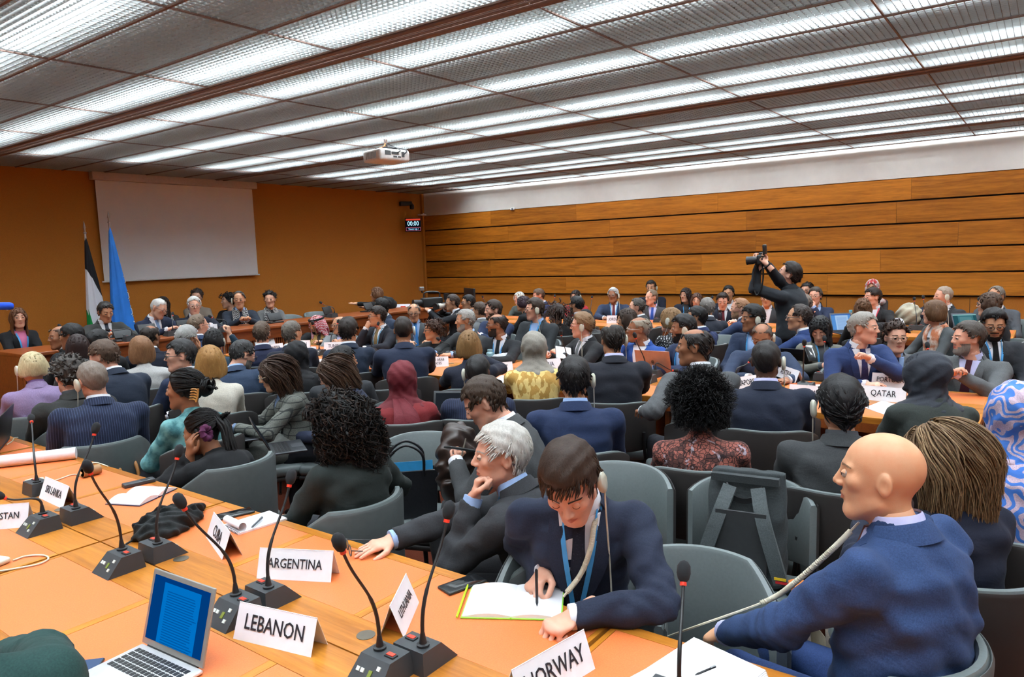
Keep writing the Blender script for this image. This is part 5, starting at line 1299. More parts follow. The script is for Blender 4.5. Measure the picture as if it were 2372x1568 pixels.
P('woman with long dark hair and blue lanyard by the wall', 1588, 684, 178, 150, x=11.2, female=True, hair='straight', len=0.18, hc=(36, 26, 24), top=(32, 36, 52), shirt=(30, 30, 34), lanyard=LAN, skin_c=LIGHT)
P('woman with brown hair between two men at the wall', 1614, 697, 180, 172, x=10.8, female=True, hair='bob', len=0.05, hc=(72, 46, 34), top=BLACK, skin_c=LIGHT)
P('grey haired man in dark suit with back to camera', 1637, 714, 10, 30, x=8.85, hair='short', hc=(116, 110, 104), top=(38, 42, 54), skin_c=TAN, shirt=WHITE)
P('young man in burgundy tie looking down at the wall desk', 1674, 699, 184, 178, x=10.7, pitch=-14, hair='side', hc=HD, top=DNAVY, shirt=WHITE, tie=(110, 30, 44), skin_c=PINK, arms=('table', 'table'))
P('dark haired man sitting behind the burgundy tie', 1687, 681, 180, 165, x=11.4, hair='short', hc=HB, top=DNAVY, skin_c=TAN, shirt=WHITE)
P('balding ginger man in blue suit in profile', 1712, 716, 60, 92, x=8.7, hair='recede', hc=(150, 108, 78), top=(38, 54, 88), skin_c=PINK, shirt=WHITE, beard='full', bc=(170, 130, 100), beards=0.5, wide=1.08, lean=0.14, arms=('table', 'table'))
P('dark haired man with glasses in navy turned away', 1612, 737, 50, 80, x=7.55, hair='short', hc=HB, glasses=(24, 24, 24), top=(34, 48, 92), skin_c=TAN, shirt=WHITE)
P('man with black pompadour and beard wearing an earpiece', 1580, 764, 132, 96, x=6.25, hair='quiff', hc=(22, 19, 20), beard='full', top=(36, 48, 80), skin_c=BROWN, shirt=SKY, ear='L', arms=('clasp', 'clasp'), lanyard=LAN)
P('man with wavy black hair and lanyard in navy', 1741, 740, 160, 118, x=6.95, hair='quiff', hc=HB, top=(40, 54, 82), shirt=SKY, lanyard=LAN, skin_c=BROWN, ear='L')
P('balding man with glasses and earpiece looking down', 1765, 784, 186, 172, x=6.2, pitch=-20, lean=0.16, hair='balding', hc=(84, 70, 60), glasses=(110, 90, 80), top=(48, 62, 90), shirt=WHITE, ear='L', skin_c=BROWN, wide=1.1, arms=('flat', 'table'))
P('man in grey suit with his arm along a chair back', 1606, 806, 26, 84, x=4.35, hair='balding', hc=(38, 32, 30), top=(84, 86, 88), skin_c=BROWN, shirt=WHITE, wide=1.1, arms=(dict(p=(0, 0, 0), px=(1492, 952, 0.84), pose='relax', palm=(0, 0, 1), hint=(-.3, -1, .1)), 'table'))
P('dark skinned man in navy suit seen from behind with earpiece', 1775, 838, 2, -4, x=4.3, hair='crew', hc=(38, 34, 33), top=(30, 37, 56), shirt=LAV, ear='R', skin_c=DARK, wide=1.16)
P('woman with a large black afro in coral floral dress', 1622, 946, 2, 2, x=3.42, female=True, hair='afro', vol=0.085, hc=(15, 14, 15), top=(176, 96, 80), topk='flower', top2=(84, 54, 50), lapel=False, skin_c=DARK, wide=1.15, hlod=0)
P('man with wavy black hair and earpiece in charcoal', 1946, 944, 4, 12, x=3.42, hair='wavy', hc=(22, 20, 21), hc2=(62, 58, 58), top=(58, 60, 62), ear='L', earx=0.028, skin_c=TAN, shirt=CHAR, wide=1.12)
# ---- standing photographer in the aisle
P('standing photographer in dark jacket holding a camera overhead', 1824, 637, 66, 86, x=7.9, stand=True, pitch=24, hair='wavy', hc=(38, 30, 26), top=(42, 46, 52), shirt=(20, 20, 22), skin_c=PINK, lean=0.06, collar=False, wide=1.14, arms=(dict(p=(0, 0, 0), pxx=(1757, 612, 7.7), pose='hold', hint=(-.2, .5, -.8), dir=(0.2, .6, .7), palm=(0, 1, .2)), dict(p=(0, 0, 0), pxx=(1770, 606, 7.55), pose='hold', hint=(.5, .4, -.8), dir=(-.2, .6, .7), palm=(0, 1, .2))), legs=(24, 25, 28))
P('man half hidden behind the standing photographer', 1776, 692, 178, 172, x=10.7, hair='short', hc=HB, top=(60, 62, 66), glasses=(40, 40, 40), skin_c=TAN, shirt=WHITE)
P('grey haired person hidden by the photographer', 1856, 706, 20, 60, x=8.9, hair='short', hc=(110, 96, 86), top=(44, 46, 50), skin_c=PINK, shirt=WHITE)
P('dark haired woman with glasses beside the wall', 1868, 674, 178, 160, x=11.4, female=True, hair='up', hc=HB, top=BLACK, glasses=(80, 60, 50), skin_c=LIGHT, lapel=False)
P('man in navy resting chin on interlaced fingers', 1888, 687, 184, 164, x=10.75, hair='side', hc=(66, 58, 52), glasses=(120, 100, 90), top=(36, 46, 74), shirt=SKY, skin_c=PINK, tie=NAVY, arms=('mouth', 'mouth'))
P('balding man in blue suit turned to the left', 1849, 737, 70, 92, x=7.05, hair='recede', hc=(52, 42, 38), glasses=(90, 80, 76), top=(34, 58, 110), skin_c=TAN, shirt=WHITE, arms=('table', 'table'))
P('woman with long black hair looking at her phone', 1900, 766, 196, 170, x=6.65, female=True, pitch=-26, hair='straight', len=0.28, hc=(22, 20, 21), top=(112, 110, 100), shirt=(70, 74, 80), lanyard=LAN, skin_c=LIGHT, arms=('phone', 'phone'))
P('woman with straight light brown hair seen from behind', 1998, 716, 20, 10, x=8.8, female=True, hair='long', len=0.20, hc=(96, 64, 42), hc2=(146, 104, 70), top=(30, 28, 28), lapel=False, skin_c=LIGHT)
P('man with sideburns in black coat at the MALTA desk', 2020, 690, 170, 122, x=10.7, hair='side', hc=(38, 28, 24), top=(34, 34, 36), shirt=WHITE, lanyard=(200, 50, 70), skin_c=PINK, arms=('table', 'table'))
P('woman in red and white patterned headscarf by the wall', 2020, 668, 180, 170, x=11.4, female=True, hair='hijab', veil=(214, 190, 186), veilk='blotch', veil2=(180, 60, 60), top=(60, 50, 50), lapel=False, skin_c=TAN)
P('grey haired man in blue jacket turning to his neighbour', 2003, 762, 206, 252, x=6.2, hair='short', hc=(140, 134, 126), top=(36, 58, 108), shirt=WHITE, tie=(46, 44, 92), tiek='tweed', tie2=(130, 120, 160), skin_c=PINK, wide=1.08, lean=0.12, arms=(dict(p=(.06, .34, .98), pose='fist', hint=(-.8, .2, -.6)), dict(p=(.14, .44, .80))), vdep=0.36)
P('curly haired man with rimless glasses behind PORTUGAL', 2076, 784, 200, 196, x=6.75, hair='curlshort', hc=(56, 40, 32), glasses=(130, 110, 90), top=(104, 106, 110), shirt=SKY, tie=(24, 34, 72), skin_c=PINK, lean=0.14, arms=('table', 'table'))
P('woman with orange scarf and short brown hair in grey', 2162, 724, 130, 96, x=8.6, female=True, hair='bob', len=0.04, thick=0.036, wave=0.008, hc=(92, 64, 42), hc2=(150, 112, 74), top=(76, 80, 82), shirt=WHITE, scarf=(214, 120, 70), scarfk='melange', scarf2=(226, 206, 190), skin_c=PINK, chair='tub')
P('bald man with earpiece in dark coat by the wall', 2184, 687, 150, 112, x=10.75, hair='crew', hc=(150, 132, 116), top=(52, 54, 58), ear='L', skin_c=PINK, shirt=WHITE)
P('woman with long ponytail and glasses in profile', 2290, 706, 100, 96, x=8.8, female=True, hair='straight', len=0.24, hc=(72, 52, 40), hc2=(150, 116, 76), glasses=(90, 80, 80), top=(40, 40, 44), skin_c=LIGHT, lapel=False)
P('grey templed man behind the ponytailed woman', 2306, 688, 176, 150, x=10.8, hair='recede', hc=(110, 100, 90), top=(80, 84, 90), skin_c=TAN, shirt=WHITE)
P('bearded man with round glasses in dark vest suit', 2302, 754, 200, 188, x=7.1, pitch=-12, hair='quiff', hc=(26, 22, 22), beard='full', glasses=(40, 30, 28), top=(44, 46, 52), shirt=WHITE, tie=(20, 20, 24), lanyard=LAN, ear='R', skin_c=TAN, wide=1.08, arms=('lap', 'lap'))
P('greying bearded man in grey suit with clasped hands', 2240, 786, 168, 116, x=6.3, hair='side', hc=(70, 62, 56), beard='full', bc=(140, 132, 124), beards=0.7, top=(92, 94, 96), shirt=LAV, tie=(70, 22, 38), skin_c=PINK, wide=1.1, arms=(dict(p=(-.02, .36, .90), pose='fist'), dict(p=(.03, .36, .90), pose='fist')))
P('woman in slate headscarf and dark green jacket', 2140, 868, 24, 66, x=4.35, female=True, hair='hijab', veil=(52, 56, 66), top=(52, 58, 54), lapel=False, skin_c=BROWN, wide=1.12)
# ---- near right
P('woman with long ash blonde hair in navy velvet', 2176, 1066, 40, 78, x=2.72, female=True, hair='long', len=0.20, wave=0.007, thick=0.03, hc=(112, 86, 60), hc2=(176, 146, 108), top=(26, 32, 52), skin_c=PINK, lapel=False, arms=(dict(p=(-.06, .36, .80)), 'lap'), legs=(196, 180, 164), skirt=True)
P('bald man in bright blue suit in profile with earpiece', 2035, 1106, 62, 90, x=2.10, hair='bald', folds=0.007, top=(42, 68, 114), shirt=LAV, tie=(120, 70, 60), skin_c=(222, 168, 130), ear='R', cable=0.20, wide=1.16, lean=0.05, arms=(dict(p=(-.16, .42, .68), hint=(-.8, -.5, -.5)), dict(p=(.16, .38, .66))), legs=(36, 64, 118), chair='tub', browc=(170, 130, 100), hs=0.98)
P('woman in blue and pink patterned headscarf and robe', 2352, 965, 10, 6, x=3.2, female=True, hair='hijab', veil=(214, 186, 206), veilk='swirl', veil2=(66, 116, 196), top=(214, 186, 206), topk='swirl', top2=(66, 116, 196), lapel=False, skin_c=BROWN, wide=1.25)
P('person in dark green sleeve resting an arm, cut by frame', -190, 1330, -20, 0, x=0.36, y=None, lod=1, hair='short', hc=HD, top=(24, 62, 58), lapel=False, skin_c=TAN, arms=('lap', dict(p=(0, 0, 0), px=(-10, 1492, 0.80), pose='relax', hint=(.9, .1, .2))), chair='tub', lean=0.1)
chairs_for_people()
# ================================================================ screen, projector, flags, clock, cameras
M_BLK = plain('black_plastic', (24, 25, 27), 0.45)
M_DGR = plain('dark_grey_plastic', (50, 53, 56), 0.45)
M_IVORY = plain('ivory_cable', (206, 198, 176), 0.45)
M_PAPER = plain('paper', (236, 236, 240), 0.75, var=0.02)
M_INK = plain('print_ink', (22, 20, 30), 0.7)
M_SILVER = plain('silver_metal', (176, 178, 180), 0.3, metal=0.85)
M_RED = plain('red_light', (226, 60, 40), 0.35)
def V3(p): return Vector((float(p[0]), float(p[1]), float(p[2])))
def frame_m(o, ex, ey):
    """matrix with x along ex, y along ey (orthogonalised), origin o"""
    ex = Vector(ex).normalized(); ey = Vector(ey); ey = (ey - ex * ey.dot(ex)).normalized(); ez = ex.cross(ey)
    return Matrix(((ex.x, ey.x, ez.x, o[0]), (ex.y, ey.y, ez.y, o[1]), (ex.z, ey.z, ez.z, o[2]), (0, 0, 0, 1)))
# projection screen
sx0, sx1, sz0, sz1 = 5.08, 7.68, 1.66, 3.13
scr = tag(empty('projection_screen', ((sx0+sx1)/2, YW, 0)), 'pale grey pull-down projection screen on the front wall', 'screen')
Geo().box((0, -0.055, (sz0+sz1)/2), (sx1-sx0, 0.006, sz1-sz0)).obj('fabric', plain('screen_fabric', (246, 246, 246), 0.85, var=0.02, sc=3), scr, smooth=False)
Geo().rbox((0.0, -0.07, 3.19), (sx1-sx0+0.12, 0.12, 0.115), 0.01).obj('housing', plain('screen_housing', (206, 194, 188), 0.6), scr)
Geo().tube([(-(sx1-sx0)/2 - 0.03, -0.055, sz0 - 0.006), ((sx1-sx0)/2 + 0.03, -0.055, sz0 - 0.006)], 0.012, 10).obj('bottom_bar', plain('bar_white', (224, 222, 220), 0.4), scr)
# projector
pc = CAMP + ray(895, 363) * (8.6 / float(ray(895, 363) @ _f))
pr = tag(empty('projector', (pc[0], pc[1], pc[2]), math.radians(-10)), 'white projector hanging from the louvre ceiling', 'projector')
M_PJ = plain('projector_white', (240, 238, 234), 0.4)
Geo().rbox((0, 0, 0), (0.43, 0.36, 0.14), 0.03).obj('case', M_PJ, pr)
Geo().tube([(0, 0, 0.06), (0, 0, ZC - pc[2])], 0.022, 10).obj('mount_pole', M_FRAME, pr)
Geo().box((0, 0, 0.085), (0.20, 0.16, 0.03)).obj('mount_plate', M_BLK, pr, smooth=False)
for sy in (-1,):
    for k in range(8): Geo().box((-0.2155, -0.10 + 0.028*k, 0.0), (0.004, 0.016, 0.075)).obj('vent_slot', plain('vent_grey', (150, 146, 140), 0.6), pr, smooth=False)
    for k, (xx, zz, w, h) in enumerate([(-0.10, 0.02, 0.08, 0.05), (0.0, -0.02, 0.05, 0.018), (0.06, -0.02, 0.04, 0.018), (0.0, 0.02, 0.10, 0.03), (0.11, 0.01, 0.04, 0.06)]):
        Geo().box((xx, -0.1805, zz), (w, 0.006, h)).obj('socket', plain('socket_grey', (70, 70, 70), 0.5), pr, smooth=False)
Geo().tube(smooth_path([(0.02, -0.17, 0.02), (0.06, -0.2, 0.05), (0.05, -0.12, 0.10), (0.0, -0.04, 0.12), (-0.02, 0, 0.2)], 20), 0.006, 6).obj('cable', M_BLK, pr)
Geo().tube(smooth_path([(0.1, -0.17, -0.01), (0.16, -0.19, 0.06), (0.10, -0.05, 0.11), (0, 0, 0.16)], 20), 0.006, 6).obj('cable', M_BLK, pr)
Geo().tube(smooth_path([(-0.16, -0.1, 0.075), (-0.08, -0.06, 0.10), (-0.02, -0.02, 0.14), (0, 0, 0.22)], 20), 0.006, 6).obj('orange_cable', plain('orange_cable', (216, 120, 50), 0.5), pr)
# flags
def flagmat_tricolour():
    t = NT('flag_cloth'); c = t.coord('Object'); sep = t.node('ShaderNodeSeparateXYZ'); t.l(c, sep.inputs[0])
    f = t.math('ADD', sep.outputs[2], t.math('MULTIPLY', sep.outputs[0], -2.6))
    a = t.ramp(t.math('ADD', f, 0.0), [(0.0, lin((20, 20, 22)))], 'CONSTANT')
    g1 = t.node('ShaderNodeMath', operation='GREATER_THAN'); t.l(t.math('ADD', sep.outputs[2], t.math('MULTIPLY', sep.outputs[0], 2.4)), g1.inputs[0]); g1.inputs[1].default_value = 1.56
    g2 = t.node('ShaderNodeMath', operation='GREATER_THAN'); t.l(t.math('ADD', sep.outputs[2], t.math('MULTIPLY', sep.outputs[0], 6.0)), g2.inputs[0]); g2.inputs[1].default_value = 0.72
    col = t.mix(g2.outputs[0], lin((20, 130, 60)), lin((222, 224, 232))); col = t.mix(g1.outputs[0], col, lin((24, 24, 28)))
    t.set(col, 0.75, 0, 0.2); return t.m
def flag(px, ptop, yv, label, mat, pole_c, w_bot, zt):
    b = at_y(px, ptop, yv); r = tag(empty('flag', (b[0], b[1], 0.2)), label, 'flag'); H = b[2] - 0.2
    Geo().tube([(0, 0, 0.02), (0, 0, H - 0.16)], 0.013, 10).obj('pole', pole_c, r)
    Geo().tube([(0, 0, H - 0.17), (0, 0, H - 0.15), (0, 0, H - 0.145), (0, 0, H - 0.10), (0, 0, H - 0.09), (0, 0, H)], [0.016, 0.022, 0.012, 0.012, 0.018, 0.001], 10).obj('finial', M_SILVER, r)
    Geo().tube([(0, 0, 0), (0, 0, 0.02), (0, 0, 0.05)], [0.17, 0.16, 0.03], 24).obj('base', M_STEEL, r)
    # cloth gathered at the top, spreading in folds as it falls
    zs = np.linspace(H - 0.22, 0.28, 30); R = []
    for k, z in enumerate(zs):
        t = k / 29.0; a = np.linspace(0, 2*math.pi, 40, endpoint=False); wd = 0.012 + (w_bot) * (t**0.8); dp = 0.012 + 0.075 * (t**0.6)
        cx = 0.35 * w_bot * t; fo = 1 + 0.16 * min(1, 3*t) * np.sin(7*a + 2.0*t) + 0.08 * np.sin(13*a - 3*t)
        R.append(np.stack([cx + wd*0.62*np.cos(a)*fo, dp*np.sin(a)*fo, np.full(40, z)], 1))
    v, f = loft(np.array(R)); Geo().add(v, f).obj('cloth', mat, r, 'all'); return r, H
flag(194, 512, 10.45, 'black, white and green flag furled on its pole', flagmat_tricolour(), plain('white_pole', (214, 206, 196), 0.4), 0.26, 0)
fb, FH = flag(250, 488, 10.35, 'light blue flag with white emblem on its pole', plain('flag_blue', (36, 118, 208), 0.7, var=0.08, sc=6), M_SILVER, 0.28, 0)
for k in range(7):
    aa = np.linspace(-1.2, 1.1, 10); zz = 1.60 - 0.11*k + 0.05*np.sin(aa); t_ = np.clip((FH - 0.22 - zz) / (FH - 0.50), 0, 1); wd_ = 0.012 + 0.28*t_**0.8; dp_ = 0.012 + 0.075*t_**0.6
    al = -0.95 + 0.5*np.cos(aa)*(0.5 if k % 2 else 0.9); fo_ = 1 + 0.16*np.minimum(1, 3*t_)*np.sin(7*al + 2.0*t_) + 0.08*np.sin(13*al - 3*t_)
    P_ = np.stack([0.098*t_ + wd_*0.62*np.cos(al)*fo_*1.03, dp_*np.sin(al)*fo_*1.04, zz], 1)
    Geo().tube(P_, 0.005, 5).obj('emblem_leaf', plain('emblem_white', (232, 236, 240), 0.7), fb)
# countdown display in the corner
cd = at_y(957, 521, YW - 0.32); cdr = tag(empty('countdown_display', (cd[0], cd[1], cd[2]), math.radians(-42)), 'small wall display reading 00:00 and Time\'s Up in the corner', 'display')
Geo().rbox((0, 0, 0), (0.34, 0.035, 0.29), 0.01).obj('bezel', M_BLK, cdr)
Geo().box((0, -0.0185, 0.0), (0.315, 0.002, 0.265)).obj('screen', emit('screen_dark', (14, 16, 26), 0.6), cdr, smooth=False)
mr = Matrix.Rotation(math.radians(90), 4, 'X')
Geo().box((0, -0.0200, 0.112), (0.305, 0.002, 0.034)).obj('red_bar', emit('bar_red', (220, 70, 50), 0.9), cdr, smooth=False)
for w, h, x, z in ((0.305, 0.006, 0, -0.055), (0.305, 0.006, 0, -0.122), (0.006, 0.07, -0.15, -0.088), (0.006, 0.07, 0.15, -0.088)):
    Geo().box((x, -0.0200, z), (w, 0.002, h)).obj('box_line', emit('line_pink', (206, 110, 140), 0.8), cdr, smooth=False)
text_mesh('digits', '00:00', 0.135, emit('digit_blue', (170, 220, 250), 1.6), cdr, Matrix.Translation((0, -0.0212, 0.025)) @ mr, 0.82)
text_mesh('caption', "Time's Up !", 0.052, emit('caption_blue', (150, 206, 246), 1.4), cdr, Matrix.Translation((0, -0.0212, -0.088)) @ mr, 0.9)
Geo().box((-0.05, 0.26, 0.0), (0.06, 0.52, 0.05)).obj('wall_arm', M_BLK, cdr, smooth=False)
sc_ = at_y(944, 474, YW - 0.12); q = tag(empty('wall_camera', (sc_[0], sc_[1], sc_[2]), math.radians(-30)), 'black surveillance camera bracket high in the corner', 'camera')
Geo().rbox((-0.04, 0, 0.02), (0.26, 0.12, 0.09), 0.015).obj('housing', M_BLK, q); Geo().rbox((0.08, -0.05, -0.05), (0.09, 0.09, 0.11), 0.03).obj('camera_head', M_BLK, q); Geo().tube([(0.08, 0.1, 0.03), (0.08, -0.04, 0.0)], 0.03, 10).obj('bracket', M_BLK, q)
q = at_y(979, 498, YW - 0.1); r = tag(empty('wall_sensor', (XW - 0.06, q[1], q[2])), 'small white box in the corner above the boards', 'sensor')
Geo().rbox((-0.06, 0, 0), (0.16, 0.12, 0.03), 0.008).obj('case', M_PAPER, r)
Geo().tube([(0.0, 0.0, 0.015), (0.0, 0.02, 0.03)], 0.02, 8).obj('knob', M_PAPER, r)
q = at_x(1187, 484, XW - 0.03); r = tag(empty('wall_detector', (XW - 0.02, q[1], q[2])), 'tiny white detector on the board top edge', 'sensor')
Geo().rbox((0, 0, 0), (0.04, 0.09, 0.05), 0.008).obj('case', M_PAPER, r); Geo().tube([(-0.02, 0, 0), (-0.035, 0, 0)], [0.02, 0.012], 10).obj('lens', M_DGR, r)
# podium screens, seen from behind
def monitor(px, py, z, label, tilt=-25, rz=0.0, w=0.22):
    b = at(px, py, z); r = tag(empty('monitor', (b[0], b[1] , z), rz), label, 'monitor', 'low desk monitors')
    s = Geo().rbox((0, 0, 0), (0.22, 0.16, 0.02), 0.006).obj('stand', M_BLK, r); s.location = (0, 0.05, 0.01)
    Geo().tube([(0, 0.05, 0.02), (0, 0.02, 0.08)], 0.02, 8).obj('neck', M_BLK, r)
    p = Geo().rbox((0, 0, 0.062), (w, 0.022, 0.125), 0.008).obj('panel', M_BLK, r); p.location = (0, 0, 0.035); p.rotation_euler = (math.radians(tilt), 0, 0)
    q = Geo().box((0, 0.0115, 0.063), (w - 0.02, 0.001, 0.105)).obj('display', emit('monitor_glow', (80, 90, 110), 0.3), p, smooth=False); return r
monitor(290, 790, 1.0, 'black monitor before the man in grey suit', -35)
monitor(345, 778, 1.0, 'black monitor before the bowed white haired man', -28)
monitor(432, 768, 1.0, 'black monitor before the speaking man', -22)
monitor(640, 748, 1.0, 'black monitor at the right end of the podium people', -30)
monitor(762, 733, 1.0, 'black monitor behind the red checked headdress', -20, 0.3)
monitor(858, 722, 1.0, 'black monitor under the standing woman', -30, 0.2)
# chairs standing empty on the platform
for px, py, nm in ((684, 755, 'empty grey chair behind the podium right of the scarfed woman'), (752, 744, 'empty grey chair behind the red checked headdress')):
    b = at_y(px, py, 9.4); chair_at((b[0], 9.45, 0.2), math.radians(-90), nm)
b = at_y(968, 712, 9.9); chair_at((b[0], 9.9, 0.0), math.radians(-120), 'black backed empty chair behind the video tripod')
# side desk right of the podium with equipment
sd_ = tag(empty('equipment_desk', (10.2, 9.0, 0)), 'brown wooden equipment desk right of the podium', 'desk')
Geo().rbox((0, 0, 0.93), (1.7, 0.7, 0.04), 0.006).obj('top', M_PODIUM, sd_); Geo().box((0, -0.32, 0.46), (1.68, 0.03, 0.9)).obj('front_panel', M_PODIUM, sd_, smooth=False)
for s in (-1, 1): Geo().box((s*0.83, 0, 0.46), (0.03, 0.66, 0.9)).obj('side_panel', M_PODIUM, sd_, smooth=False)
# video camera on tripod
tb = at_x(1000, 700, 8.45); tr = tag(empty('tripod', (tb[0], tb[1], 0)), 'black tripod carrying a video camera before the corner', 'tripod'); zc = tb[2] - 0.02
for k in range(3):
    a = math.radians(100 + 120*k); lg = Geo().tube([(0.03*math.cos(a), 0.03*math.sin(a), zc - 0.18), (0.22*math.cos(a), 0.22*math.sin(a), 0.62), (0.42*math.cos(a), 0.42*math.sin(a), 0.015)], [0.022, 0.018, 0.013], 8).obj('leg', M_BLK, tr)
    Geo().tube([(0.42*math.cos(a), 0.42*math.sin(a), 0.0), (0.42*math.cos(a), 0.42*math.sin(a), 0.02)], 0.02, 8).obj('foot', M_DGR, lg)
Geo().tube([(0, 0, zc - 0.35), (0, 0, zc - 0.2), (0, 0, zc - 0.19), (0, 0, zc - 0.08)], [0.025, 0.025, 0.05, 0.035], 10).obj('centre_column', M_BLK, tr)
Geo().tube([(0, 0, zc - 0.12), (0.25, -0.22, zc - 0.30)], 0.01, 6).obj('pan_handle', M_BLK, tr)
va = math.atan2(9.2 - tb[1], 5.5 - tb[0]); vc = tag(empty('video_camera', (tb[0], tb[1], zc), va), 'black video camera on the tripod by the corner', 'camera')
Geo().rbox((0, 0, 0.02), (0.34, 0.13, 0.15), 0.02).obj('body', M_BLK, vc); Geo().tube([(0.16, 0, 0.02), (0.30, 0, 0.02), (0.31, 0, 0.02)], [0.05, 0.055, 0.06], 14).obj('lens', M_BLK, vc)
Geo().tube(smooth_path([(-0.14, 0, 0.09), (-0.12, 0, 0.17), (0.10, 0, 0.18), (0.13, 0, 0.10)], 16), 0.013, 8).obj('carry_handle', M_BLK, vc); Geo().rbox((0.16, 0, 0.24), (0.07, 0.06, 0.06), 0.01).obj('light_unit', M_SILVER, vc)
Geo().tube([(0.15, 0, 0.17), (0.16, 0, 0.22)], 0.012, 6).obj('shoe_mount', M_BLK, vc); Geo().tube(smooth_path([(-0.16, 0.02, 0), (-0.28, 0.05, -0.06), (-0.30, 0.02, -0.35), (-0.2, 0, -0.7)], 20), 0.006, 6).obj('cable', M_IVORY, vc)
# still camera with white telephoto lens
b = at_x(1030, 708, 8.55); d = at_x(1010, 708, 8.35); a = math.atan2(d[1]-b[1], d[0]-b[0]); tc = tag(empty('telephoto_camera', (b[0], b[1], b[2]), a), 'camera with white telephoto lens held by the seated man', 'camera')
Geo().rbox((-0.05, 0, 0), (0.09, 0.14, 0.10), 0.02).obj('body', M_BLK, tc); Geo().tube([(0, 0, 0), (0.08, 0, 0), (0.09, 0, 0), (0.17, 0, 0)], [0.035, 0.037, 0.045, 0.045], 16).obj('lens_barrel', plain('lens_white', (214, 210, 200), 0.4), tc)
Geo().tube([(0.17, 0, 0), (0.22, 0, 0)], [0.046, 0.052], 16).obj('lens_hood', M_BLK, tc); Geo().rbox((-0.05, 0, 0.07), (0.06, 0.05, 0.05), 0.015).obj('viewfinder', M_BLK, tc); Geo().box((-0.05, 0, 0.14), (0.05, 0.07, 0.10)).obj('flash_unit', M_BLK, tc, smooth=False)
# overhead camera of the standing photographer
b = at_x(1764, 601, 7.62); d = at_x(1730, 604, 7.62); ex = d - b; sc2 = tag(empty('raised_camera', (0, 0, 0)), 'black camera with zoom lens raised overhead by the photographer', 'camera')
sc2.matrix_world = frame_m(b, ex, (0, 0, 1))
Geo().rbox((0.0, 0, 0), (0.06, 0.10, 0.14), 0.015).obj('body', M_BLK, sc2); Geo().tube([(0.03, 0, 0), (0.08, 0, 0), (0.085, 0, 0), (0.14, 0, 0), (0.15, 0, 0)], [0.036, 0.036, 0.042, 0.042, 0.046], 16).obj('lens', M_BLK, sc2)
Geo().rbox((-0.01, 0.055, 0), (0.06, 0.04, 0.06), 0.01).obj('viewfinder', M_BLK, sc2); Geo().rbox((-0.045, 0.10, -0.02), (0.03, 0.10, 0.07), 0.01).obj('flash_unit', M_BLK, sc2)
b2 = at_x(1752, 668, 7.0); mi = np.array(sc2.matrix_world.inverted()); tl = lambda p: (mi @ np.append(p, 1))[:3]
pts = [at_x(x, y, 7.62) for x, y in ((1755, 606), (1748, 630), (1746, 660), (1752, 683), (1762, 672), (1768, 640), (1766, 612))]
Geo().tube([tl(p) for p in smooth_path(pts, 28)], 0.009, 6).obj('neck_strap', M_BLK, sc2)
# boom microphone in blue foam at the left edge
b = at_y(-14, 709, 6.2); d = at_y(20, 709, 6.2); bm = tag(empty('boom_microphone', (0, 0, 0)), 'blue foam covered microphone at the left picture edge', 'microphone'); bm.matrix_world = frame_m(b, d - b, (0, 0, 1))
Geo().tube([(-0.16, 0, 0), (-0.155, 0, 0), (0.10, 0, 0), (0.12, 0, 0), (0.125, 0, 0)], [0.001, 0.026, 0.028, 0.022, 0.002], 16).obj('foam', plain('blue_foam', (28, 80, 206), 0.9, bump=0.2), bm)
text_mesh('lettering', 'ncp', 0.03, M_PAPER, bm, Matrix.Translation((0.02, -0.0145, -0.0245)) @ Matrix.Rotation(math.radians(120), 4, 'X'), 1.0)
Geo().tube([(0.085, -0.022, -0.012), (0.085, -0.0245, -0.0135)], 0.012, 14).obj('disc_mark', M_PAPER, bm)
Geo().tube([(-0.16, 0, 0), (-0.5, 0, -0.02)], 0.012, 8).obj('boom', M_BLK, bm)
stp = b; st_ = tag(empty('tripod', (stp[0] - 0.45, stp[1] + 0.3, 0)), 'black tripod at the left edge under the blue microphone', 'tripod')
for k in range(3):
    a = math.radians(40 + 120*k); Geo().tube([(0.02*math.cos(a), 0.02*math.sin(a), 1.05), (0.36*math.cos(a), 0.36*math.sin(a), 0.0)], [0.02, 0.014], 8).obj('leg', M_BLK, st_)
Geo().tube([(0, 0, 0.9), (0, 0, stp[2] + 0.02)], 0.018, 8).obj('centre_column', M_BLK, st_); Geo().rbox((0.18, -0.15, stp[2] - 0.20), (0.3, 0.12, 0.14), 0.02).obj('camera_head', M_DGR, st_)
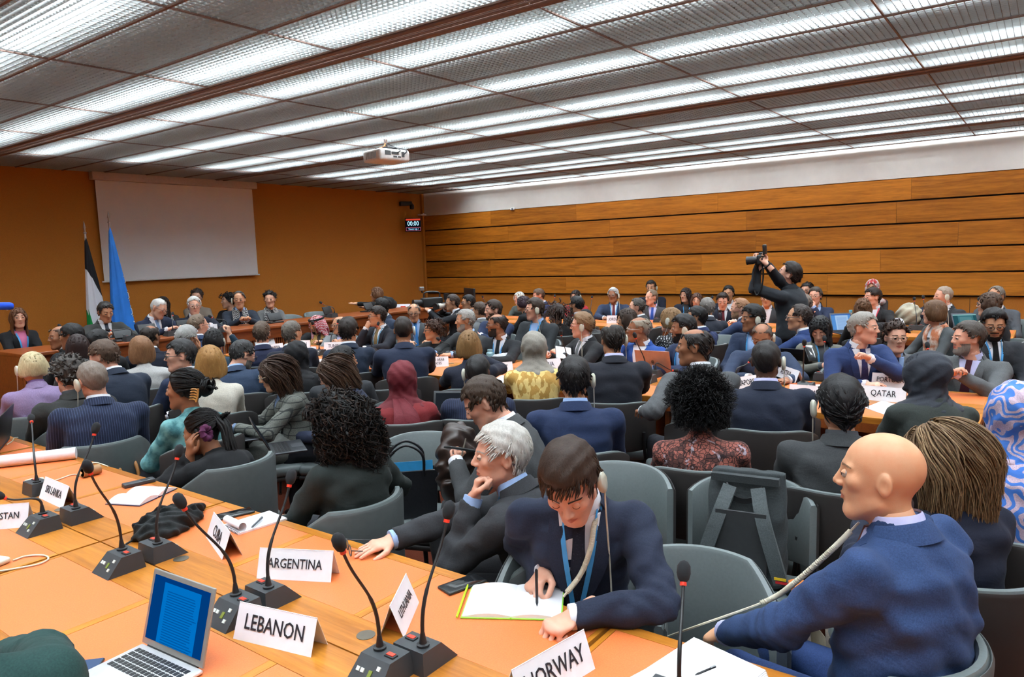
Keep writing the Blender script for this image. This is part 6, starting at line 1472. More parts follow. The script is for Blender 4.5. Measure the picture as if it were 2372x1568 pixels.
# ================================================================ microphones
def mic_proto():
    r = empty('desk_microphone')
    # wedge base: user side (+y) slopes
    prof = [(-0.062, 0), (-0.055, 0.062), (0.018, 0.062), (0.075, 0.0)]
    R = [[(x * (1.0 if z < 0.01 else 0.88), y, z) for y, z in prof] for x in (-0.062, 0.062)]
    v, f = loft(np.array(R)); Geo().add(v, f).obj('base', M_DGR, r, smooth=False)
    rl = Geo().rbox((-0.028, -0.012, 0.0635), (0.034, 0.022, 0.006), 0.003).obj('light_frame', M_BLK, r)
    Geo().box((-0.028, -0.012, 0.0668), (0.024, 0.013, 0.003)).obj('red_light', M_RED, rl, smooth=False)
    sl = math.atan2(0.062, 0.057)
    for x, t in ((0.038, 0.45), (0.022, 0.45), (-0.028, 0.25), (-0.028, 0.65)):
        b = Geo().box((0, 0, 0), (0.011, 0.011, 0.004)).obj('button', plain('button_white', (206, 214, 206), 0.4), r, smooth=False); b.location = (x, 0.018 + 0.057*t + 0.001, 0.062 - 0.062*t + 0.001); b.rotation_euler = (-sl, 0, 0)
    b = Geo().box((0, 0, 0), (0.012, 0.02, 0.003)).obj('green_window', plain('green_window', (110, 122, 40), 0.4), r, smooth=False); b.location = (-0.006, 0.018 + 0.057*0.5, 0.062 - 0.062*0.5 + 0.001); b.rotation_euler = (-sl, 0, 0)
    Geo().tube([(0.025, -0.022, 0.062), (0.025, -0.022, 0.068), (0.025, -0.022, 0.07), (0.025, -0.022, 0.10)], [0.018, 0.018, 0.011, 0.006], 12).obj('socket', M_BLK, r)
    return r
MIC0 = mic_proto(); MICU = [False]; MICPARTS = list(MIC0.children)
def mic(base, tip, label, user=1, bz=None, z=TT, skew=0.0):
    """base pixel (foot centre), tip pixel; user = +1 sitter on the wall side, -1 on the camera side"""
    b = at(base[0], base[1], z) if user < 2 else np.array([10.28, at_x(base[0], base[1], 10.28)[1], z]); user = 1 if user == 2 else user; ang_ = (-math.pi/2 if user > 0 else math.pi/2) + skew
    if user == 0: ang_ = skew
    if MICU[0]:
        o = MIC0.copy(); COL.objects.link(o)
        for ch_ in MICPARTS: copy_tree(ch_, o)
    else: o = MIC0; MICU[0] = True
    o.location = (b[0], b[1], z); o.rotation_euler = (0, 0, ang_); tag(o, label, 'microphone', 'gooseneck desk microphones')
    R = rotz(ang_); top = b + R @ np.array([0.025, -0.022, 0.10]) if len(b) == 3 else None
    ud = R @ np.array([0, 1.0, 0])
    # tip on the vertical plane a hand's breadth toward the sitter
    d = ray(*tip); n = ud; p0 = b + ud * 0.10; t = ((p0 - CAMP) @ n) / (d @ n); T = CAMP + d * t
    if np.linalg.norm(T - top) > 0.6 or np.linalg.norm(T - top) < 0.1: T = top + np.array([0, 0, 0.3]) + ud * 0.1
    L = np.linalg.norm(T - top); path = bez(top, top + np.array([0, 0, 0.42 * L]), T - (T - top) * 0.35 + np.array([0, 0, -0.02]), T, 18); loc = (path - b) @ R
    nk = Geo().tube(loc, [0.0055]*7 + [0.0042]*11, 8).obj('gooseneck', M_BLK, o)
    dirv = loc[-1] - loc[-2]; dirv /= np.linalg.norm(dirv); e = loc[-1]
    Geo().tube([e - dirv*0.012, e - dirv*0.003], 0.0085, 10).obj('red_ring', M_RED, nk)
    Geo().tube([e - dirv*0.003, e + dirv*0.004, e + dirv*0.018, e + dirv*0.036, e + dirv*0.046, e + dirv*0.050], [0.008, 0.014, 0.0175, 0.0165, 0.010, 0.001], 12).obj('foam_head', plain('mic_foam', (26, 27, 30), 0.95, bump=0.3), nk)
    return o
near = [((95, 1140), (73, 975), 1, 'microphone standing upright beside the white paper roll'), ((186, 1203), (219, 1003), 1, 'microphone right behind the SRI LANKA card'), ((374, 1287), (411, 1058), 1, 'microphone in front of the crumpled black scarf'),
        ((628, 1392), (671, 1120), 1, 'microphone in front of the ARGENTINA card'), ((980, 1530), (1036, 1200), 1, 'microphone in front of the LITHUANIA card'), ((1560, 1640), (1583, 1345), 1, 'microphone beside the NORWAY card at the bottom edge'),
        ((95, 1228), (8, 1152), -1, 'microphone with neck bent low beside the STAN card'), ((280, 1318), (208, 1092), -1, 'microphone left of the silver laptop'), ((546, 1432), (425, 1174), -1, 'microphone right behind the LEBANON card'), ((884, 1568), (792, 1272), -1, 'microphone cut by the bottom edge right of LEBANON')]
for b, t, u, l in near: mic(b, t, l, u)
mid = [((740, 822), (725, 752), -1, 'microphone beside the LIBYA card'), ((862, 818), (875, 754), 1, 'microphone before the man in navy with joined hands'), ((1045, 826), (1018, 788), -1, 'microphone left of the KUWAIT card leaning left'), ((1062, 815), (1038, 798), 1, 'microphone behind the tweed jacketed woman'),
       ((1316, 862), (1300, 775), -1, 'microphone right of the yellow dress'), ((1500, 885), (1472, 782), -1, 'microphone left of the rose laptop'), ((1866, 905), (1863, 800), -1, 'microphone before the woman with the phone'), ((1905, 880), (1910, 790), 1, 'microphone left of the man in blue jacket'),
       ((2150, 905), (2149, 806), 1, 'microphone beside the PORTUGAL card'), ((2190, 892), (2228, 882), -1, 'microphone with neck bent before the clasped hands'), ((1515, 872), (1560, 858), 1, 'microphone with low bent neck before the rose laptop'), ((768, 806), (782, 748), 1, 'microphone behind the card starting with TU'), ((1700, 890), (1735, 838), 1, 'microphone leaning over the SINGAPORE card')]
for b, t, u, l in mid: mic(b, t, l, u)
far = [((1131, 710), (1119, 690), 'microphone by the woman with white hair'), ((1283, 712), (1285, 688), 'microphone between navy man and red woman'), ((1366, 722), (1371, 691), 'microphone between red woman and JORDAN card'), ((1647, 730), (1650, 692), 'microphone beside the burgundy tie'), ((2118, 755), (2118, 696), 'microphone right of the MALTA card'), ((2140, 752), (2139, 692), 'second microphone right of the MALTA card'), ((2268, 745), (2268, 697), 'microphone left of the ponytailed woman'), ((1525, 740), (1518, 705), 'microphone before the blue tie at the wall desk')]
for b, t, l in far: mic(b, t, l, 2)
for b, t, l in [((152, 800), (140, 758), 'podium microphone at its left end'), ((300, 790), (255, 765), 'podium microphone before the man in grey suit'), ((395, 778), (400, 730), 'podium microphone before the speaking man'), ((770, 735), (746, 703), 'podium microphone at its right part'), ((520, 768), (490, 735), 'podium microphone beside the PALESTINE card')]: mic(b, t, l, 0, z=1.0, skew=0.0)

# ================================================================ name cards
def card(text, p0, p1, z=TT, h=0.098, label=None, length=None, size=None, lines=1):
    """folded tent card; p0, p1 pixels of the foot of the face toward the camera, left and right"""
    a = at(p0[0], p0[1], z); b = at(p1[0], p1[1], z); ex = b - a; L = float(np.linalg.norm(ex)) if length is None else length; ex = ex / np.linalg.norm(ex)
    if length: b = a + ex * L
    back = np.array([-ex[1], ex[0], 0]);  
    if back @ (a - CAMP) < 0: back = -back
    c = (a + b) / 2; r = tag(empty('name_card', (0, 0, 0)), label or ('white name card reading ' + text), 'name card', 'folded name cards')
    m = frame_m(c, ex, back); r.matrix_world = m; dpt = 0.075
    for s in (0, 1):
        y0, y1 = (0, dpt/2) if s == 0 else (dpt, dpt/2); th = 0.0012
        Rn = [[(x, y0, 0), (x, y1, h), (x, y1 + (0.0012 if s == 0 else -0.0012), h), (x, y0 + (0.0014 if s == 0 else -0.0014), 0)] for x in (-L/2, L/2)]
        v, f = loft(np.array(Rn)); p = Geo().add(v, f).obj('face', M_PAPER, r, smooth=False)
        if text:
            tl = math.atan2(h, dpt/2); sz = size or min(0.062 if lines == 1 else 0.040, 1.52 * L / max(4, max(len(q) for q in text.split('\n'))))
            if s == 0: M_ = Matrix.Translation((0, dpt/4 - 0.0016, h * 0.52)) @ Matrix.Rotation(tl, 4, 'X')
            else: M_ = Matrix.Translation((0, 3*dpt/4 + 0.0016, h * 0.52)) @ Matrix.Rotation(math.pi, 4, 'Z') @ Matrix.Rotation(tl, 4, 'X')
            text_mesh('lettering', text, sz, M_INK, p, M_, 0.78)
    return r
card('SRI LANKA', (90, 1153), (145, 1179)); card('PAKISTAN', (-62, 1231), (63, 1221), label='white name card ending in STAN at the left edge'); card('CUBA', (477, 1244), (514, 1297)); card('ARGENTINA', (594, 1340), (766, 1349)); card('LEBANON', (540, 1479), (720, 1523))
card('LITHUANIA', (936, 1478), (971, 1395)); card('NORWAY', (1212, 1655), (1379, 1549)); card('QATAR', (1993, 925), (2097, 934)); card('PORTUGAL', (2018, 893), (2111, 900)); card('SINGAPORE', (1684, 909), (1764, 897)); card('AUSTRIA', (1790, 868), (1842, 888), label='white name card turned sideways behind the navy suited back')
card('MALAYSIA', (1826, 922), (1901, 928), label='white name card ending in A beside the wavy black hair'); card('KUWAIT', (1122, 868), (1190, 862)); card('ALGERIA', (1228, 862), (1303, 853), label='white name card ending in A behind the silver grey headscarf')
card('UNITED ARAB\nEMIRATES', (978, 852), (1040, 848), lines=2, label='white name card reading UNITED ARAB EMIRATES'); card('LIBYA', (678, 824), (732, 822)); card('BAHRAIN', (668, 808), (718, 806)); card('INDONESIA', (606, 820), (660, 812)); card('SAUDI ARABIA', (592, 802), (638, 796)); card('TUNISIA', (750, 812), (802, 810), label='white name card starting with TU')
card('PALESTINE', (462, 770), (503, 768), z=1.0); card('JORDAN', (1405, 749), (1442, 749), h=0.12); card('MALTA', (2039, 754), (2096, 754)); card('', (1950, 755), (1966, 760), label='small blank white card behind the lit laptop')
uc = card('', (912, 718), (950, 717), z=0.95, label='white card with small red print on the equipment desk')
Geo().box((0.02, 0.017, 0.055), (0.09, 0.002, 0.016)).obj('red_print_line', M_RED, uc, smooth=False); Geo().box((0.0, 0.011, 0.036), (0.16, 0.002, 0.008)).obj('grey_print_line', M_DGR, uc, smooth=False)

# ================================================================ things on the desks
def on(px, py, z=TT): return at(px, py, z)
def thing(name, label, cat, loc, rz=0.0, group=None): return tag(empty(name, tuple(loc), rz), label, cat, group)
def scr_mat(name, bg, page, ink):
    t = NT(name); c = t.coord('Generated'); sp = t.node('ShaderNodeSeparateXYZ'); t.l(c, sp.inputs[0])
    inside = t.math('MULTIPLY', t.math('GREATER_THAN', sp.outputs[0], 0.2), t.math('LESS_THAN', sp.outputs[0], 0.86))
    w = t.node('ShaderNodeTexWave', wave_type='BANDS', bands_direction='Z'); t.l(c, w.inputs[0]); w.inputs['Scale'].default_value = 8.0
    ln = t.math('MULTIPLY', t.math('GREATER_THAN', w.outputs[0], 0.62), t.math('MULTIPLY', t.math('GREATER_THAN', sp.outputs[0], 0.27), t.math('LESS_THAN', t.math('ADD', sp.outputs[0], t.math('MULTIPLY', t.noise(c, 9, 1), 0.25)), 0.9)))
    ln = t.math('MULTIPLY', ln, t.math('LESS_THAN', sp.outputs[2], 0.82))
    col = t.mix(inside, lin(bg), lin(page)); col = t.mix(t.math('MULTIPLY', ln, 0.55), col, lin(ink)); col = t.mix(t.math('GREATER_THAN', sp.outputs[2], 0.93), col, lin(ink))
    t.n.remove(t.b); e = t.node('ShaderNodeEmission'); t.l(col, e.inputs[0]); e.inputs[1].default_value = 0.9; t.l(e.outputs[0], t.n['Material Output'].inputs[0]); return t.m
def laptop(hl, hr, label, body, lid, screen=None, angle=108, depth_=0.215, logo=None, keys=True, user=None):
    """hinge line from hl to hr (as the sitter sees left to right), keyboard toward user"""
    hl, hr = np.asarray(hl, float), np.asarray(hr, float); ex = hr - hl; L = float(np.linalg.norm(ex)); ex /= L
    ey = np.array([-ex[1], ex[0], 0]); ey = -ey                      # toward the sitter
    r = tag(empty('laptop'), label, 'laptop'); r.matrix_world = frame_m((hl + hr)/2, ex, -ey)      # local +y away from sitter
    bm = plain('laptop_body', body, 0.35, metal=0.5); lm = plain('laptop_lid', lid, 0.35, metal=0.4)
    Geo().rbox((0, -depth_/2, 0.0), (L, depth_, 0.013), 0.006).obj('base', bm, r)
    if keys:
        kb = Geo(); nx, ny = 14, 5; kw_ = L * 0.86 / nx; kh = depth_ * 0.46 / ny
        for i in range(nx):
            for j in range(ny): kb.box((-L*0.43 + kw_*(i+0.5), -depth_*0.10 - kh*(j+0.5), 0.0072), (kw_*0.74, kh*0.76, 0.002))
        kb.obj('keyboard', M_BLK if sum(body) > 300 else plain('keys_dark', (20, 20, 22), 0.5), r, smooth=False)['kind'] = 'stuff'
        Geo().box((0, -depth_*0.79, 0.0068), (L*0.32, depth_*0.32, 0.0012)).obj('trackpad', plain('trackpad', tuple(min(255, c+8) for c in body), 0.3), r, smooth=False)
    t = Geo().rbox((0, 0, depth_/2), (L, 0.007, depth_), 0.0034).obj('lid', lm, r); t.location = (0, 0.0, 0.008); t.rotation_euler = (math.radians(-(angle - 90)), 0, 0)
    Geo().box((0, -0.0042, depth_/2 + 0.002), (L*0.90, 0.001, depth_*0.84)).obj('display', screen or emit('display_dim', (46, 52, 60), 0.5), t, smooth=False)
    Geo().tube([(-L*0.4, 0.002, 0.006), (L*0.4, 0.002, 0.006)], 0.006, 8).obj('hinge', M_BLK, r)
    if logo:
        g = Geo(); a = np.linspace(0, 2*math.pi, 24, endpoint=False); rr_ = 0.016*(1 - 0.12*np.cos(2*a)); v, f = loft(np.stack([np.stack([rr_*np.cos(a), np.full(24, 0.0042), depth_/2 + rr_*np.sin(a)], 1), np.stack([rr_*0.98*np.cos(a), np.full(24, 0.0046), depth_/2 + rr_*0.98*np.sin(a)], 1)], 0)); g.add(v, f).obj('lid_mark', plain('mark', logo, 0.3), t)
    return r
laptop(on(331, 1493, 0.757), on(472, 1556, 0.757), 'silver laptop with blue document on screen in the foreground', (232, 233, 235), (150, 148, 142), scr_mat('screen_blue', (0, 62, 130), (0, 118, 206), (0, 60, 130)), 106, 0.212)
laptop(on(24, 1012, 0.757), on(-22, 1068, 0.757), 'dark laptop at the left edge behind the paper roll', (92, 92, 94), (40, 40, 42), scr_mat('screen_b2', (0, 90, 180), (10, 120, 220), (0, 70, 150)), 100, 0.22)
laptop(on(1556, 868, 0.757), on(1476, 862, 0.757), 'rose gold laptop with its back to the camera', (196, 150, 130), (176, 128, 108), None, 104, 0.21, (90, 60, 50))
laptop(on(1884, 862, 0.757), on(1816, 856, 0.757), 'black laptop back beside the woman with the phone', (30, 28, 28), (34, 28, 26), None, 112, 0.21)
laptop(on(1928, 770, 0.757), on(1978, 768, 0.757), 'laptop with bright blue white screen near the wall desk', (40, 44, 60), (60, 64, 72), scr_mat('screen_b3', (90, 150, 220), (170, 206, 246), (60, 110, 190)), 112, 0.24)
laptop(on(2212, 772, 0.757), on(2272, 770, 0.757), 'laptop with teal screen before the ponytailed woman', (40, 44, 50), (60, 64, 72), scr_mat('screen_b4', (40, 86, 96), (66, 120, 130), (140, 190, 190)), 114, 0.24)
def lap_laptop(px, py, z, facing, label, lid, angle=105, logo=None, screen=None):
    c = at(px, py, z); u = np.array([math.cos(facing), math.sin(facing), 0]); e = np.array([u[1], -u[0], 0]); hl = c + u*0.10 - e*0.155; hr = c + u*0.10 + e*0.155
    return laptop(hl, hr, label, (60, 62, 66), lid, screen, angle, 0.215, logo)
az_ = lambda px, py, a: math.atan2(*(at(px, py, 0.7)[[1, 0]])) + math.radians(a)
lap_laptop(556, 1012, 0.68, az_(556, 1012, 100), 'black laptop on the lap of the checked blazer', (70, 62, 56), 112)
lap_laptop(662, 1036, 0.66, az_(662, 1036, 96), 'dark laptop open on a lap beside the big curls', (52, 44, 42), 118, (110, 70, 60))
lap_laptop(1044, 985, 0.68, az_(1044, 985, -14), 'laptop with dark screen before the red headscarf', (60, 62, 64), 108)
def phone(px, py, rz, label, z=TT, col=(20, 22, 24), case=(34, 40, 42), screen=None):
    r = thing('phone', label, 'phone', on(px, py, z) + np.array([0, 0, 0.005]), rz); Geo().rbox((0, 0, 0), (0.075, 0.152, 0.009), 0.004, seg=4).obj('case', plain('phone_case', case, 0.4), r)
    Geo().rbox((0, 0, 0.0042), (0.069, 0.146, 0.002), 0.0009).obj('glass', screen or plain('phone_glass', col, 0.08, spec=0.7), r); return r
dY = lambda p, q: math.atan2(on(*q)[1]-on(*p)[1], on(*q)[0]-on(*p)[0]) - math.pi/2
phone(1071, 1356, dY((1030, 1372), (1112, 1342)), 'black phone between the white haired man and the notebook')
phone(545, 1192, dY((510, 1200), (580, 1184)), 'dark phone behind the CUBA card')
phone(186, 1568, dY((160, 1600), (200, 1545)), 'phone with lit screen beside the silver laptop', screen=emit('phone_glow', (120, 150, 200), 0.7))
def book(px, py, rz, w, d, label, cover, n=10, th=0.012, tilt=0.0):
    """open notebook: two covers and two swelling page blocks"""
    r = thing('notebook', label, 'notebook', on(px, py), rz)
    for s in (-1, 1):
        Geo().box((s*w/4, 0, 0.0025), (w/2, d, 0.003)).obj('cover', plain('cover', cover, 0.5), r, smooth=False)
        xs = np.linspace(0, w/2 - 0.004, n); zt = 0.005 + th*np.clip(np.sin(np.clip(xs/(w/2), 0, 1)*math.pi*0.9 + 0.35), 0.15, 1)
        R = [[(s*x, -d/2 + 0.004, 0.004), (s*x, d/2 - 0.004, 0.004), (s*x, d/2 - 0.004, z_), (s*x, -d/2 + 0.004, z_)] for x, z_ in zip(xs, zt)]
        v, f = loft(np.array(R)); Geo().add(v, f).obj('page_block', M_PAPER, r)
    Geo().tube([(0, -d/2, 0.003), (0, d/2, 0.003)], 0.004, 6).obj('spine', plain('cover', cover, 0.5), r); return r
bk = book(1192, 1396, dY((1160, 1440), (1225, 1355)) + 0.25, 0.31, 0.22, 'open notebook with green cover under the writing hands', (150, 214, 70))
Geo().tube([(-0.165, -0.115, 0.008), (-0.168, 0.10, 0.008)], 0.0035, 6).obj('elastic_band', plain('lime', (176, 216, 30), 0.5), bk)
book(330, 1150, dY((300, 1165), (360, 1130)) + 1.4, 0.26, 0.19, 'open white notebook beside the woman in black', (40, 40, 70), th=0.02)
def pen(p, q, label, c=(40, 44, 48), r0=0.0045, z=None):
    p, q = np.asarray(p, float), np.asarray(q, float); r = tag(empty('pen'), label, 'pen'); L = float(np.linalg.norm(q-p)); r.matrix_world = frame_m(p, q-p, (0, 0, 1) if abs((q-p)[2]) < 0.8*L else (1, 0, 0))
    Geo().tube([(0, 0, 0), (0.012, 0, 0), (L*0.97, 0, 0), (L, 0, 0)], [0.001, r0, r0, r0*0.6], 10).obj('barrel', plain('pen_barrel', c, 0.35, metal=0.4), r); Geo().box((L*0.86, r0*1.2, 0), (L*0.22, 0.002, 0.004)).obj('clip', M_SILVER, r, smooth=False); return r
pen(on(1244, 1404, 0.772), on(1242, 1318, 0.895), 'silver pen in the writing hand')
pen(on(582, 1222, 0.768), on(608, 1198, 0.768), 'grey pen on the spiral notepad', (90, 96, 104))
pen(on(1608, 1566, 0.757), on(1658, 1545, 0.757), 'black pen on the white papers at the bottom', (24, 24, 28))
def paper(pts, label, n=3, th=0.004):
    """loose sheets given by the pixels of their corners"""
    P_ = [on(*p) for p in pts]; c = np.mean(P_, 0); r = thing('paper_sheets', label, 'paper', c)
    for k in range(n):
        a = 0.03*(k - 1); R = rotz(a); ring = [R @ (p - c) for p in P_]; z0 = 0.001 + k*th/n
        v, f = loft(np.array([[q + np.array([0, 0, z0]) for q in ring], [q + np.array([0, 0, z0 + th/n*0.8]) for q in ring]])); Geo().add(v, f).obj('sheet', M_PAPER, r, smooth=False)
    return r
paper([(1430, 1590), (1617, 1483), (1778, 1565), (1640, 1660)], 'white printed papers at the bottom right of the desk', 4, 0.008)
paper([(2003, 945), (2045, 930), (2078, 938), (2055, 962)], 'loose white sheets in front of the QATAR card')
paper([(712, 838), (748, 832), (765, 840), (720, 850)], 'white sheets below the LIBYA card'); paper([(1135, 885), (1165, 870), (1180, 880), (1150, 895)], 'folded papers below the KUWAIT card')
paper([(1838, 892), (1905, 892), (1908, 908), (1842, 906)], 'white sheets beside the card ending in A')
# spiral notepad
np_ = thing('notepad', 'white spiral notepad with curled page behind ARGENTINA', 'notepad', on(590, 1212), dY((560, 1225), (640, 1200)))
Geo().box((0, 0, 0.004), (0.15, 0.22, 0.008)).obj('pad', M_PAPER, np_, smooth=False); a = np.linspace(0, 5.2, 18); v, f = loft(np.stack([np.stack([np.full(18, x), -0.09 + 0.022*np.sin(a)*(1-a/14), 0.028 - 0.022*np.cos(a)*(1-a/14)], 1) for x in (-0.07, 0.07)], 0), False, False); Geo().add(v, f).obj('curled_page', M_PAPER, np_)
for k in range(12): Geo().tube([(-0.068 + 0.0124*k, -0.108 + 0.006*math.sin(t_), 0.006 + 0.006*math.cos(t_)) for t_ in np.linspace(0, 6, 7)], 0.001, 4).obj('ring', M_BLK, np_)
# spectacles lying on the desk
sg = thing('spectacles', 'dark rimmed spectacles lying before the white haired man', 'spectacles', on(808, 1280), dY((750, 1300), (830, 1285)))
for s in (-1, 1):
    a = np.linspace(0, 2*math.pi, 22); Geo().tube(np.stack([0.033*s + 0.026*np.cos(a), np.full(22, 0.0), 0.021 + 0.019*np.sin(a)], 1), 0.0022, 6).obj('rim', M_DGR, sg); Geo().tube([(0.06*s, 0, 0.03), (0.062*s, 0.06, 0.016), (0.055*s, 0.135, 0.003)], 0.002, 6).obj('temple', M_BLK, sg)
Geo().tube([(-0.008, 0, 0.026), (0, 0.003, 0.029), (0.008, 0, 0.026)], 0.002, 6).obj('bridge', M_DGR, sg)
# rolled paper
p0, p1 = on(-80, 1092), on(178, 1062); rl = thing('paper_roll', 'long white paper roll on the left desk', 'paper roll', (p0+p1)/2 + np.array([0, 0, 0.034])); d = (p1-p0)/2
Geo().tube([-d, -d*0.999, d*0.999, d], [0.030, 0.033, 0.034, 0.031], 24).obj('roll', M_PAPER, rl); Geo().tube([d*0.20, d*0.215], 0.0345, 24).obj('band', plain('band_white', (222, 220, 214), 0.6), rl)
# crumpled scarf on the desk
def f_heap(p):
    d = s_ell(p, (0, 0, 0.02), (0.16, 0.105, 0.062)); d = smin(d, s_cap(p, (0.10, -0.06, 0.015), (0.21, -0.02, 0.015), 0.03, 0.022), 0.03)
    return smax(d - 0.011*np.sin(p @ np.array([55, 20, 70]) + 2*np.sin(p[:, 1]*30))*np.sin(p @ np.array([-25, 60, 20]) + 1.5*np.sin(p[:, 0]*26)) - 0.006*np.sin(p @ np.array([120, 90, 80])), -p[:, 2] + 0.001, 0.004)
v, f = nets(f_heap, (-0.22, -0.16, -0.01), (0.28, 0.16, 0.12), 0.006); hp = thing('scarf', 'crumpled black scarf heaped on the desk', 'scarf', on(386, 1225), 0.5); Geo().add(v, f).obj('cloth', fabric('black_scarf', (34, 37, 38)), hp, 'all')
Geo().tube(smooth_path([(-0.14, 0.05, 0.01), (-0.18, 0.06, 0.004), (-0.2, 0.04, 0.004)], 8), 0.004, 5).obj('tassel', fabric('black_scarf', (34, 37, 38)), hp)
# leather cup holder, earpiece handset, leads, remote
ch = thing('leather_holder', 'tan leather cable holder on the left desk', 'holder', on(212, 1102)); a = np.linspace(0.3, 5.6, 20); R = np.stack([np.stack([np.full(20, x), 0.026*np.cos(a), 0.028 + 0.026*np.sin(a)], 1) for x in (-0.045, 0.045)], 0); R2 = np.stack([np.stack([np.full(20, x), 0.0235*np.cos(a), 0.028 + 0.0235*np.sin(a)], 1) for x in (-0.045, 0.045)], 0)
v, f = loft(np.concatenate([R, R2[:, ::-1]], 1)); Geo().add(v, f).obj('sleeve', plain('tan_leather', (150, 112, 72), 0.55), ch); Geo().box((0.0, 0.05, 0.003), (0.09, 0.06, 0.004)).obj('flap', plain('tan_leather', (150, 112, 72), 0.55), ch, smooth=False)
def handset(px, py, label, rz=0.0, z=TT):
    r = thing('earpiece_handset', label, 'earpiece', on(px, py, z), rz); Geo().rbox((0, 0, 0.012), (0.05, 0.09, 0.024), 0.011, seg=4).obj('shell', plain('ivory_plastic', (208, 208, 190), 0.35), r); Geo().tube([(0, 0.01, 0.024), (0, 0.01, 0.028)], [0.016, 0.012], 14).obj('ear_pad', plain('ivory_plastic', (208, 208, 190), 0.35), r); return r
handset(80, 1120, 'ivory earpiece lying behind the SRI LANKA card', 1.2); handset(-6, 1305, 'ivory earpiece at the left edge of the near desk', 0.3)
def lead(pts, label, z=TT + 0.004, r0=0.0035, coil=None):
    P_ = smooth_path([on(p[0], p[1], p[2] if len(p) > 2 else z) for p in pts], 70); o = P_[0]; r = thing('cable', label, 'cable', o); P_ = P_ - o
    if coil:
        s = np.linspace(0, 1, 1300); Q = np.stack([np.interp(s, np.linspace(0, 1, len(P_)), P_[:, i]) for i in range(3)], 1); T, N, B = frames(Q); k = ((s > coil[0]) & (s < coil[1]))*0.0052; ph_ = s*coil[2]*2.0; Q = Q + N*(k*np.cos(ph_))[:, None] + B*(k*np.sin(ph_))[:, None]
        Geo().tube(Q, r0, 5).obj('lead', M_IVORY, r)
    else: Geo().tube(P_, r0, 6).obj('lead', M_IVORY, r)
    return r
lead([(100, 1118), (130, 1112), (165, 1100), (185, 1100)], 'ivory lead from the earpiece to the leather holder'); lead([(190, 1085), (205, 1075), (225, 1072), (250, 1080)], 'ivory lead curling behind the leather holder')
lead([(30, 1298), (60, 1288), (100, 1286), (112, 1294), (90, 1306), (40, 1316), (-20, 1326)], 'ivory lead with plug looped on the near desk'); lead([(15, 1030), (28, 1022), (32, 1015), (42, 1013)], 'ivory lead piece by the dark laptop')
lead([(1545, 1475, 0.60), (1620, 1448, 0.72), (1775, 1392, 0.78), (1840, 1350, 0.86), (1930, 1270, 1.0), (1990, 1210, 1.08)], 'long coiled ivory cable running to the bald man', coil=(0.38, 0.93, 420))
lead([(1398, 1140, 1.06), (1378, 1210, 1.0), (1368, 1270, 0.93), (1345, 1330, 0.84), (1305, 1382, 0.78)], 'coiled ivory cable hanging before the writing man', r0=0.004, coil=(0.2, 0.95, 300))
lead([(965, 1235, 0.72), (1000, 1226, 0.76), (1030, 1214, 0.80)], 'coiled ivory cable by the white haired man', coil=(0.1, 0.9, 160)); lead([(2372, 1452, 0.1), (2330, 1462, 0.1), (2300, 1455, 0.12)], 'ivory cable near the floor at the right edge')
rm = thing('remote_box', 'flat dark remote behind the open notebook', 'remote', on(322, 1122), dY((290, 1130), (355, 1115))); Geo().rbox((0, 0, 0.01), (0.05, 0.15, 0.02), 0.005).obj('case', M_DGR, rm); Geo().box((0, 0.03, 0.0205), (0.03, 0.04, 0.002)).obj('keypad', M_BLK, rm, smooth=False)
# tumblers, bottles, notebook in hand, phones in hands
def bottle(px, py, z, label, c, cap, r0=0.034, h=0.2):
    r = thing('bottle', label, 'bottle', on(px, py, z)); Geo().tube([(0, 0, 0), (0, 0, 0.006), (0, 0, h*0.72), (0, 0, h*0.82), (0, 0, h*0.86)], [r0*0.9, r0, r0, r0*0.62, r0*0.5], 16).obj('body', plain('bottle_body', c, 0.25), r); Geo().tube([(0, 0, h*0.84), (0, 0, h)], r0*0.66, 14).obj('cap', plain('bottle_cap', cap, 0.4), r); return r
bottle(1668, 750, TT, 'dark bottle on the desk before the burgundy tie', (30, 26, 40), (24, 24, 26)); bottle(1970, 752, TT, 'pale water bottle with light blue cap by the lit laptop', (170, 140, 120), (110, 180, 200)); bottle(1136, 838, TT, 'light blue ribbed tumbler behind the KUWAIT card', (130, 164, 170), (140, 172, 176), 0.042, 0.13)
ob = book(1322, 812, 0.6, 0.2, 0.16, 'open white notebook held by the sandy haired man', (60, 60, 60)); ob.location = tuple(at_x(1305, 818, 6.0)); ob.rotation_euler = (0.2, -0.5, 0.6)
p = phone(1878, 820, 0.4, 'dark phone held by the woman with long black hair', z=0.86); p.location = tuple(at_x(1878, 818, 6.10)); p.rotation_euler = (math.radians(50), 0, -0.9)
p = phone(1066, 1040, 0.4, 'phone held by the man in charcoal suit', z=0.86); p.location = tuple(at_x(1068, 1040, 2.55)); p.rotation_euler = (0.3, 0.2, 1.2)
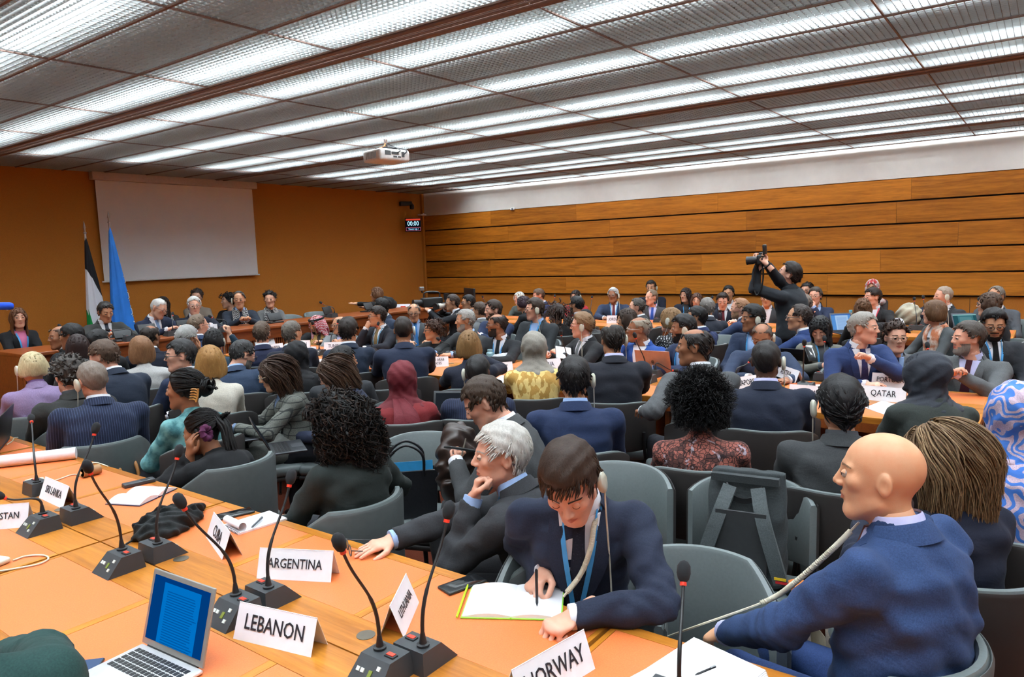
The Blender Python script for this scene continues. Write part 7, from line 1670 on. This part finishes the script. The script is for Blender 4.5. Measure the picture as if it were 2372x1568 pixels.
# purple scrunchie and hair clip belong to things worn; ring them as own small things
def torus(r, R0, r0, m, name, ey=(0, 0, 1), n=28, wob=0.0):
    a = np.linspace(0, 2*math.pi, n); P_ = np.stack([R0*np.cos(a), R0*np.sin(a), np.zeros(n)], 1); return Geo().tube(P_, r0*(1 + wob*np.sin(a*9)), 10).obj(name, m, r)
b = at_x(478, 1003, 2.12); sc_r = tag(empty('hair_scrunchie', tuple(b)), 'purple velvet scrunchie in the black ponytail', 'scrunchie'); sc_r.rotation_euler = (1.25, 0.3, 0.4); torus(sc_r, 0.032, 0.017, fabric('purple_velvet', (88, 26, 70)), 'band', wob=0.22)
b = at_x(448, 915, 2.24); hc_ = tag(empty('claw_clip', tuple(b)), 'tortoiseshell claw clip in black hair', 'hair clip'); hc_.rotation_euler = (0.2, 0.1, 0.9)
for k in range(5): Geo().tube(smooth_path([(0, -0.02, 0.03 - 0.015*k), (0.02, 0, 0.034 - 0.015*k), (0.012, 0.022, 0.03 - 0.015*k)], 8), [0.005]*8 + [0.002], 6).obj('tooth', plain('tortoiseshell', (176, 122, 62), 0.3), hc_)
Geo().tube([(0, -0.02, 0.04), (0.004, -0.024, 0), (0, -0.02, -0.04)], 0.006, 8).obj('spine', plain('tortoiseshell', (176, 122, 62), 0.3), hc_)
# ================================================================ bags and empty chairs in the foreground
M_BAGN = fabric('grey_nylon', (58, 64, 66)); M_STRAP = fabric('strap_nylon', (84, 92, 94)); M_CROC = plain('croc_leather', (22, 23, 27), 0.35, spec=0.5, bump=0.3, sc=60)
# empty chairs
def empty_chair(px, py, zpt, fa_deg, label, tub=False, floor=0.0):
    """chair whose seat centre shows at this pixel"""
    s = at(px, py, zpt); fa = math.radians(fa_deg); c = s[:2] - 0.12*np.array([math.cos(fa), math.sin(fa)]); return chair_at((c[0], c[1], 0), fa, label, tub), s
az0 = lambda px, py, a: math.degrees(math.atan2(*(at(px, py, 0.5)[[1, 0]]))) + a
def chair_by_back(px, py, z, fa_deg, label, tub=False):
    """chair whose back top shows at this pixel"""
    k = at(px, py, z); fa = math.radians(fa_deg); u = np.array([math.cos(fa), math.sin(fa), 0]); h = k + u * (0.25 if not tub else 0.19)
    return chair_at((h[0], h[1], 0), fa, label, tub), np.array([h[0], h[1], 0.463]) + u * 0.11
c1, s1 = chair_by_back(1752, 1105, 0.83, 188, 'empty grey chair holding the dark backpack')
c2, s2 = chair_by_back(1000, 1003, 0.83, 200, 'empty grey chair holding the black handbag')
c3, s3 = chair_by_back(1590, 1265, 0.80, 205, 'empty grey tub armchair right of the writing man', True)
c4, s4 = chair_by_back(1450, 1075, 0.83, 190, 'empty grey chair behind the writing man')
c5, s5 = empty_chair(1790, 1060, 0.46, az0(1790, 1060, 0), 'empty dark backed chair beside the floral dress')
empty_chair(900, 985, 0.46, az0(900, 985, 0), 'empty dark backed chair left of the red jacket'); empty_chair(1660, 860, 0.46, az0(1660, 860, 170), 'empty dark chair behind the SINGAPORE card'); empty_chair(2330, 815, 0.46, az0(2330, 815, 150), 'empty grey chair at the right edge beyond the wall desk')
# backpack on c1
fa = math.radians(188); u = np.array([math.cos(fa), math.sin(fa), 0])
bp = tag(empty('backpack', tuple(s1 - u*0.10 + np.array([0, 0, 0.005])), fa - math.pi/2), 'dark grey backpack leaning on a grey chair', 'backpack'); 
def f_pack(p):
    t = np.clip(p[:, 2]/0.44, 0, 1); w = 0.165 - 0.012*t + 0.0*t; d = 0.075 - 0.045*np.clip((t-0.6)/0.4, 0, 1); y = p[:, 1] + 0.07*t
    k = ((np.abs(p[:, 0])/w)**5 + (np.abs(y)/d)**3)**0.25 - 1; return np.maximum(k*0.07, np.maximum(p[:, 2] - 0.45, 0.004 - p[:, 2])) - 0.003*np.sin(p @ np.array([28, 40, 22]))*np.sin(p @ np.array([-33, 12, 30]))
v, f = nets(f_pack, (-0.22, -0.26, -0.02), (0.22, 0.14, 0.48), 0.009); Geo().add(v, f).obj('bag_body', M_BAGN, bp, 'all')
def ribbon(P_, w, th, name, m, par, up=(1, 0, 0)):
    P_ = smooth_path(P_, 20); T = np.gradient(P_, axis=0); T /= np.linalg.norm(T, axis=1)[:, None]; S_ = np.asarray(up, float) - T*(T @ np.asarray(up, float))[:, None]; S_ /= np.linalg.norm(S_, axis=1)[:, None]; N = np.cross(T, S_); h = w/2
    R = np.stack([P_ - S_*h + N*th, P_ + S_*h + N*th, P_ + S_*h - N*th, P_ - S_*h - N*th], 1); vv, ff = loft(R); return Geo().add(vv, ff).obj(name, m, par)
for s in (-1, 1):
    st = ribbon([(s*0.055, 0.02, 0.40), (s*0.085, 0.085, 0.30), (s*0.13, 0.112, 0.16), (s*0.160, 0.105, 0.05)], 0.056, 0.010, 'shoulder_strap', M_STRAP, bp)
    ribbon([(s*0.165, 0.085, 0.05), (s*0.19, 0.08, 0.0), (s*0.20, 0.05, -0.02)], 0.025, 0.003, 'webbing', M_BLK, bp)
    Geo().rbox((s*0.178, 0.087, 0.025), (0.035, 0.008, 0.03), 0.003).obj('buckle', M_BLK, bp)
Geo().box((-0.158, 0.118, 0.075), (0.045, 0.006, 0.010)).obj('yellow_tag', plain('tag_yellow', (232, 190, 30), 0.6), bp, smooth=False); Geo().box((-0.163, 0.116, 0.060), (0.045, 0.006, 0.010)).obj('red_tag', plain('tag_red', (190, 30, 34), 0.6), bp, smooth=False)
ribbon([(-0.075, 0.01, 0.405), (-0.05, 0.035, 0.365), (0, 0.045, 0.35), (0.05, 0.035, 0.365), (0.075, 0.01, 0.405)], 0.022, 0.004, 'grab_handle', M_BLK, bp, (0, 0, 1)); Geo().box((0, 0.0, 0.43), (0.27, 0.03, 0.03)).obj('top_roll', M_BAGN, bp, smooth=False)
Geo().box((0, 0.088, 0.19), (0.20, 0.012, 0.26)).obj('back_pad', plain('mesh_pad', (46, 48, 50), 0.9, bump=0.3), bp, smooth=False)
# handbag on c2
hb = tag(empty('handbag', tuple(s2 + np.array([0, 0, 0.005])), math.radians(225) - math.pi/2), 'black crocodile pattern handbag on a grey chair', 'handbag')
R = [[(x*k, y*k2, z) for x, y in ((-.165, -.06), (.165, -.06), (.17, 0), (.165, .06), (-.165, .06), (-.17, 0))] for z, k, k2 in ((0, 0.86, 1.1), (0.02, 0.9, 1.1), (0.25, 1.0, 0.75), (0.252, 0.97, 0.6), (0.10, 0.9, 0.7))]
v, f = loft(np.array(R), cap=False); Geo().add(v, f).obj('bag_body', M_CROC, hb, smooth=False)
for k in range(7): Geo().box((0, -0.066 + 0.0032*k*0.9, 0.03 + 0.032*k), (0.30, 0.004, 0.003)).obj('seam', M_DARK, hb, smooth=False)
for s in (-1, 1): Geo().tube(smooth_path([(-0.09, s*0.045, 0.22), (-0.085, s*0.05, 0.34), (0, s*0.05, 0.395), (0.085, s*0.05, 0.34), (0.09, s*0.045, 0.22)], 26), 0.008, 8).obj('handle', M_CROC, hb)
Geo().box((0.05, -0.055, 0.185), (0.014, 0.008, 0.05)).obj('clasp', M_SILVER, hb, smooth=False); Geo().tube([(-0.14, -0.055, 0.235), (-0.14, -0.062, 0.235)], 0.008, 10).obj('stud', M_SILVER, hb)
fd = tag(empty('folder', tuple(np.array(hb.location) + np.array([0, 0, 0.12])), math.radians(225) - math.pi/2), 'bright blue folder sticking out of the handbag', 'folder')
for k, c in enumerate(((30, 140, 206), (216, 224, 232), (60, 160, 220))): Geo().box((-0.03, -0.02 + 0.012*k, 0.07 + 0.012*k), (0.22, 0.002, 0.16)).obj('sleeve', plain('folder_sheet', c, 0.4), fd, smooth=False)
# tan bag with handles on the floor behind the desk
b = at(285, 1100, 0.60); tb_ = tag(empty('tote_bag', (b[0]+0.05, b[1]+0.1, 0.0)), 'tan leather bag with looped handles beside the pinstripe man', 'bag'); TAN_L = plain('tan_bag', (168, 112, 56), 0.5)
Geo().rbox((0, 0, 0.24), (0.16, 0.34, 0.46), 0.03).obj('bag_body', TAN_L, tb_)
for s in (-1, 1): Geo().tube(smooth_path([(s*0.05, -0.10, 0.44), (s*0.05, -0.08, 0.60), (s*0.05, 0, 0.68), (s*0.05, 0.08, 0.60), (s*0.05, 0.10, 0.44)], 24), 0.011, 8).obj('handle', TAN_L, tb_)
# cream tote with a clear tube
b = at(1870, 1470, 0.30); ct = tag(empty('tote_bag', (b[0], b[1], 0.0), 0.6), 'cream tote bag on the floor beside the bald man', 'bag'); CRM = plain('cream_leather', (206, 196, 172), 0.5)
R = [[(x*k, y*k, z) for x, y in ((-.13, -.06), (.13, -.06), (.13, .06), (-.13, .06))] for z, k in ((0, 0.85), (0.30, 1.05), (0.302, 0.99), (0.08, 0.8))]; v, f = loft(np.array(R), cap=False); Geo().add(v, f).obj('bag_body', CRM, ct, smooth=False); Geo().tube(smooth_path([(-0.08, 0.065, 0.27), (-0.07, 0.08, 0.36), (0.07, 0.08, 0.36), (0.08, 0.065, 0.27)], 16), 0.008, 6).obj('handle', CRM, ct)
Geo().box((0, 0, 0.012), (0.22, 0.10, 0.02)).obj('bottom', CRM, ct, smooth=False)
p0 = np.array([b[0], b[1], 0.06]); p1 = at_x(1846, 1350, b[0] - 0.02); tu = tag(empty('poster_tube', tuple(p0)), 'translucent poster tube with orange rim in the cream tote', 'tube'); d = p1 - p0
Geo().tube([(0, 0, 0), d*0.02, d*0.97], [0.02, 0.034, 0.034], 20).obj('tube', plain('milky_plastic', (206, 196, 196), 0.3), tu); Geo().tube([d*0.96, d], 0.037, 20).obj('rim', plain('orange_rim', (236, 132, 64), 0.4), tu)
# black bag on the floor between the chairs
b = at(1945, 1330, 0.40); bb = tag(empty('shoulder_bag', (b[0]+0.15, b[1], 0.0), 0.5), 'black bag standing between bald man and chairs', 'bag'); Geo().rbox((0, 0, 0.21), (0.34, 0.16, 0.40), 0.05).obj('bag_body', plain('black_bag', (24, 25, 26), 0.6, bump=0.2), bb)
Geo().tube(smooth_path([(-0.12, 0, 0.38), (-0.10, 0, 0.52), (0.02, 0.02, 0.58), (0.12, 0, 0.50), (0.13, 0, 0.38)], 22), 0.006, 6).obj('strap', M_BLK, bb)
# brown leather jacket over the chair of the phone man
def f_jk(p):
    d = s_ell(p, (0, 0, 0), (0.13, 0.10, 0.22)); return d - 0.012*np.sin(p @ np.array([30, 22, 60]) + 2*np.sin(p[:, 2]*18))*np.sin(p @ np.array([-26, 34, 12])) - 0.004*np.sin(p @ np.array([90, 60, 70]))
v, f = nets(f_jk, (-0.2, -0.18, -0.28), (0.2, 0.18, 0.28), 0.010); b = at_x(1062, 1075, 2.75); lj = tag(empty('leather_jacket', tuple(b)), 'brown leather jacket draped over a chair by the phone man', 'jacket'); Geo().add(v, f).obj('drape', plain('brown_leather', (52, 38, 32), 0.35, spec=0.6), lj, 'all'); Geo().tube(smooth_path([(-0.05, -0.1, 0.16), (-0.10, -0.09, 0.0), (-0.06, -0.1, -0.16)], 14), 0.004, 6).obj('piping', plain('brown_piping', (120, 112, 100), 0.4), lj)
# pale coats on the wall desk and orange jacket at left
def heap(px, py, z, size, c, label, k=1.0, name='coat', loc=None):
    def f_(p): d = s_ell(p, (0, 0, size[2]*0.7), size); return smax(d - 0.016*np.sin(p @ np.array([24, 18, 40]))*np.sin(p @ np.array([-20, 30, 14])), -p[:, 2], 0.01)
    v, f = nets(f_, (-size[0]-.05, -size[1]-.05, -0.03), (size[0]+.05, size[1]+.05, size[2]*1.8+.05), 0.016); b = at(px, py, z) if loc is None else loc; r = tag(empty(name, (b[0], b[1], z)), label, 'coat'); Geo().add(v, f).obj('cloth', fabric('coat', c), r, 'all'); Geo().box((0, -size[1]*0.2, size[2]*1.68), (size[0]*0.5, 0.02, 0.01)).obj('label_tab', M_PAPER, r, smooth=False); return r
heap(2105, 752, 0.75, (0.13, 0.16, 0.17), (186, 178, 152), 'pale beige coat heaped on the wall desk'); heap(2150, 752, 0.75, (0.13, 0.18, 0.14), (34, 38, 58), 'navy coat beside the pale one on the wall desk'); heap(30, 905, 0.5, (0.14, 0.16, 0.16), (206, 98, 26), 'orange jacket on a chair behind the lilac jacket')
heap(1160, 838, 0.75, (0.14, 0.12, 0.05), (206, 204, 204), 'black and white cloth heaped behind the KUWAIT card', name='shawl')
# monitor against the wall, low tray
b = at_x(1088, 690, 11.0); monw = tag(empty('monitor', (b[0], b[1], 0.75), math.radians(60)), 'black monitor standing before the panelled wall', 'monitor'); Geo().rbox((0, 0, 0.30), (0.56, 0.04, 0.36), 0.01).obj('panel', M_BLK, monw); Geo().tube([(0, 0.02, 0.0), (0, 0.02, 0.2)], 0.03, 8).obj('stand', M_BLK, monw); Geo().box((0.18, -0.0215, 0.38), (0.06, 0.002, 0.03)).obj('sticker', M_PAPER, monw, smooth=False); Geo().rbox((0, 0.02, 0.01), (0.26, 0.2, 0.02), 0.005).obj('foot', M_BLK, monw)
finish_texts()
